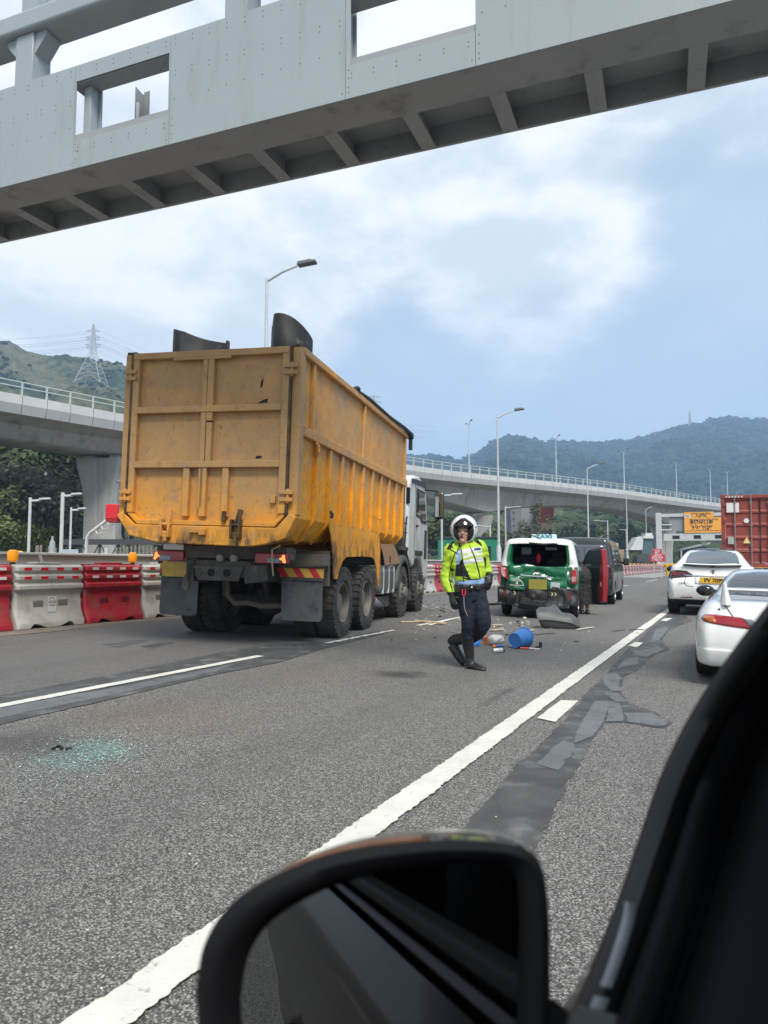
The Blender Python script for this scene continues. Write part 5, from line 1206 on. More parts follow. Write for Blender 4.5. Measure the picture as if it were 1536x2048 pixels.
# ------------------------------------------------------------ white electric SUV
suv = thing('suv', 'white electric SUV ahead with dark tail lamps and a yellow number plate', 'car'); place(suv, -.42, 18.75, 0.0, .01)
lv = [(.24, .86, .40, 4.6, .25, .06), (.34, .95, .16, 4.8, .28, .08), (.38, .965, .07, 4.85, .3, .09), (.44, .975, .03, 4.9, .32, .1), (.62, .995, -.01, 4.92, .34, .11), (.78, .995, .0, 4.9, .36, .11), (.86, .985, .04, 4.85, .36, .11), (.98, .965, .10, 4.65, .36, .11),
      (1.10, .93, .13, 4.3, .36, .10), (1.17, .90, .15, 3.95, .36, .10), (1.20, .865, .25, 3.75, .38, .12), (1.24, .82, .40, 3.6, .38, .13), (1.36, .735, .74, 3.3, .38, .14), (1.48, .665, 1.1, 3.0, .38, .14), (1.56, .595, 1.42, 2.75, .34, .13), (1.605, .49, 1.7, 2.6, .28, .1), (1.632, .32, 1.9, 2.45, .2, .06), (1.64, .05, 2.1, 2.3, .04, .01)]
rows = car_shell(lv)
def mf(c, n): return 1 if c.z < .375 + (.0 if c.y < 1 else 0) else 0
bd, bv = car_body('body', rows, [WHITEP, MATT], suv, [arch_cut(s * .9, y, .40, .36) for s in (-1, 1) for y in (.98, 3.95)], matfn=mf)
decal('rear_window', bv, [(-.60, 1.25), (0, 1.235), (.60, 1.25), (.575, 1.40), (.52, 1.515), (.3, 1.57), (0, 1.585), (-.3, 1.57), (-.52, 1.515), (-.575, 1.40)], 'rear', SKYGLASS, suv, cuts=4)
decal('roof_glass', bv, [(-.5, 1.6), (.5, 1.6), (.5, 2.6), (-.5, 2.6)], 'top', GLASS, suv)
for s, sd_ in ((-1, 'left'), (1, 'right')):
    decal('side_window', bv, [(1.15, 1.12), (1.2, 1.30), (1.7, 1.48), (2.2, 1.53), (2.7, 1.5), (3.2, 1.3), (3.5, 1.13)], sd_, GLASS, suv, cuts=4)
    t_ = decal('tail_lamp', bv, [(s * x, z) for x, z in ((.985, .93), (.98, 1.0), (.93, 1.055), (.75, 1.075), (.55, 1.06), (.40, .965), (.42, .93), (.6, .915), (.8, .885), (.95, .88))], 'rear', mat('dark red lamp', (.045, .008, .012), .12, coat=.6), suv, off=.012, thick=.012)
    decal('lamp_bar', bv, [(s * x, z) for x, z in ((.93, .985), (.6, .985), (.6, 1.0), (.93, 1.0))], 'rear', LENS, t_, off=.021, thick=.003)
    decal('lamp_bar', bv, [(s * x, z) for x, z in ((.8, .93), (.9, .92), (.9, 1.03), (.8, 1.04))], 'rear', mat('deep red lens', (.14, .01, .015), .15), t_, off=.020, thick=.003)
    decal('reflector', bv, [(s * x, z) for x, z in ((.42, .425), (.68, .42), (.68, .44), (.42, .45))], 'rear', LENS, suv, off=.006)
    decal('bumper_gap', bv, [(s * x, z) for x, z in ((.565, .93), (.58, .93), (.59, .80), (.55, .715), (.4, .69), (.4, .68), (.56, .705), (.605, .80))], 'rear', HOLE, suv, off=.002, thick=.002)
    b = MB(); b.ball((s * 1.10, 3.15, 1.08), (.12, .07, .085)); b.build('wing_mirror', GLASS, suv); b = MB(); b.bar((s * .9, 3.2, 1.04), (s * 1.04, 3.16, 1.05), .05, .05); b.build('mirror_foot', BLK, suv)
    wheel(suv, s * .885, .98, .36, .27, s, RIM_D); wheel(suv, s * .885, 3.95, .36, .26, s, RIM_D)
    decal('arch_trim', bv, [(.98 + math.cos(R(a)) * .44, .36 + math.sin(R(a)) * .44) for a in range(-10, 191, 20)] + [(.98 + math.cos(R(a)) * .395, .36 + math.sin(R(a)) * .395) for a in range(190, -11, -20)], sd_, BLK, suv, off=.006)
decal('chrome_strip', bv, [(-.62, .945), (0, .93), (.62, .945), (.62, .965), (0, .95), (-.62, .965)], 'rear', CHROME, suv, off=.02, thick=.015)
decal('light_recess', bv, [(-.36, .76), (.36, .76), (.38, .93), (-.38, .93)], 'rear', WHITEP, suv, off=.004)
rows_ = []
for k in range(25):
    x = -.64 + 1.28 * k / 24; q = 1 - (x / .64) ** 2
    e_ = .02 + .98 * q ** .5; rows_.append([(x, .22 - .06 * q, 1.215 - .02 * q), (x, .13 - .06 * q, 1.225 - .02 * q), (x, .12 - .06 * q, 1.215 - .025 * q), (x, .17 - .06 * q, 1.215 - .065 * e_), (x, .30, 1.205 - .03 * e_)])
b = MB(); rr = [[b.bm.verts.new(Vector(p)) for p in r] for r in rows_]; b.skin(rr, True, True, True); b.build('spoiler', BLK, suv)
b = MB(); b.tube([(-.64 + 1.28 * k / 24, .13 - .06 * (1 - ((k - 12) / 12) ** 2), 1.232 - .018 * (1 - ((k - 12) / 12) ** 2)) for k in range(25)], .012, 6); b.build('spoiler_lip', WHITEP, suv)
b = MB(); b.box((.05, -.018, .845), (.62, .02, .135)); npl = b.build('number_plate', mat('plate amber', (.72, .42, .03), .4), suv, bevel=.005)
text('lettering', 'PV 7099', .125, BLACK, npl, facing(.05, -.0295, .845), bold=.004)
b = MB(); b.prism([(-.055, 1.075), (-.05, 1.09), (0, 1.095), (.05, 1.09), (.055, 1.075), (.02, 1.077), (.008, 1.0), (-.008, 1.0), (-.02, 1.077)], .088, .1, Matrix.Translation((.03, -.0, 0))); b.build('badge', mat('badge grey', (.12, .12, .13), .3, .7), suv)
text('model_lettering', 'MODEL X', .05, mat('badge grey', (.12, .12, .13)), suv, facing(-.62, .030, .765))
# ------------------------------------------------------------ white sports car
spc = thing('sports_car', 'low white sports coupe with a rear wing close ahead, half hidden by the pillar', 'car'); place(spc, .50, 7.95, 0.0, .01)
lv = [(.18, .78, .20, 4.1, .2, .06), (.20, .83, .09, 4.2, .26, .10), (.25, .85, .03, 4.25, .30, .12), (.355, .862, -.01, 4.28, .34, .14), (.372, .862, .0, 4.28, .34, .14), (.45, .868, .0, 4.28, .36, .14), (.56, .87, .01, 4.26, .4, .15), (.66, .855, .05, 4.2, .42, .15), (.74, .825, .10, 4.1, .44, .15), (.81, .775, .155, 3.95, .45, .14),
      (.845, .73, .27, 3.8, .46, .12), (.87, .70, .55, 3.5, .45, .10), (.90, .675, .85, 3.1, .42, .10), (.98, .63, 1.02, 2.8, .4, .09), (1.07, .57, 1.22, 2.55, .36, .08), (1.14, .50, 1.45, 2.35, .3, .06), (1.17, .38, 1.65, 2.2, .2, .04), (1.18, .05, 1.85, 2.05, .04, .01)]
rows = car_shell(lv)
bd, bv = car_body('body', rows, [PEARL], spc, [arch_cut(s * .75, y, .345, .30, .3) for s in (-1, 1) for y in (.95, 3.4)])
decal('rear_window', bv, [(-.62, .895), (0, .885), (.62, .895), (.55, 1.03), (.47, 1.115), (.25, 1.145), (0, 1.15), (-.25, 1.145), (-.47, 1.115), (-.55, 1.03)], 'rear', SKYGLASS, spc, cuts=4)
for s, sd_ in ((-1, 'left'), (1, 'right')):
    decal('side_window', bv, [(1.35, .92), (1.6, 1.06), (1.9, 1.09), (2.3, 1.06), (2.75, .92)], sd_, GLASS, spc)
    t_ = decal('tail_lamp', bv, [(s * x, z) for x, z in ((.80, .66), (.78, .695), (.72, .71), (.5, .70), (.40, .685), (.32, .60), (.46, .60), (.62, .615), (.76, .635))], 'rear', mat('tail red', (.30, .008, .014), .15, coat=.8), spc, off=.006, smooth=4)
    decal('indicator', bv, [(s * x, z) for x, z in ((.795, .66), (.78, .688), (.70, .698), (.68, .69), (.66, .63), (.75, .64))], 'rear', mat('amber lens tail', (.42, .10, .015), .15, coat=.8), t_, off=.011, smooth=3)
    decal('reverse_lens', bv, [(s * x, z) for x, z in ((.42, .688), (.34, .684), (.22, .60), (.34, .60))], 'rear', mat('grey lens tail', (.16, .19, .21), .15, coat=.8), t_, off=.010)
    decal('boot_gap', bv, [(s * x, z) for x, z in ((.665, .86), (.655, .86), (.56, .79), (.50, .70), (.51, .695), (.57, .785))], 'rear', mat('gap grey', (.12, .12, .12), .7), spc, off=.002, thick=.002)
    b = MB(); rr = []
    for z_, xa, xb, ya, yb in ((.81, .50, .63, .16, .46), (.87, .52, .62, .18, .45), (.94, .54, .61, .21, .44), (1.0, .555, .605, .24, .43), (1.035, .56, .595, .27, .41), (1.045, .565, .585, .31, .38)):
        rr.append([b.bm.verts.new(Vector((s * (xa + xb) / 2 + (xb - xa) / 2 * math.cos(t * math.pi / 6), (ya + yb) / 2 + (yb - ya) / 2 * math.sin(t * math.pi / 6), z_))) for t in range(12)])
    b.skin(rr, True, True, True); b.build('wing_post', PEARL, spc)
    b = MB(); b.bar((s * .6, 2.7, .86), (s * .8, 2.68, .87), .05, .04); b.ball((s * .83, 2.68, .87), (.115, .075, .075)); b.build('wing_mirror', BLK, spc)
    wheel(spc, s * .76, .95, .305, .235, s, RIM_S); wheel(spc, s * .76, 3.4, .305, .21, s, RIM_S)
    b = MB(); b.prism([(.62, .752), (.655, .765), (.625, .78)], 0, .004, Matrix.Translation((s * 0 - (1.24 if s < 0 else 0) * 0, .0, 0)) @ Matrix.Scale(s, 4, (1, 0, 0)) @ Matrix.Translation((.0, .135, 0))); b.build('jet_mark', BLACK, spc)
b = MB(); rr = []
for k in range(17):
    x = -.57 + 1.14 * k / 16; rr.append([b.bm.verts.new(Vector(p)) for p in ((x, .27, .962), (x, .28, .978), (x, .36, .988), (x, .43, .978), (x, .43, .968), (x, .36, .962))])
b.skin(rr, True, True, True); b.build('rear_wing', PEARL, spc)
b = MB(); b.cyl((.35, .1, .19), (.35, .45, .19), .035, n=14); b.build('exhaust', GALV, spc)
# ------------------------------------------------------------ red container lorry
lor = thing('container_trailer', 'flatbed trailer under the red container with a yellow long vehicle board', 'trailer'); place(lor, .98, 28.6, 0)
b = MB(); b.box((0, 6.1, 1.02), (2.2, 12.2, .2)); b.build('bed', CHAS, lor)
b = MB(); b.box((0, -.03, 1.09), (2.4, .03, .19)); bb = b.build('warning_board', CHYEL, lor)
text('lettering', 'LONG VEHICLE', .16, BLACK, bb, facing(0, -.05, 1.09), bold=.012, sx=1.35)
for s in (-1, 1):
    for y in (1.0, 2.3, 3.6):
        b = MB(); b.lathe([(.25, -.14), (.48, -.14), (.5, -.1), (.5, .1), (.48, .14), (.25, .14)], (s * 1.0, y, .5), (1, 0, 0), 28); b.build('wheel', RUBBER_CAR, lor)
    b = MB(); b.box((s * .85, -.02, .8), (.5, .06, .14)); b.build('tail_lamp', LENS, lor)
    b = MB(); b.box((s * .98, .2, .52), (.5, .012, .5)); b.build('mudflap', FLAP, lor)
con = thing('shipping_container', 'rust red steel shipping container on the trailer at the right edge', 'container', (.98, 28.6, 1.135), (0, SLOPE * .6, 0))
CR = mat('container red', (.28, .052, .036), .55, col2=(.22, .042, .03), vs=1.5, dirt=(.12, .035, .025), dirt_s=4, dirt_lo=.58, dirt_hi=.8, streak=.4)
b = MB()
rows_ = []
n_ = 88
for k in range(n_ + 1):
    y = .1 + 11.9 * k / n_; ph = k % 4; dx = 0 if ph in (0, 1) else -.036
    rows_.append((y, dx))
for s in (-1, 1): b.grid([[(s * (1.2 + dx), y, .15), (s * (1.2 + dx), y, 2.48)] for y, dx in rows_])
b.build('side_wall', CR, con, ang=0)
b = MB(); b.box((0, 6.05, 2.55), (2.4, 12.0, .05)); b.build('roof', CR, con)
for s in (-1, 1):
    b = MB(); b.box((s * 1.18, .07, 1.3), (.12, .16, 2.6)); b.build('corner_post', CR, con, bevel=.01)
    for z in (.06, 2.54): b = MB(); b.box((s * 1.18, .06, z), (.17, .19, .13)); b.build('corner_casting', CR, con, bevel=.012)
b = MB(); b.box((0, .07, 2.52), (2.2, .14, .12)); b.build('header', CR, con, bevel=.008); b = MB(); b.box((0, .07, .07), (2.2, .14, .12)); b.build('sill', CR, con, bevel=.008)
for s in (-1, 1):
    b = MB(); xs_ = (s * .02, s * 1.10)
    zz_l = [.14, .36, .44, .85, .93, 1.30, 1.38, 1.75, 1.83, 2.20, 2.28, 2.45]; pr = []
    for i, z in enumerate(zz_l): pr.append((.045 if (i // 2) % 2 == 0 else .045, z))
    rr = []
    for i in range(5):
        z0 = .16 + i * .46; rr += [(.04, z0), (.075, z0 + .05), (.075, z0 + .36), (.04, z0 + .41)]
    rr.append((.04, 2.45))
    b.grid([[(xs_[0], y, z), (xs_[1], y, z)] for y, z in rr]); d_ = b.build('door', CR, con, ang=0)
    for x in (.28, .80):
        b = MB(); b.cyl((s * x, .0, .05), (s * x, .0, 2.56), .024, n=10)
        for z in (.2, .8, 1.5, 2.3): b.box((s * x, .015, z), (.09, .04, .07))
        b.build('locking_bar', mat('dull galvanised', (.26, .2, .18), .55, .4), d_)
        b = MB(); b.bar((s * x, -.03, .55), (s * (x + (.26 if x < .5 else -.26)), -.03, .57), .035, .015); b.build('handle', mat('dull galvanised', (.26, .2, .18)), d_)
    for z in (.35, .95, 1.65, 2.25): b = MB(); b.box((s * 1.14, -.02, z), (.08, .05, .12)); b.build('hinge', CR, d_)
b = MB(); b.box((0, .035, 1.3), (.035, .02, 2.3)); b.build('door_seal', HOLE, con)
b = MB(); b.box((-.86, .012, 2.13), (.40, .01, .34)); b.build('white_placard', RWHITE, con)
b = MB(); b.lathe([(.001, 0), (.085, 0), (.085, .01)], (-.43, .012, 1.66), (0, 1, 0), 20); b.build('round_placard', RWHITE, con)
b = MB(); b.box((-.93, .012, .96), (.2, .01, .26)); b.build('grey_plate', mat('plate grey', (.36, .36, .34), .6), con)
b = MB(); b.prism([(-.55, .86), (-.31, .86), (-.43, 1.09)], .005, .015); b.build('warning_triangle', mat('warning yellow', (.72, .56, .22), .5), con)
LW = mat('stencil white', (.55, .52, .5), .7)
for s_, z, sz in (('DCSU 450921 6', 2.10, .15), ('MAX.GROSS  30480 KGS', 1.68, .085), ('TARE  3830 KGS', 1.5, .085), ('NET  26650 KGS', 1.33, .085), ('CU.CAP  76.3 CU.M', 1.13, .085)):
    text('lettering', s_, sz, LW, con, facing(.32, .026, z), align='LEFT')
for k in range(6): b = MB(); b.prism([(-1.1 + k * .1, 2.49), (-1.06 + k * .1, 2.49), (-1.02 + k * .1, 2.55), (-1.06 + k * .1, 2.55)], -.012, -.004); b.build('hazard_stripe', RWHITE, con)
# ------------------------------------------------------------ dark van
van = thing('van', 'dark grey van standing in front of the crashed taxi', 'van'); place(van, -3.92, 21.5, R(3.2), .01)
VANP = mat('dark van paint', (.022, .027, .026), .2, coat=.8, col2=(.03, .033, .032), vs=1)
lv = [(.28, .80, .12, 4.55, .2, .04), (.34, .85, .04, 4.65, .22, .05), (.5, .865, .0, 4.68, .24, .05), (.75, .87, .0, 4.68, .24, .05), (.95, .868, .02, 4.62, .24, .05), (1.10, .86, .03, 4.45, .24, .05), (1.16, .855, .04, 4.3, .24, .05), (1.4, .82, .08, 4.0, .24, .05), (1.65, .78, .12, 3.7, .24, .05), (1.82, .745, .15, 3.45, .24, .05), (1.90, .68, .2, 3.3, .2, .05), (1.935, .5, .3, 3.1, .15, .04), (1.945, .05, .6, 2.6, .05, .01)]
rows = car_shell(lv)
bd, bv = car_body('body', rows, [VANP], van, [arch_cut(s * .75, y, .37, .33, .3) for s in (-1, 1) for y in (.95, 3.75)])
decal('rear_window', bv, [(-.7, 1.2), (.7, 1.2), (.66, 1.72), (-.66, 1.72)], 'rear', SKYGLASS, van)
VG = mat('van glass', (.02, .035, .033), .04, spec=.7, coat=0)
for s, sd_ in ((-1, 'left'), (1, 'right')):
    decal('side_window', bv, [(.35, 1.17), (.4, 1.72), (1.55, 1.76), (1.55, 1.17)], sd_, VG, van)
    decal('side_window', bv, [(1.62, 1.17), (1.62, 1.76), (2.75, 1.76), (2.75, 1.17)], sd_, VG, van)
    decal('side_window', bv, [(2.82, 1.17), (2.82, 1.75), (3.3, 1.72), (3.95, 1.2)], sd_, VG, van)
    decal('door_gap', bv, [(1.58, .42), (1.595, .42), (1.595, 1.76), (1.58, 1.76)], sd_, HOLE, van, off=.003)
    decal('tail_lamp', bv, [(s * .84, .75), (s * .84, 1.15), (s * .70, 1.15), (s * .72, .75)], 'rear', mat('dark red lamp', (.045, .008, .012)), van)
    b = MB(); b.box((s * 1.0, 3.62, 1.27), (.19, .10, .26)); b.build('wing_mirror', VANP, van, bevel=.045, seg=3); b = MB(); b.bar((s * .84, 3.65, 1.22), (s * .95, 3.62, 1.22), .05, .06); b.build('mirror_arm', BLK, van)
    wheel(van, s * .76, .95, .33, .22, s, RIM_S); wheel(van, s * .76, 3.75, .33, .22, s, RIM_S)
b = MB(); b.box((.5, 1.0, 1.955), (.04, .2, .03)); b.tube([(.5, 1.0, 1.96), (.6, .9, 2.03), (.75, .9, 2.0)], .012, 6); b.build('roof_aerial', BLK, van)
# ------------------------------------------------------------ the crushed taxi
tax = thing('taxi', 'green and white taxi with its tail crushed and rear window smashed out', 'taxi'); place(tax, -3.74, 15.42, R(8.0), .01)
GREENP = mat('taxi green', (.005, .13, .052), .25, coat=.7, col2=(.004, .10, .042), vs=3); TWHITE = mat('taxi white', (.68, .69, .68), .25, coat=.6)
lv = [(.26, .74, .20, 4.2, .2, .05), (.31, .80, .06, 4.3, .22, .06), (.36, .83, .0, 4.35, .24, .07), (.5, .845, -.03, 4.38, .26, .07), (.63, .845, -.02, 4.38, .26, .07), (.68, .84, .04, 4.36, .26, .06), (.85, .84, .06, 4.3, .24, .06), (1.0, .84, .09, 4.1, .22, .06), (1.08, .835, .10, 3.7, .22, .06), (1.12, .83, .11, 3.55, .22, .06), (1.35, .785, .15, 3.2, .2, .06), (1.55, .735, .19, 2.9, .2, .06), (1.64, .70, .22, 2.75, .2, .06), (1.685, .64, .27, 2.6, .18, .05), (1.71, .45, .36, 2.4, .12, .04), (1.715, .05, .7, 1.9, .04, .01)]
rows = car_shell(lv, vz=4)
def crush(p):
    x, y, z = p
    if y < .55 and z < 1.2:
        k = max(0, 1 - y / .55); d = .10 * noise.noise((x * 2.6, z * 3.2, 1.3)) + .05 * noise.noise((x * 7, z * 7, 4.0))
        y += k * (d + .10 * math.exp(-((x + .1) / .5) ** 2 - ((z - .95) / .22) ** 2) + .12 * math.exp(-((x + .35) / .22) ** 2 - ((z - .5) / .2) ** 2))
        z += k * .035 * noise.noise((x * 4, z * 4, 8)); x += k * .02 * noise.noise((z * 6, x * 4, 2))
    return (x, y, z)
def mf(c, n):
    if c.z > 1.10 or (c.z > 1.02 and abs(c.x) > .6 and c.y > .3): return 0
    if c.z > .655 + (.0 if c.y > .5 else .0): return 1
    return 2 if c.y < .75 or c.z < .36 else 1
def win_cut(b):
    pts = [(-.60, 1.10), (-.655, 1.16), (-.625, 1.5), (-.58, 1.575), (-.3, 1.59), (.3, 1.585), (.58, 1.565), (.625, 1.5), (.655, 1.18), (.60, 1.10), (.25, 1.07), (-.25, 1.09)]
    b.prism(pts, -.5, 2.0); b.box((0, 2.9, 1.36), (1.1, 2.2, .40))
bd, bv = car_body('body', rows, [TWHITE, GREENP, MATT], tax, [arch_cut(s * .72, y, .35, .31, .3) for s in (-1, 1) for y in (.72, 3.4)] + [win_cut], deform=crush, matfn=mf)
# green inner edges of the smashed tailgate
ring = crom([(-.60, 1.11), (-.655, 1.2), (-.63, 1.5), (-.57, 1.575), (0, 1.59), (.57, 1.565), (.625, 1.5), (.655, 1.2), (.60, 1.10), (.25, 1.07), (-.25, 1.09), (-.60, 1.11)], 4)
b = MB(); rows_ = []
for x, z in ring:
    k = .86 if abs(x) > .4 else .97; j = .02 * noise.noise((x * 8, z * 8, 1))
    t = .13 + .04 * (z - 1.1)
    side_ = abs(x) > .52
    rows_.append([(x * 1.01, .085 + (z - 1.07) * .2 + j, z), (x * (.93 if side_ else .985), .11 + (z - 1.07) * .2 + j, 1.33 + (z - 1.33) * .965), (x * (.885 if side_ else .97) , .17 + (z - 1.07) * .2 - j, 1.33 + (z - 1.33) * .93), (x * (.87 if side_ else .965), .26 + (z - 1.07) * .2, 1.33 + (z - 1.33) * .90)])
b.mi = 0; b.grid(rows_)
for f in b.bm.faces:
    c_ = f.calc_center_median(); f.material_index = 0 if (abs(c_.x) > .50 or c_.z < 1.16) else 1
b.build('hatch_frame', [GREENP, BLK], tax)
# tailgate skin, crumpled
def crumple_sheet(name, x0, x1, z0, z1, m, amp, yf, n=26, mz=16, droop=None):
    b = MB(); rows_ = []
    for i in range(n + 1):
        x = x0 + (x1 - x0) * i / n; r_ = []
        for j in range(mz + 1):
            z = z0 + (z1 - z0) * j / mz + (droop(x) * (1 - j / mz) if droop else 0)
            d = abs(noise.noise((x * 2.3 + 1, z * 2.9, 2.2))) * amp + abs(noise.noise((x * 5.5, z * 4.5, 6.0))) * amp * .5
            r_.append((x + .015 * noise.noise((x * 3, z * 5, 3)), yf(x, z) - d, z + (.05 * noise.noise((x * 3.1, 1, 5)) + (.05 * math.exp(-((x + .25) / .2) ** 2)) if j == mz else 0)))
        rows_.append(r_)
    b.grid(rows_); o = b.build(name, m, tax, ang=14); q = o.modifiers.new('thick', 'SOLIDIFY'); q.thickness = .012; return o
crumple_sheet('tailgate', -.60, .62, .585, 1.09, GREENP, .12, lambda x, z: -.015 + .10 * max(0, z - .8) + .08 * math.exp(-((x) / .45) ** 2) * (1 if z > .85 else .3))
b = MB(); b.tube([(-.34, -.085, .90), (0, -.075, .885), (.34, -.085, .865)], .02, 8); b.build('chrome_grip', CHROME, tax)
b = MB(); b.tube([(.0 + .07 * math.cos(a * .52), -.06, .97 + .045 * math.sin(a * .52)) for a in range(13)], .008, 6); b.tube([(.0 + .03 * math.cos(a * .52), -.063, .97 + .043 * math.sin(a * .52)) for a in range(13)], .007, 6); b.tube([(.0 + .06 * math.cos(a * .52), -.064, .985 + .014 * math.sin(a * .52)) for a in range(13)], .007, 6); b.build('badge', mat('badge dark', (.05, .06, .055), .3, .6), tax)
b = MB(); b.box((.02, -.105, .72), (.37, .012, .21), (.12, 0, .05)); b.build('number_plate', mat('dirty plate', (.38, .31, .06), .6, col2=(.24, .24, .05), vs=7), tax)
for s in (-1, 1):
    p_ = [(-.79, 1.09), (-.66, 1.04), (-.62, .80), (-.74, .84), (-.80, .95)] if s < 0 else [(.69, .74), (.82, .75), (.81, 1.06), (.70, 1.05)]
    b = MB(); b.prism(p_, -.02, .14); tl = b.build('tail_lamp', mat('taxi lens', (.38, .02, .03), .2, coat=.6), tax, bevel=.02)
    q_ = [(-.765, 1.06), (-.70, 1.02), (-.67, .85), (-.735, .87), (-.775, .95)] if s < 0 else [(.71, .79), (.80, .80), (.80, .90), (.71, .90)]
    b = MB(); b.prism(q_, -.03, -.019); b.build('clear_lens', mat('broken clear lens', (.55, .45, .45), .25, col2=(.42, .16, .15), vs=14), tl, bevel=.006)
    b = MB(); b.prism([(s * .66, .4), (s * .69, .4), (s * .68, .56), (s * .65, .56)] if s > 0 else [(-.69, .44), (-.66, .40), (-.69, .55), (-.71, .57)], -.09, -.07); b.build('reflector', LENS, tax)
    wheel(tax, s * .735, .72, .305, .185, s, RIM_S); wheel(tax, s * .735, 3.4, .305, .185, s, RIM_S)
    decal('side_window', bv, [(.5, 1.12), (.62, 1.58), (1.45, 1.60), (1.45, 1.12)], 'left' if s < 0 else 'right', VG, tax)
    decal('side_window', bv, [(1.52, 1.12), (1.52, 1.60), (2.35, 1.57), (2.9, 1.15)], 'left' if s < 0 else 'right', VG, tax)
    b = MB(); b.box((s * .95, 2.95, 1.12), (.14, .08, .12)); b.build('wing_mirror', TWHITE, tax, bevel=.03)
crumple_sheet('rear_bumper', -.84, .84, .27, .64, MATT, .15, lambda x, z: -.05 + .12 * abs(x) ** 3 + (.12 * math.exp(-((x + .42) / .16) ** 2)), 40, 14, lambda x: -.10 * math.exp(-((x + .12) / .28) ** 2) + .06 * noise.noise((x * 5, 0, 3)))
b = MB(); b.prism([(-.36, .30), (.12, .24), (.16, .36), (-.30, .44)], -.14, -.10); b.prism([(-.45, .30), (-.40, .55), (-.36, .55), (-.38, .28)], -.15, -.11); b.build('hanging_trim', MATT, tax, bevel=.01)
for x, f in ((.30, 1), (.37, 1), (-.48, -1)):
    b = MB(); b.prism([(x, .49), (x + .02, .49), (x + .05, .525), (x + .02, .56), (x, .56), (x + .03, .525)], -.155, -.15); b.build('chevron_mark', mat('pale yellow', (.65, .62, .3), .5), tax)
b = MB(); b.box((.05, .05, 1.745), (.56, .13, .11)); sgn = b.build('roof_sign', mat('roof sign', (.50, .62, .66), .35), tax, bevel=.02); sgn.location = (0, .9, .02)
text('lettering', 'TAXI', .12, mat('sign teal', (.03, .20, .24), .5), sgn, facing(.05, -.0185, 1.745), bold=.006, sx=1.35)
b = MB(); b.tube([(-.20, .42, 1.77), (-.12, .36, 1.76), (.0, .30, 1.71), (.1, .24, 1.63), (.14, .20, 1.55)], .014, 7); b.build('wiper', BLACK, tax)
b = MB(); b.tube([(-.2, .2, 1.60), (.1, .2, 1.575), (.3, .22, 1.59), (.4, .2, 1.58)], .02, 6); b.build('torn_trim', BLACK, tax)
for x in (-.38, .36):
    b = MB(); b.box((x, 1.1, 1.0), (.5, .14, .6)); b.box((x, 1.1, 1.36), (.26, .1, .17)); b.build('seat', mat('seat cloth', (.03, .03, .033), .9), tax, bevel=.04)
    b = MB(); b.box((x, 2.0, 1.0), (.5, .14, .6)); b.box((x, 2.0, 1.38), (.26, .1, .17)); b.build('seat', mat('seat cloth', (.012, .012, .014)), tax, bevel=.04)
b = MB(); b.box((-.34, .95, 1.44), (.22, .02, .15)); b.build('glimpse_panel', mat('glimpse grey', (.40, .42, .40), .4), tax, bevel=.01)  # pale panel added to suggest the bright windscreen glimpsed through the cabin
b = MB(); b.box((-.34, .938, 1.44), (.10, .006, .08)); b.build('panel_inset', GLASS, tax)
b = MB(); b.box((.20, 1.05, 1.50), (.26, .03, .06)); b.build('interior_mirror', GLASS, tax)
b = MB(); b.prism([(-.2, 1.36), (.0, 1.34), (.02, 1.50), (-.18, 1.53)], 2.02, 2.03); b.build('glimpse_card', mat('glimpse grey', (.40, .42, .40)), tax)  # another pale card added as a glimpse of windscreen light
b = MB(); b.lathe([(.01, .0), (.045, .05), (.06, .12), (.05, .17), (.01, .23)], (-.03, .55, 1.16), n=10); b.build('red_ornament', mat('red tassel', (.55, .02, .04), .6), tax)
b = MB(); b.box((-.05, .3, 1.60), (.22, .02, .02)); b.build('third_lamp', RWHITE, tax)
# round seating sticker and printed label
b = MB(); cx, cz = -.42, .685
b.tube([(cx + .135 * math.cos(R(a)), -.088 - .0 * a, cz + .135 * math.sin(R(a))) for a in range(0, 181, 12)] , .006, 5); b.tube([(cx - .15, -.088, cz), (cx + .15, -.088, cz)], .006, 5); st_ = b.build('seat_sticker', RWHITE, tax)
text('lettering', '4', .09, RWHITE, st_, facing(cx, -.09, cz + .045), bold=.004); text('lettering', '乘客座位', .045, RWHITE, st_, facing(cx, -.09, cz + .098)); text('lettering', 'SEATS', .035, RWHITE, st_, facing(cx, -.09, cz - .03))
b = MB(); b.box((.38, -.092, .70), (.19, .006, .14), (0, .08, 0)); s2 = b.build('label_sticker', mat('sticker grey', (.42, .47, .48), .5), tax, bevel=.02); b = MB(); b.box((.38, -.098, .655), (.15, .004, .035), (0, .08, 0)); b.build('label_band', BLACK, s2)
# open door on the right hand side
dr = bpy.data.objects.new('open_door', None); COL.objects.link(dr); dr.parent = tax; dr.location = (.80, 2.5, .02); dr.rotation_euler = (0, 0, R(-56)); dr['label'] = 'open right hand door with dark red edge'
b = MB(); b.box((.46, 0, .70), (.92, .09, .80)); b.build('inner_panel', mat('door trim black', (.012, .02, .018), .5), dr, bevel=.03)
DRED = mat('dark red door edge', (.26, .008, .016), .3, coat=.6)
b = MB(); b.prism([(.85, .28), (1.0, .30), (1.03, .6), (1.03, 1.0), (.98, 1.5), (.90, 1.5), (.90, 1.1), (.87, .8), (.80, .6)], -.06, .07); b.build('door_edge', DRED, dr, bevel=.015)
b = MB(); b.tube([(.05, 0, 1.08), (.22, 0, 1.36), (.34, 0, 1.47), (.55, 0, 1.51), (.92, 0, 1.53)], [.022, .016, .015, .015, .018], 8); b.build('window_frame', mat('deep red frame', (.10, .008, .012), .4), dr)
b = MB(); b.prism([(.08, 1.09), (.25, 1.37), (.36, 1.46), (.88, 1.51), (.88, 1.09)], -.004, .004); b.build('window', mat('door glass', (.04, .06, .055), .05, alpha=.75), dr)
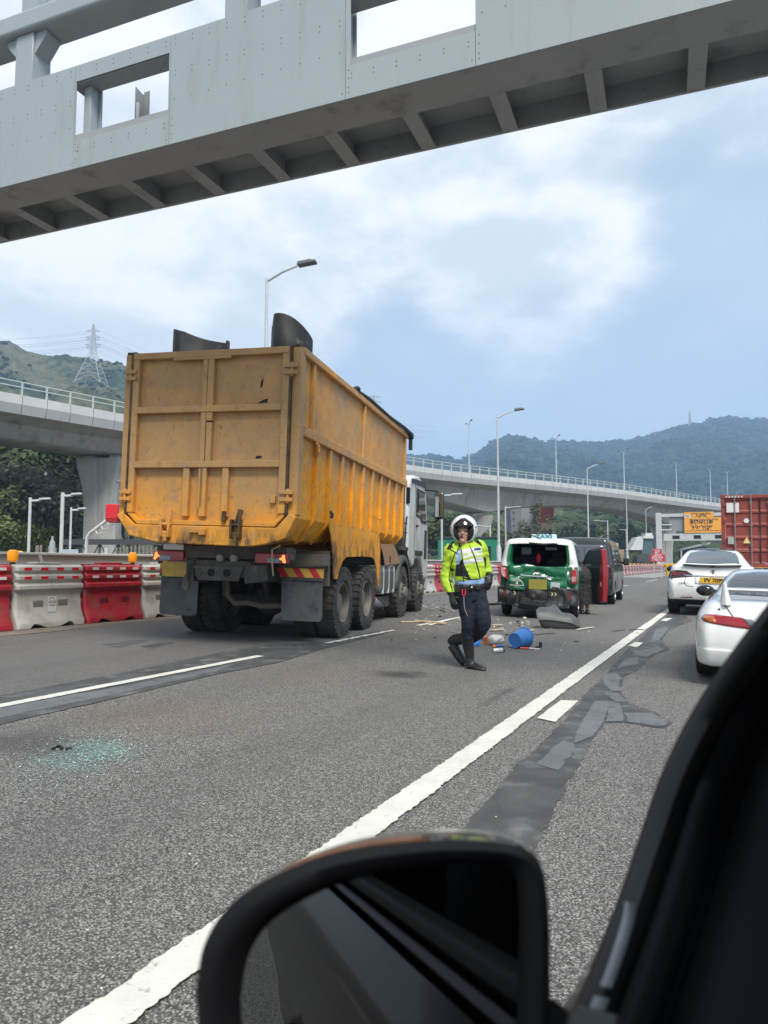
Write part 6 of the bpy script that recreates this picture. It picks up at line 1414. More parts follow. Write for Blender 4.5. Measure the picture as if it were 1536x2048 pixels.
b = MB(); b.box((.945, -.064, .70), (.035, .006, .1)); b.build('latch_sticker', mat('pale yellow', (.65, .62, .3)), dr)
# ============================================================ the car the picture is taken from
own = thing('own_car', 'dark maroon car in the foreground with its wing mirror, window pillar and open window', 'car', (0, 0, 0))
MAROON = mat('dark maroon paint', (.022, .007, .010), .25, coat=.35, spec=.35)
TRIM = mat('black trim', (.006, .006, .0075), .5, spec=.22); TRIM2 = mat('soft black trim', (.008, .008, .0095), .7, spec=.25); SEAL = mat('rubber seal', (.016, .016, .016), .5)
GLINT = mat('trim glint grey', (.34, .37, .39), .4)  # window trim strip, its glint painted in as pale grey
# window pillar and door corner
edge = crom([(1060, 2260, .47), (1105, 2150, .49), (1152, 2048, .51), (1238, 1832, .56), (1290, 1680, .59), (1335, 1550, .60), (1400, 1420, .60), (1470, 1315, .58), (1536, 1228, .56), (1640, 1100, .53), (1800, 900, .48)], 5)
offs = [(0, 0), (.004, -.006), (.010, -.009), (.016, -.004), (.020, .004), (.026, .004), (.032, -.004), (.042, -.006), (.052, .002), (.060, .010), (.075, .008), (.10, -.012), (.15, -.02), (.25, .0), (.40, .03)]
def strip_rows(i0, i1):
    rows = []
    for x, y, d in edge:
        p = at(x, y, d); toward = (CAM - p).normalized()
        rows.append([p + RT * o + toward * (-h) for o, h in offs[i0:i1]])
    return rows
b = MB(); b.grid(strip_rows(0, 6)); o = b.build('door_seal', SEAL, own, ang=60); q = o.modifiers.new('t', 'SOLIDIFY'); q.thickness = .012; q.offset = 0
b = MB(); b.grid(strip_rows(5, 11)); o = b.build('window_frame', TRIM, own, ang=60); q = o.modifiers.new('t', 'SOLIDIFY'); q.thickness = .012; q.offset = 0
b = MB(); b.grid(strip_rows(10, 15)); o = b.build('pillar_trim', TRIM2, own, ang=60); q = o.modifiers.new('t', 'SOLIDIFY'); q.thickness = .02; q.offset = 0
sil = crom([(1165, 2080, .53), (1185, 2030, .535), (1225, 1925, .56), (1252, 1840, .58), (1258, 1800, .585)], 5)
b = MB(); b.grid([[at(x - 12, y, d - .045), at(x - 2, y + 2, d - .05), at(x + 10, y + 4, d - .05), at(x + 20, y + 6, d - .045)] for x, y, d in sil[:8]]); o = b.build('trim_glint', GLINT, own, ang=60)
b = MB(); b.grid([[at(x - 9, y + 3, d - .045), at(x, y + 5, d - .05), at(x + 8, y + 7, d - .05), at(x + 15, y + 9, d - .045)] for x, y, d in sil[8:]]); o = b.build('trim_glint', GLINT, own, ang=60)
b = MB(); b.grid([[at(x - 4 - (y - 1795) * .26, y + 20, d + .03), at(x - 2 - (y - 1795) * .12, y + 8, d + .02), at(x + 8, y + 4, d + .012)] for x, y, d in sil]); o = b.build('wing_edge', mat('dusty wing paint', (.05, .047, .045), .35, coat=.5), own, ang=60); q = o.modifiers.new('t', 'SOLIDIFY'); q.thickness = .006
# flank, sill strip and cabin seen in the mirror
b = MB(); b.grid([[(-.125 + .02 * k - .03 * math.sin(k * 1.0), y, .90 - .13 * k) for k in range(6)] for y in (.50, .2, -.2, -.6, -1.1, -1.6, -2.4)]); o = b.build('door', MAROON, own, ang=60); q = o.modifiers.new('t', 'SOLIDIFY'); q.thickness = .02
b = MB(); b.box((-.112, -.95, .913), (.012, 2.9, .010)); b.build('belt_strip', mat('dull violet strip', (.10, .09, .11), .4), own, bevel=.006)
b = MB(); b.box((-.085, -.95, .928), (.035, 2.9, .02)); b.build('belt_seal', SEAL, own, bevel=.006)
b = MB(); b.box((-.06, -.55, 1.2), (.05, .10, .56), (0, .12, 0)); b.build('door_pillar', TRIM, own)
b = MB(); b.prism([(-.62, .95), (-2.2, .95), (-1.6, 1.36), (-.66, 1.42)], -.075, -.07, Matrix(((0, 1, 0, 0), (1, 0, 0, 0), (0, 0, 1, 0), (0, 0, 0, 1)))); b.build('rear_door_window', GLASS, own)
b = MB(); b.box((.30, -.28, .72), (.52, .16, .75), (-.25, 0, 0)); b.box((.30, -.40, 1.17), (.26, .1, .2), (-.2, 0, 0)); b.build('seat', TRIM2, own, bevel=.05)
b = MB(); b.box((.72, -.6, 1.47), (1.3, 2.3, .04)); b.build('roof', TRIM2, own); b = MB(); b.box((1.42, -.4, .85), (.06, 2.8, 1.1)); b.build('far_door', TRIM2, own)
b = MB(); b.box((.62, -.5, .25), (1.4, 3.2, .05)); b.build('floor', TRIM2, own); b = MB(); b.box((.72, -1.65, .85), (1.3, .1, 1.1)); b.build('rear_seat', TRIM2, own)
# wing mirror
MC = at(740, 1880, .47); MN = (Vector((0, -1, 0)) - ray(436, 1572).normalized()).normalized()
def onp(x, y, lift=0.0):
    r = ray(x, y); c = MC + MN * lift; t = (c - CAM).dot(MN) / r.dot(MN); return CAM + r * t
def close(P, n=5): return crom(P + [P[0]], n)[:-1]
outer = close([(392, 1985), (408, 1890), (462, 1808), (560, 1746), (690, 1703), (840, 1682), (965, 1682), (1040, 1694), (1080, 1726), (1096, 1800), (1100, 1930), (1096, 2090), (1050, 2190), (820, 2230), (560, 2220), (420, 2150)])
inner = close([(482, 1995), (500, 1905), (548, 1838), (630, 1788), (730, 1752), (860, 1731), (960, 1725), (1012, 1729), (1030, 1752), (1036, 1810), (1036, 1930), (1028, 2070), (985, 2140), (820, 2165), (600, 2160), (500, 2100)])
wmo = bpy.data.objects.new('wing_mirror', None); COL.objects.link(wmo); wmo.parent = own; wmo.location = MC; wmo.empty_display_size = .05
cen = Vector((0, 0, 0))
def rel(p): return p - MC
O0 = [rel(onp(x, y)) for x, y in outer]; I0 = [rel(onp(x, y, -.012)) for x, y in inner]
cen = sum(O0, Vector()) / len(O0)
b = MB()
def vr(P): return [b.bm.verts.new(p) for p in P]
mid1 = [i.lerp(o, .30) + MN * .013 for i, o in zip(I0, O0)]; mid2 = [i.lerp(o, .72) + MN * .010 for i, o in zip(I0, O0)]
back = lambda k, d: [cen + (o - cen) * k - MN * d for o in O0]
b.skin([vr(I0), vr(mid1), vr(mid2), vr(O0)]); b.build('mirror_rim', TRIM, wmo, ang=60)
b = MB(); b.skin([vr(back(1.0, .001)), vr(back(1.002, .012)), vr(back(.985, .03)), vr(back(.93, .06)), vr(back(.78, .085)), vr(back(.4, .10))], True, False, True); hs_ = b.build('mirror_housing', mat('glossy dark shell', (.02, .014, .016), .16, coat=.7), wmo, ang=60)
b = MB(); b.bm.faces.new([b.bm.verts.new(p + MN * .001) for p in I0]); b.build('mirror_glass', mat('mirror tint', (.20, .205, .21), .0, 1.0), wmo, ang=0)
ia = [i for i, (x, y) in enumerate(outer) if 540 <= x <= 850 and y < 1800]
b = MB(); b.grid([[cen + (O0[i] - cen) * 1.004 - MN * .006, cen + (O0[i] - cen) * 1.008 - MN * .015, cen + (O0[i] - cen) * .999 - MN * .026] for i in ia]); o = b.build('turn_signal', mat('mirror indicator', (.17, .062, .014), .25, col2=(.11, .04, .01), vs=90, coat=.6), wmo, ang=60); q = o.modifiers.new('t', 'SOLIDIFY'); q.thickness = .004
b = MB(); b.tube([rel(at(1085, 2060, .49)), rel(at(1110, 2090, .50)), rel(at(1170, 2160, .53))], [.02, .024, .03], 10); b.build('mirror_arm', TRIM, wmo)
# ============================================================ people
def sweep(b, secs, n=20, up_ref=None, cap=True, k=2.0):
    """tube through (point, half width along RT, half depth along FW)"""
    P = crom([(*s[0], s[1], s[2]) for s in secs], 4); rings = []
    for i, q in enumerate(P):
        c = Vector(q[:3]); t = (Vector(P[min(i + 1, len(P) - 1)][:3]) - Vector(P[max(i - 1, 0)][:3])).normalized()
        a = (RT - t * RT.dot(t)).normalized() if abs(t.dot(RT)) < .93 else (UP - t * UP.dot(t)).normalized()
        d = t.cross(a)
        ring = []
        for j in range(n):
            th = 2 * math.pi * j / n; cx, sx = math.cos(th), math.sin(th); pw = 2 / k
            ring.append(b.bm.verts.new(c + a * (abs(cx) ** pw * math.copysign(1, cx) * q[3]) + d * (abs(sx) ** pw * math.copysign(1, sx) * q[4])))
        rings.append(ring)
    b.skin(rings, True, cap, cap)
def melt(b, name, mats, parent, voxel=.011, smooth=3, matfn=None, root=None, folds=0.0):
    """fuse overlapping volumes into one continuous surface"""
    bmesh.ops.recalc_face_normals(b.bm, faces=b.bm.faces)
    me = bpy.data.meshes.new(name); b.bm.to_mesh(me); b.bm.free(); o = bpy.data.objects.new(name, me); COL.objects.link(o)
    q = o.modifiers.new('r', 'REMESH'); q.mode = 'VOXEL'; q.voxel_size = voxel
    q = o.modifiers.new('s', 'SMOOTH'); q.iterations = smooth; q.factor = .5
    bpy.context.view_layer.update(); dg = bpy.context.evaluated_depsgraph_get(); nm = bpy.data.meshes.new_from_object(o.evaluated_get(dg)); bpy.data.objects.remove(o)
    if folds:
        for v in nm.vertices:
            c = v.co; v.co = c + v.normal * folds * (noise.noise((c.x * 9, c.y * 9, c.z * 16)) + .5 * noise.noise((c.x * 20 + 3, c.y * 20, c.z * 34)))
    nm.materials.clear()
    for m in mats: nm.materials.append(m)
    if matfn:
        for p in nm.polygons: p.material_index = matfn(p.center, p.normal)
    off = Vector(root)
    for v in nm.vertices: v.co = v.co - off
    nm.polygons.foreach_set('use_smooth', [True] * len(nm.polygons)); nm.name = name
    ob = bpy.data.objects.new(name, nm); COL.objects.link(ob); ob.parent = parent; return ob
def to_px(p):
    d = p - CAM; z = d.dot(FW); return 768 + 1450 * d.dot(RT) / z, 1024 - 1450 * d.dot(UP) / z
LIME = mat('hi vis lime', (.50, .72, .04), .65, col2=(.42, .62, .035), vs=9, bump=.2, bs=60); SILVER = mat('reflective tape', (.74, .76, .74), .35, col2=(.62, .64, .62), vs=30)
NAVY = mat('navy cloth', (.006, .008, .019), .85, col2=(.011, .014, .028), vs=12, bump=.3, bs=50); SHIRT = mat('pale blue shirt', (.30, .46, .72), .8, col2=(.25, .39, .64), vs=10)
LEATHER = mat('black leather', (.010, .010, .010), .38, col2=(.022, .021, .02), vs=8, bump=.25, bs=40); BCLOTH = mat('black cloth', (.012, .012, .013), .8)
SKIN = mat('skin', (.54, .32, .22), .5, col2=(.47, .27, .185), vs=14); LIP = mat('lips', (.30, .10, .085), .5); EYE_M = mat('dark eyes', (.015, .01, .01), .2)
Z0 = 8.1
root = road(945, 1334); root = Vector(root)
off_ = thing('person', 'police officer in a lime jacket, black boots and white motorcycle helmet walking on the road', 'person', root)
def Q(x, y, dz=0.0): return tuple(at(x, y, Z0 + dz))
def C(cx, cy, dz=0.0): return Q(860 + cx * .17094, 1010 + cy * .1709, dz)
# -- body: one continuous figure from the boots' ankles to the crown
b = MB()
sweep(b, [(C(470, 1000), .15, .10), (C(460, 850), .14, .10), (C(440, 640), .16, .11), (C(420, 500), .15, .09), (C(415, 470), .07, .07), (C(405, 430, -.02), .06, .06), (C(395, 400, -.04), .065, .075)])
sweep(b, [(C(430, 1010), .085, .09), (C(440, 1380, -.03), .05, .055), (C(450, 1600, .015), .03, .03), (C(462, 1780, .033), .022, .022)])
sweep(b, [(C(560, 1010), .085, .09), (C(612, 1400, -.06), .05, .055), (C(520, 1530, .11), .03, .03), (C(390, 1562, .27), .022, .022)])
sweep(b, [(C(260, 520), .06, .06), (C(222, 620, .03), .035, .04), (C(203, 740, .05), .03, .03), (C(195, 850, .045), .028, .028), (C(250, 1050, -.02), .024, .024)])
sweep(b, [(C(590, 490), .06, .06), (C(645, 680, .07), .03, .03), (C(680, 820, .025), .024, .024)])
hc = Vector(C(385, 320, -.03))
Ff = (-FW + RT * -.16); Ff.z = -.02; Ff.normalize(); Rr = Vector((0, 0, 1)).cross(Ff).normalized(); Uu = Ff.cross(Rr)   # head frame: Rr points to the viewer's right
HM = Matrix((Rr, Ff, Uu)).transposed()
b.ball(hc, (.076, .098, .118), 20, 16, HM); b.ball(hc + Ff * .03 - Uu * .055, (.058, .07, .062), 16, 10, HM)
b.tube([hc + Ff * .092 + Uu * .02, hc + Ff * .112 - Uu * .018], [.010, .017], 8); b.ball(hc + Ff * .108 - Uu * .02, (.019, .013, .012), 10, 8, HM)
b.ball(hc + Ff * .09 - Uu * .056, (.027, .012, .013), 10, 8, HM); b.ball(hc + Ff * .082 - Uu * .095, (.026, .02, .018), 10, 8, HM)
for s in (-1, 1): b.ball(hc + Ff * .07 + Rr * s * .035 - Uu * .02, (.024, .022, .02), 10, 8, HM); b.ball(hc + Ff * .082 + Rr * s * .032 + Uu * .038, (.024, .014, .009), 10, 8, HM); b.ball(hc + Rr * s * .078 - Uu * .01, (.008, .022, .032), 8, 8, HM)
def skinfn(c, n):
    d = c - hc; x, y, z = d.dot(Rr), d.dot(Ff), d.dot(Uu)
    if y > .07 and abs(x) < .024 and -.068 < z < -.048: return 1
    return 0
melt(b, 'body', [SKIN, LIP], off_, .0075, 2, skinfn, root)
for s in (-1, 1):
    e = MB(); e.ball(hc + Ff * .088 + Rr * s * .032 + Uu * .012 - root, (.015, .007, .0065), 10, 8, HM); e.build('eye', EYE_M, off_)
    e = MB(); e.bar(hc + Ff * .099 + Rr * s * .016 + Uu * .036 - root, hc + Ff * .092 + Rr * s * .05 + Uu * .038 - root, .006, .008); e.build('eyebrow', EYE_M, off_)
# -- trousers
b = MB()
sweep(b, [(C(462, 930), .165, .115), (C(465, 985), .172, .125), (C(475, 1060), .178, .13), (C(485, 1110), .165, .125)], k=2.3)
sweep(b, [(C(430, 1040), .10, .115), (C(432, 1150, -.01), .10, .112), (C(440, 1290, -.03), .085, .095), (C(445, 1390, -.04), .074, .082), (C(440, 1480, -.01), .068, .075), (C(440, 1570, .01), .064, .07)])
sweep(b, [(C(550, 1040), .10, .115), (C(585, 1160, -.03), .10, .11), (C(615, 1300, -.07), .09, .098), (C(622, 1400, -.07), .08, .085), (C(590, 1460, .0), .074, .08), (C(520, 1530, .10), .068, .072), (C(440, 1570, .20), .06, .066)])
melt(b, 'trousers', [NAVY], off_, .010, 2, None, root, .011)
# -- boots
b = MB()
sweep(b, [(C(438, 1535, .01), .070, .076), (C(440, 1580, .015), .068, .074), (C(452, 1680, .03), .062, .068), (C(464, 1780, .035), .05, .058), (C(466, 1850, .03), .052, .062), (C(466, 1890, .03), .05, .07)])
sweep(b, [(C(450, 1835, .05), .03, .035), (C(470, 1855, .03), .055, .05), (C(520, 1880, .0), .052, .045), (C(575, 1905, -.06), .048, .04), (C(630, 1925, -.10), .042, .03), (C(650, 1930, -.11), .03, .02)])
bo = melt(b, 'boot', [LEATHER], off_, .009, 3, None, root, .004)
b = MB(); pts = [C(405, 1915, .02), C(470, 1930, .0), C(560, 1948, -.06), C(655, 1950, -.12)]
sweep(b, [(pts[0], .03, .02), (pts[1], .045, .016), (pts[2], .05, .013), (pts[3], .03, .012)]); so = melt(b, 'sole', [BLACK], bo, .008, 1, None, root)
b = MB()
sweep(b, [(C(470, 1545, .17), .060, .064), (C(400, 1560, .26), .066, .066), (C(320, 1570, .33), .068, .066), (C(270, 1590, .36), .062, .06), (C(262, 1620, .37), .055, .055)])
sweep(b, [(C(250, 1640, .37), .035, .04), (C(275, 1660, .35), .055, .05), (C(320, 1720, .31), .053, .05), (C(360, 1790, .26), .048, .045), (C(400, 1850, .22), .036, .03)])
bo = melt(b, 'boot', [LEATHER], off_, .009, 3, None, root, .004)
b = MB(); sweep(b, [(C(225, 1655, .37), .02, .03), (C(275, 1735, .33), .018, .04), (C(340, 1820, .27), .018, .042), (C(398, 1872, .22), .016, .03)]); melt(b, 'sole', [BLACK], bo, .008, 1, None, root)
# -- shirt showing under the jacket, then the jacket with its sleeves
b = MB(); sweep(b, [(C(455, 820), .17, .12), (C(465, 870), .172, .122), (C(468, 925), .168, .12)], k=2.4); melt(b, 'shirt', [SHIRT], off_, .011, 2, None, root, .006)
b = MB()
sweep(b, [(C(470, 872), .165, .12), (C(466, 845), .178, .13), (C(458, 780), .182, .135), (C(445, 690), .190, .14), (C(430, 600), .200, .14), (C(420, 540), .205, .13), (C(412, 490), .185, .11), (C(410, 450, -.01), .12, .085), (C(405, 425, -.02), .085, .075)], k=2.5)
sweep(b, [(C(300, 500), .075, .08), (C(245, 525, .01), .078, .085), (C(225, 620, .03), .07, .08), (C(205, 740, .05), .066, .074), (C(192, 830, .05), .066, .072), (C(205, 920, .02), .062, .066), (C(235, 1000, -.01), .054, .056), (C(250, 1045, -.02), .048, .05)])
sweep(b, [(C(540, 480), .075, .08), (C(590, 500, .01), .075, .082), (C(618, 590, .04), .066, .076), (C(645, 680, .07), .060, .07), (C(665, 760, .06), .056, .064), (C(680, 810, .03), .05, .055)])
def inside(x, y, poly):
    c = False; j = len(poly) - 1
    for i in range(len(poly)):
        xi, yi = poly[i]; xj, yj = poly[j]
        if (yi > y) != (yj > y) and x < (xj - xi) * (y - yi) / (yj - yi) + xi: c = not c
        j = i
    return c
JP = dict(zip=[(455, 470), (470, 478), (500, 540), (540, 640), (575, 760), (596, 875), (580, 875), (560, 770), (525, 645), (487, 545)],
          side=[(300, 700), (345, 690), (362, 640), (375, 640), (420, 740), (480, 870), (455, 860), (400, 835), (292, 838)],
          shirt=[(305, 575), (345, 568), (362, 600), (360, 650), (335, 695), (308, 690)], patch=[(512, 505), (592, 496), (598, 526), (518, 532)],
          y1=[(190, 520), (240, 430), (290, 425), (262, 470), (250, 520), (320, 560), (318, 578), (240, 530)], y2=[(500, 400), (560, 405), (600, 450), (610, 500), (585, 470), (520, 425)],
          pipe1=[(290, 560), (302, 565), (250, 700), (230, 860), (270, 1010), (258, 1015), (216, 865), (238, 700)], hem=[(395, 845), (480, 868), (640, 862), (640, 885), (470, 890), (395, 860)], cuff=[(200, 1030), (300, 1020), (300, 1060), (200, 1070)],
          pipe2=[(345, 470), (358, 475), (322, 540), (330, 560), (315, 560), (312, 540)], el1=[(245, 735), (280, 750), (280, 780), (240, 765)], el2=[(232, 870), (262, 890), (260, 915), (228, 895)], arm2=[(640, 600), (660, 640), (655, 760), (640, 690), (625, 620)])
BANDS = [((300, 560), (605, 512), 56, (300, 545)), ((380, 608), (612, 566), 34, (380, 600)), ((395, 672), (618, 632), 58, (395, 600))]
def jfn(c, n):
    x, y = to_px(c); x = (x - 860) / .17094; y = (y - 1010) / .1709
    front = n.dot(FW) < .15
    if y > 1022 and x < 320: return 1
    if y < 438 and 330 < x < 500: return 1
    if not front:
        return 2 if (520 < y < 570 or 630 < y < 680) and 290 < x < 620 else 0
    for k in ('zip', 'side', 'y1', 'y2', 'pipe1', 'hem', 'pipe2', 'el1', 'el2', 'arm2'):
        if inside(x, y, JP[k]): return 1
    if inside(x, y, JP['shirt']): return 3
    if inside(x, y, JP['patch']): return 4
    for (x0, y0), (x1, y1), w, _ in BANDS:
        if x0 < x < x1:
            yc = y0 + (y1 - y0) * (x - x0) / (x1 - x0)
            if abs(y - yc) < w / 2: return 2
    return 0
melt(b, 'jacket', [LIME, BCLOTH, SILVER, SHIRT, mat('name patch navy', (.03, .05, .17), .6)], off_, .0075, 3, jfn, root, .012)
# -- belt and kit
b = MB(); sweep(b, [(C(463, 918), .172, .125), (C(465, 950), .178, .132), (C(468, 985), .176, .13)], k=2.4); be = melt(b, 'belt', [LEATHER], off_, .010, 1, None, root)
for cx, cy, w, h, dz in ((490, 955, .05, .05, -.135), (560, 965, .055, .06, -.12), (400, 960, .05, .05, -.13), (330, 975, .06, .10, -.08), (610, 970, .05, .09, -.06)):
    b = MB(); b.box(Vector(C(cx, cy, dz)) - root, (w, .05, h), (0, 0, PSI)); b.build('pouch', LEATHER, be, bevel=.01)
b = MB(); b.box(Vector(C(487, 965, -.165)) - root, (.022, .01, .022), (0, 0, PSI)); b.build('buckle', CHROME, be, bevel=.003)
RC = mat('red clip', (.7, .03, .05), .4)
b = MB(); b.tube([Vector(C(380, 985, -.15)) - root, Vector(C(378, 1030, -.16)) - root, Vector(C(385, 1058, -.16)) - root, Vector(C(405, 1055, -.16)) - root, Vector(C(412, 1030, -.16)) - root, Vector(C(415, 985, -.15)) - root], .006, 6); b.build('red_clip', RC, be)
b = MB(); b.tube([Vector(C(395, 1060, -.15)) - root, Vector(C(398, 1150, -.16)) - root, Vector(C(408, 1230, -.16)) - root, Vector(C(440, 1300, -.15)) - root], .004, 5); b.build('cord', mat('cord grey', (.3, .3, .3)), be)
b = MB(); b.tube([Vector(C(355, 450, -.13)) - root, Vector(C(370, 560, -.17)) - root, Vector(C(390, 700, -.18)) - root, Vector(C(392, 900, -.15)) - root], .006, 5); b.build('radio_lead', BLACK, off_)
b = MB(); b.box(Vector(C(345, 470, -.13)) - root, (.02, .02, .05)); b.build('mic', BLACK, off_)
# -- gloved hands: palm, thumb and curled fingers
def hand(palm, tip_dir, side, curl, name='glove'):
    b = MB(); p = Vector(palm); d = Vector(tip_dir).normalized(); s = Vector(side); s = (s - d * s.dot(d)).normalized(); nrm = d.cross(s).normalized()
    sweep(b, [(p - d * .07, .036, .036), (p - d * .03, .038, .028), (p + d * .02, .046, .026), (p + d * .055, .044, .02)])
    for i, (o, L_) in enumerate(((-.033, .066), (-.011, .078), (.011, .074), (.033, .058))):
        a0 = p + d * .05 + s * o; a1 = a0 + d * L_ * .48 + nrm * curl * L_ * .2; a2 = a1 + d * L_ * .28 + nrm * curl * L_ * .42; a3 = a2 + d * L_ * .02 + nrm * curl * L_ * .38
        b.tube([a0, a1, a2, a3], [.0135, .0125, .0115, .009], 8)
    t0 = p + s * .035 - d * .02; b.tube([t0, t0 + s * .03 + d * .025, t0 + s * .034 + d * .055 + nrm * curl * .02], [.016, .014, .010], 8)
    return melt(b, name, [LEATHER], off_, .0065, 2, None, root)
hand(C(268, 1105, -.05), Vector(C(292, 1190, -.06)) - Vector(C(262, 1090, -.04)), RT * 1.0 - FW * .5, -.7)
hand(C(690, 870, -.04), Vector(C(672, 960, -.06)) - Vector(C(692, 860, -.02)), -RT * 1.0 - FW * .3, .9)
# -- helmet
H0 = Vector(C(398, 285, .0)) - root
def hp(az, el, k=1.0):
    a, e = R(az), R(el); return H0 + (Rr * math.sin(a) * math.cos(e) * .142 + Ff * math.cos(a) * math.cos(e) * .160 + Uu * math.sin(e) * .152) * k
hel = MB(); azs = [i * 7.5 - 180 for i in range(49)]; els = [-62, -55, -47, -39, -31, -23, -15, -7, 1, 9, 17, 25, 33, 41, 49, 57, 65, 73, 81, 89]
grid = {}
def low(az): return -62 if abs(az) > 70 else -62 + 0 * az
for az in azs[:-1]:
    for el in els: grid[(az, el)] = hel.bm.verts.new(hp(az, el))
for i in range(48):
    for j in range(len(els) - 1):
        a, a2 = azs[i], azs[(i + 1) % 48]; e, e2 = els[j], els[j + 1]; m_ = a + 3.75
        if abs(m_) < 44 - max(0, (e - 5)) * 1.2 and e2 <= 17: continue
        hel.bm.faces.new((grid[(a, e)], grid[(a2, e)], grid[(a2, e2)], grid[(a, e2)]))
ho_ = hel.build('helmet', mat('helmet white', (.72, .73, .73), .18, coat=.7), off_, ang=60)
q = ho_.modifiers.new('t', 'SOLIDIFY'); q.thickness = .012; q.offset = 1
# liner, peak and chin strap
b = MB()
for s in (-1, 1):
    b.tube([hp(s * 45, 14, .97), hp(s * 43, -5, .96), hp(s * 42, -25, .95), hp(s * 38, -45, .94), hp(s * 26, -60, .90)], [.016, .024, .028, .026, .016], 10)
b.tube([hp(-26, -60, .9), hp(0, -68, .86), hp(26, -60, .9)], [.016, .014, .016], 8)
b.build('helmet_liner', BCLOTH, ho_)
b = MB(); rows = []
for el in (12, 18, 25, 33, 41, 48):
    w = 46 - max(0, el - 20) * 1.25; rows.append([hp(-w + 2 * w * k / 14, el + (0 if el > 13 else -2) , 1.09 + (.06 if el < 14 else 0)) for k in range(15)])
b.grid(rows); o = b.build('peak', BLK, ho_, ang=60); q = o.modifiers.new('t', 'SOLIDIFY'); q.thickness = .01
b = MB(); b.ball(hp(-4, 36, 1.12), (.016, .012, .018), 10, 8, HM); b.build('crest', mat('dark red crest', (.12, .01, .02), .4), ho_)
b = MB()
for s in (-1, 1): b.ball(hp(s * 60, 8, 1.08), (.014, .02, .014), 10, 8, HM)
b.build('visor_pivot', CHROME, ho_)
b = MB(); b.tube([hp(-38, -30, 1.0), hp(-22, -36, 1.02), hp(-10, -34, .98)], .006, 6); b.ball(hp(-10, -34, .98), .011); b.build('boom_mic', BLACK, ho_)
b = MB(); b.box(hp(8, -66, .92), (.03, .02, .02)); b.build('strap_buckle', RWHITE, ho_)
# -- second person bending into the taxi
Z1 = 16.6
def D(x, y, dz=0.0): return tuple(at(x, y, Z1 + dz))
r2 = Vector(road(1170, 1228))
p2 = thing('person', 'person in a long dark grey coat bending down beside the taxi', 'person', r2)
Z1 = (r2 - CAM).dot(FW)
b = MB()
sweep(b, [(D(1165, 1160), .12, .11), (D(1160, 1145), .14, .12), (D(1146, 1138, .1), .15, .13), (D(1132, 1142, .25), .12, .1), (D(1124, 1150, .32), .05, .05)])
for x in (1164.5, 1175): sweep(b, [(D(x, 1165), .08, .08), (D(x, 1198), .055, .06), (D(x - .5, 1210), .052, .056), (D(x - .5, 1220), .035, .038), (D(x - .5, 1226), .036, .045)])
b.ball(D(1120, 1154, .36), (.09, .1, .12))
melt(b, 'body', [mat('skin lower', (.34, .19, .125), .55)], p2, .011, 2, None, r2)
GC = mat('dark grey coat cloth', (.022, .0225, .024), .85, col2=(.03, .03, .031), vs=8)
b = MB()
sweep(b, [(D(1170, 1207), .175, .15), (D(1170, 1200), .172, .15), (D(1170, 1180), .155, .14), (D(1169, 1160), .15, .14), (D(1166, 1148), .16, .14), (D(1156, 1139, .04), .17, .13), (D(1142, 1137, .12), .16, .13), (D(1132, 1142, .22), .12, .1)], k=2.3)
melt(b, 'coat', [GC], p2, .012, 2, None, r2, .012)
b = MB(); sweep(b, [(D(1169, 1162), .16, .15), (D(1168, 1152), .175, .155), (D(1158, 1141, .04), .182, .145), (D(1143, 1134.5, .12), .17, .14), (D(1134, 1139, .2), .13, .11)], k=2.3); melt(b, 'jacket', [mat('charcoal cloth', (.028, .029, .03), .85)], p2, .012, 2, None, r2, .008)
for x in (1163.5, 1174.5):
    b = MB(); sweep(b, [(D(x, 1221), .05, .06), (D(x, 1225, -.02), .058, .10), (D(x, 1229, -.04), .058, .12)]); melt(b, 'shoe', [LEATHER], p2, .010, 1, None, r2)
# ============================================================ things strewn on the road
random.seed(11)
def on(x, y, lift=0.0): return Vector(road(x, y, lift))
# broken bumper corner
o0 = on(1118, 1258); z_ = (o0 - CAM).dot(FW); k = z_ / 1450
b = MB(); rows = []
lowp = [(1082, 1252), (1090, 1257), (1105, 1260), (1125, 1262), (1146, 1262.5), (1158, 1260)]
midp = [(1074, 1234), (1078, 1240), (1098, 1240), (1122, 1243), (1145, 1247), (1160, 1256)]
topp = [(1072, 1220), (1086, 1218), (1104, 1221), (1124, 1226), (1144, 1229), (1159, 1243)]
crest = [(1078, 1214), (1096, 1213), (1111, 1209.5), (1124, 1224), (1142, 1227), (1156, 1238)]
for a, c, d, e in zip(crom(lowp, 4), crom(midp, 4), crom(topp, 4), crom(crest, 4)):
    rows.append([at(*e, z_ + .34), at(*e, z_ + .28), at(*d, z_ + .10), at((d[0] + c[0]) / 2, (d[1] + c[1]) / 2, z_ + .0), at(*c, z_ - .03), at(*c, z_ - .01), at((a[0] + c[0]) / 2, (a[1] + c[1]) / 2, z_ + .0), at(*a, z_ + .04)])
b.grid([[p - o0 for p in r] for r in rows]); bp_ = b.build('bumper_piece', mat('scuffed grey plastic', (.075, .078, .082), .5, col2=(.055, .057, .06), vs=7, dirt=(.14, .14, .135), dirt_s=14, dirt_lo=.58, dirt_hi=.75), None, ang=40, loc=o0)
q = bp_.modifiers.new('t', 'SOLIDIFY'); q.thickness = .012; tag(bp_, 'torn off dark grey bumper corner lying behind the taxi', 'bumper')
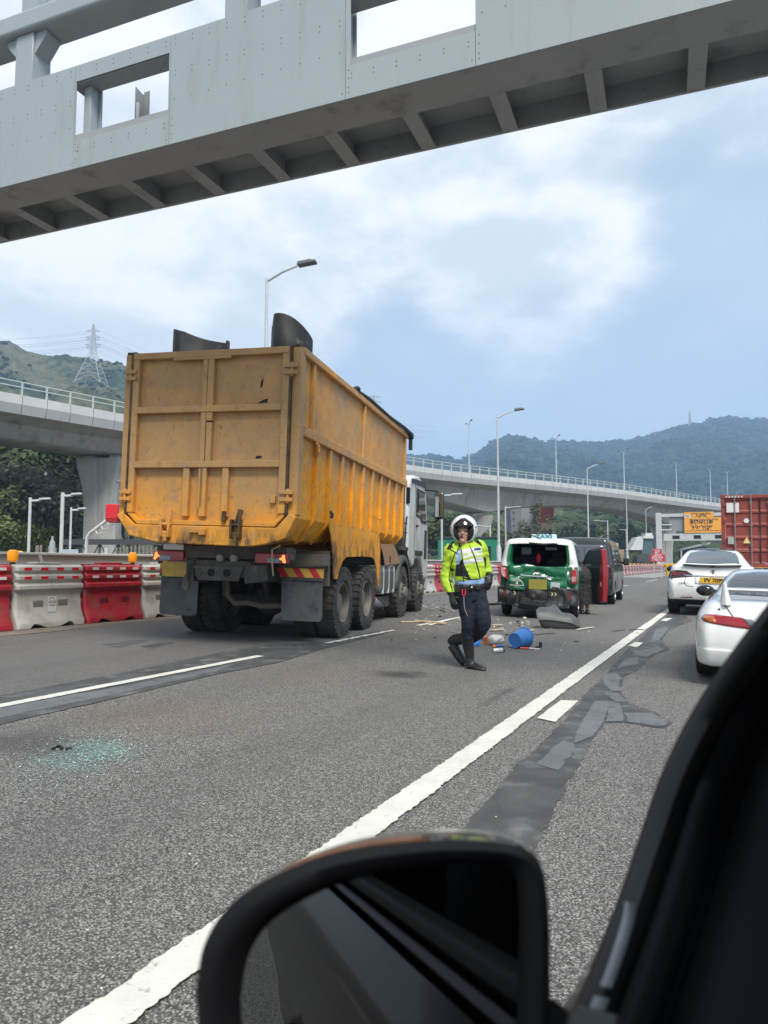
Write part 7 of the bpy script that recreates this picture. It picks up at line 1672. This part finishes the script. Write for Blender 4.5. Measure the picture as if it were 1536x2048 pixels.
# bucket on its side
bc = on(1030, 1297); za = (bc - CAM).dot(FW)
A = at(1029, 1281, za - .02); B_ = at(1049, 1275, za + .17); ax = (B_ - A).normalized()
bk = thing('bucket', 'blue plastic bucket lying on its side on the road', 'bucket', bc)
Lb = .27
b = MB(); b.lathe([(.001, .006), (.098, .006), (.102, .0), (.106, .01), (.135, Lb - .03), (.142, Lb - .028), (.142, Lb - .012), (.148, Lb - .01), (.148, Lb), (.140, Lb), (.132, Lb - .03), (.10, .02), (.001, .016)], A - bc, ax, 32, cap=False)
b.build('pail', mat('blue plastic', (.045, .19, .52), .38, col2=(.04, .16, .45), vs=5), bk)
rd = ax.orthogonal().normalized(); r2_ = ax.cross(rd)
dn = Vector((0, 0, -1)); dn = (dn - ax * dn.dot(ax)).normalized(); sd2 = ax.cross(dn)
b = MB(); b.tube([A - bc + ax * (Lb - .01) + (sd2 * math.cos(t) * .15 + dn * (math.sin(t) * .155)) - ax * .02 * math.sin(t) for t in [math.pi * i / 12 for i in range(13)]], .004, 6); b.build('handle', GALV, bk)
# bag
bg = on(990, 1291); zb = (bg - CAM).dot(FW)
b = MB(); b.ball(at(992, 1280, zb) - bg, (.125, .09, .075), 24, 14, Matrix.Rotation(PSI, 3, 'Z'))
for v in b.bm.verts: v.co += Vector((noise.noise(v.co * 14), noise.noise(v.co * 14 + Vector((5, 0, 0))), noise.noise(v.co * 14 + Vector((0, 5, 0))))) * .022
tb = b.build('plastic_bag', mat('white bag', (.62, .61, .58), .45, col2=(.5, .49, .47), vs=20, bump=.5, bs=30), None, loc=bg, ang=50); tag(tb, 'crumpled white plastic bag left of the blue bucket', 'bag')
b = MB(); b.tube([at(980, 1286, zb) - bg, at(974, 1279, zb) - bg, at(976, 1273, zb) - bg, at(970, 1277, zb) - bg, at(972, 1287, zb) - bg, at(980, 1289, zb - .02) - bg], [.012, .016, .012, .014, .012, .008], 6); b.build('knot', mat('red knot', (.5, .04, .04), .6), tb)
# spray can, tube, hammer, cloth, slats
cn = on(997, 1306); zc = (cn - CAM).dot(FW); a0 = at(986, 1301.5, zc) - cn; a1 = at(1008, 1300, zc + .03) - cn; ax = (a1 - a0).normalized(); Lc = (a1 - a0).length
can_ = thing('spray_can', 'white can with a black cap lying in front of the blue bucket', 'can', cn)
b = MB(); b.lathe([(.022, 0), (.030, .006), (.032, .012), (.032, Lc * .82), (.028, Lc * .86)], a0, ax, 20); b.build('can_body', mat('can white', (.6, .6, .6), .25, .4), can_)
b = MB(); b.lathe([(.024, Lc * .86), (.026, Lc * .88), (.026, Lc), (.02, Lc * 1.04)], a0, ax, 16); b.build('cap', BLACK, can_)
tb_ = on(996, 1296); zt = (tb_ - CAM).dot(FW)
tq = thing('tube', 'small orange and blue tube behind the white can', 'tube', tb_)
b = MB(); b.cyl(at(986, 1293, zt) - tb_, at(991, 1292.5, zt) - tb_, .022, n=12); b.build('orange_end', mat('orange plastic', (.7, .18, .03), .4), tq)
b = MB(); b.cyl(at(991.2, 1292.5, zt) - tb_, at(1007, 1291.5, zt + .02) - tb_, .022, n=12); b.build('blue_body', mat('deep blue plastic', (.03, .08, .30), .4), tq)
hm = on(1062, 1299); zh = (hm - CAM).dot(FW)
ht_ = thing('hammer', 'hammer with a red grip and black head lying beside the blue bucket', 'hammer', hm)
b = MB(); b.cyl(at(1040, 1296, zh) - hm, at(1058, 1296.5, zh) - hm, .012, n=10); b.build('grip', mat('red grip', (.62, .03, .02), .4), ht_)
b = MB(); b.cyl(at(1058, 1296.5, zh) - hm, at(1080, 1298, zh) - hm, .008, n=8); b.build('shaft', GALV, ht_)
b = MB(); b.bar(at(1070, 1295, zh + .05) - hm, at(1083, 1293, zh + .05) - hm, .03, .03); b.bar(at(1081, 1295, zh + .05) - hm, at(1081, 1284, zh + .05) - hm, .04, .035); b.build('head', BLACK, ht_, bevel=.006)
cl = on(958, 1293); zd = (cl - CAM).dot(FW)
b = MB(); rows = []
for i in range(9):
    t = i / 8; rows.append([at(946 + 14 * t, 1292 - 1 * t, zd) - cl, at(950 + 10 * t, 1284 + 2 * math.sin(i), zd + .04) - cl, at(956 + 8 * t, 1274 + 2 * t, zd + .09) - cl, at(962 + 6 * t, 1276 + 6 * t + math.sin(i * 2), zd + .14) - cl])
b.grid(rows); cb_ = b.build('dustpan', mat('bright blue plastic', (.02, .17, .55), .4, col2=(.015, .13, .45), vs=6), None, loc=cl, ang=30); q = cb_.modifiers.new('t', 'SOLIDIFY'); q.thickness = .008; tag(cb_, 'crumpled bright blue plastic sheet behind the officer boots', 'sheet')
b = MB(); b.box(on(972, 1281, .05) - on(972, 1285), (.08, .05, .10), (.2, .3, .4)); tag(b.build('carton', mat('amber carton', (.5, .26, .05), .6), None, loc=on(972, 1284)), 'small amber carton between the blue sheet and the white bag', 'carton')
WOOD = mat('raw timber', (.50, .41, .29), .8, col2=(.40, .31, .21), vs=14)
def slat(p, q_, w, lab, h=.018, nm='timber_slat', m=None):
    a, c = on(*p), on(*q_); m_ = (a + c) / 2; b = MB(); b.bar(a - m_ + Vector((0, 0, h / 2 + .012)), c - m_ + Vector((0, 0, h / 2 + .012)), w, h); tag(b.build(nm, m or WOOD, None, loc=m_, bevel=.002), lab, nm.replace('_', ' '))
slat((800, 1246), (862, 1244.5), .10, 'long pale timber slat lying on the lane line right of the truck')
slat((830, 1244), (890, 1250), .10, 'second pale timber slat crossing the long one', .03)
slat((858, 1252), (918, 1236), .07, 'thin white painted slat beside the police officer', .01, 'painted_slat', PAINT)
slat((986, 1253), (1002, 1251.5), .10, 'short pale wood chip in front of the taxi wheel', .02, 'wood_chip'); slat((984, 1263), (1004, 1261), .10, 'short pale wood chip nearest the white bag', .02, 'wood_chip')
slat((1058, 1264), (1064, 1262), .08, 'tiny pale wood chip right behind the blue bucket', .02, 'wood_chip'); slat((1154, 1261), (1186, 1256), .05, 'white broken strip right of the bumper corner', .01, 'plastic_strip', PAINT)
slat((1058, 1272), (1110, 1268), .02, 'thin black strip on the road right of the bucket', .01, 'rubber_strip', BLACK); slat((1258, 1261), (1288, 1261.5), .03, 'thin black strip lying across the white line', .012, 'rubber_strip', BLACK)
slat((976, 1211), (999, 1210), .12, 'black broken trim piece beside the taxi left wheel', .05, 'trim_piece', BLACK); slat((1225, 1264), (1250, 1261), .02, 'thin dark strip left of the white line', .008, 'rubber_strip', BLACK)
g_ = on(124, 1501); b = MB(); b.tube([on(104, 1502) - g_ + Vector((0, 0, .012)), on(118, 1498) - g_ + Vector((0, 0, .02)), on(128, 1502) - g_ + Vector((0, 0, .012)), on(145, 1500) - g_ + Vector((0, 0, .014))], [.008, .011, .01, .006], 6); tag(b.build('trim_piece', BLACK, None, loc=g_), 'small black torn trim piece lying in the green glass crumbs', 'trim piece')
# crumbs of green glass
GL = mat('green glass crumbs', (.13, .33, .29), .2, island=(.46, .62, .58), spec=.6)
b = MB(); gc = on(190, 1505)
def crumb(b, p, s):
    a = random.random() * 6.28; u = Vector((math.cos(a), math.sin(a), random.uniform(-.4, .4))) * s; v = Vector((-math.sin(a), math.cos(a), random.uniform(-.4, .4))) * s * random.uniform(.5, 1)
    b.bm.faces.new([b.bm.verts.new(p + u * x + v * y) for x, y in ((-1, -.6), (.7, -1), (1, .5), (-.4, 1))])
for n_, cx, cy, sx, sy in ((2700, 190, 1502, 48, 18), (500, 130, 1530, 60, 14), (140, 360, 1487, 18, 5), (260, 230, 1470, 60, 10), (420, 60, 1560, 70, 24)):
    for _ in range(n_):
        p = on(random.gauss(cx, sx), random.gauss(cy, sy), .010) - gc; crumb(b, p + Vector((0, 0, random.random() * .004)), random.choice((.0015, .002, .003, .0045)) * random.uniform(.7, 1.2))
tag(b.build('glass_crumbs', GL, None, loc=gc, ang=0), kind='stuff')
# litter of the crash
LT = mat('crash litter', (.05, .05, .05), .6, island=(.55, .5, .44))
b = MB(); gc = on(950, 1230)
for n_, cx, cy, sx, sy in ((330, 885, 1215, 45, 12), (150, 1000, 1250, 60, 12), (50, 880, 1260, 40, 14), (30, 1130, 1285, 90, 18)):
    for _ in range(n_):
        y = random.gauss(cy, sy)
        if y < 1190: continue
        p = on(random.gauss(cx, sx), y, .014) - gc; crumb(b, p, random.choice((.012, .018, .025, .045)) * random.uniform(.6, 1.2))
tag(b.build('crash_litter', LT, None, loc=gc, ang=0), kind='stuff')
GRIT = mat('grit', (.35, .33, .3), .7, island=(.7, .69, .66))
b = MB(); gc = on(1000, 1400)
for _ in range(150):
    x, y = random.uniform(0, 1400), random.uniform(1260, 1980)
    crumb(b, on(x, y, .011) - gc, random.uniform(.002, .005))
tag(b.build('road_grit', GRIT, None, loc=gc, ang=0), kind='stuff')
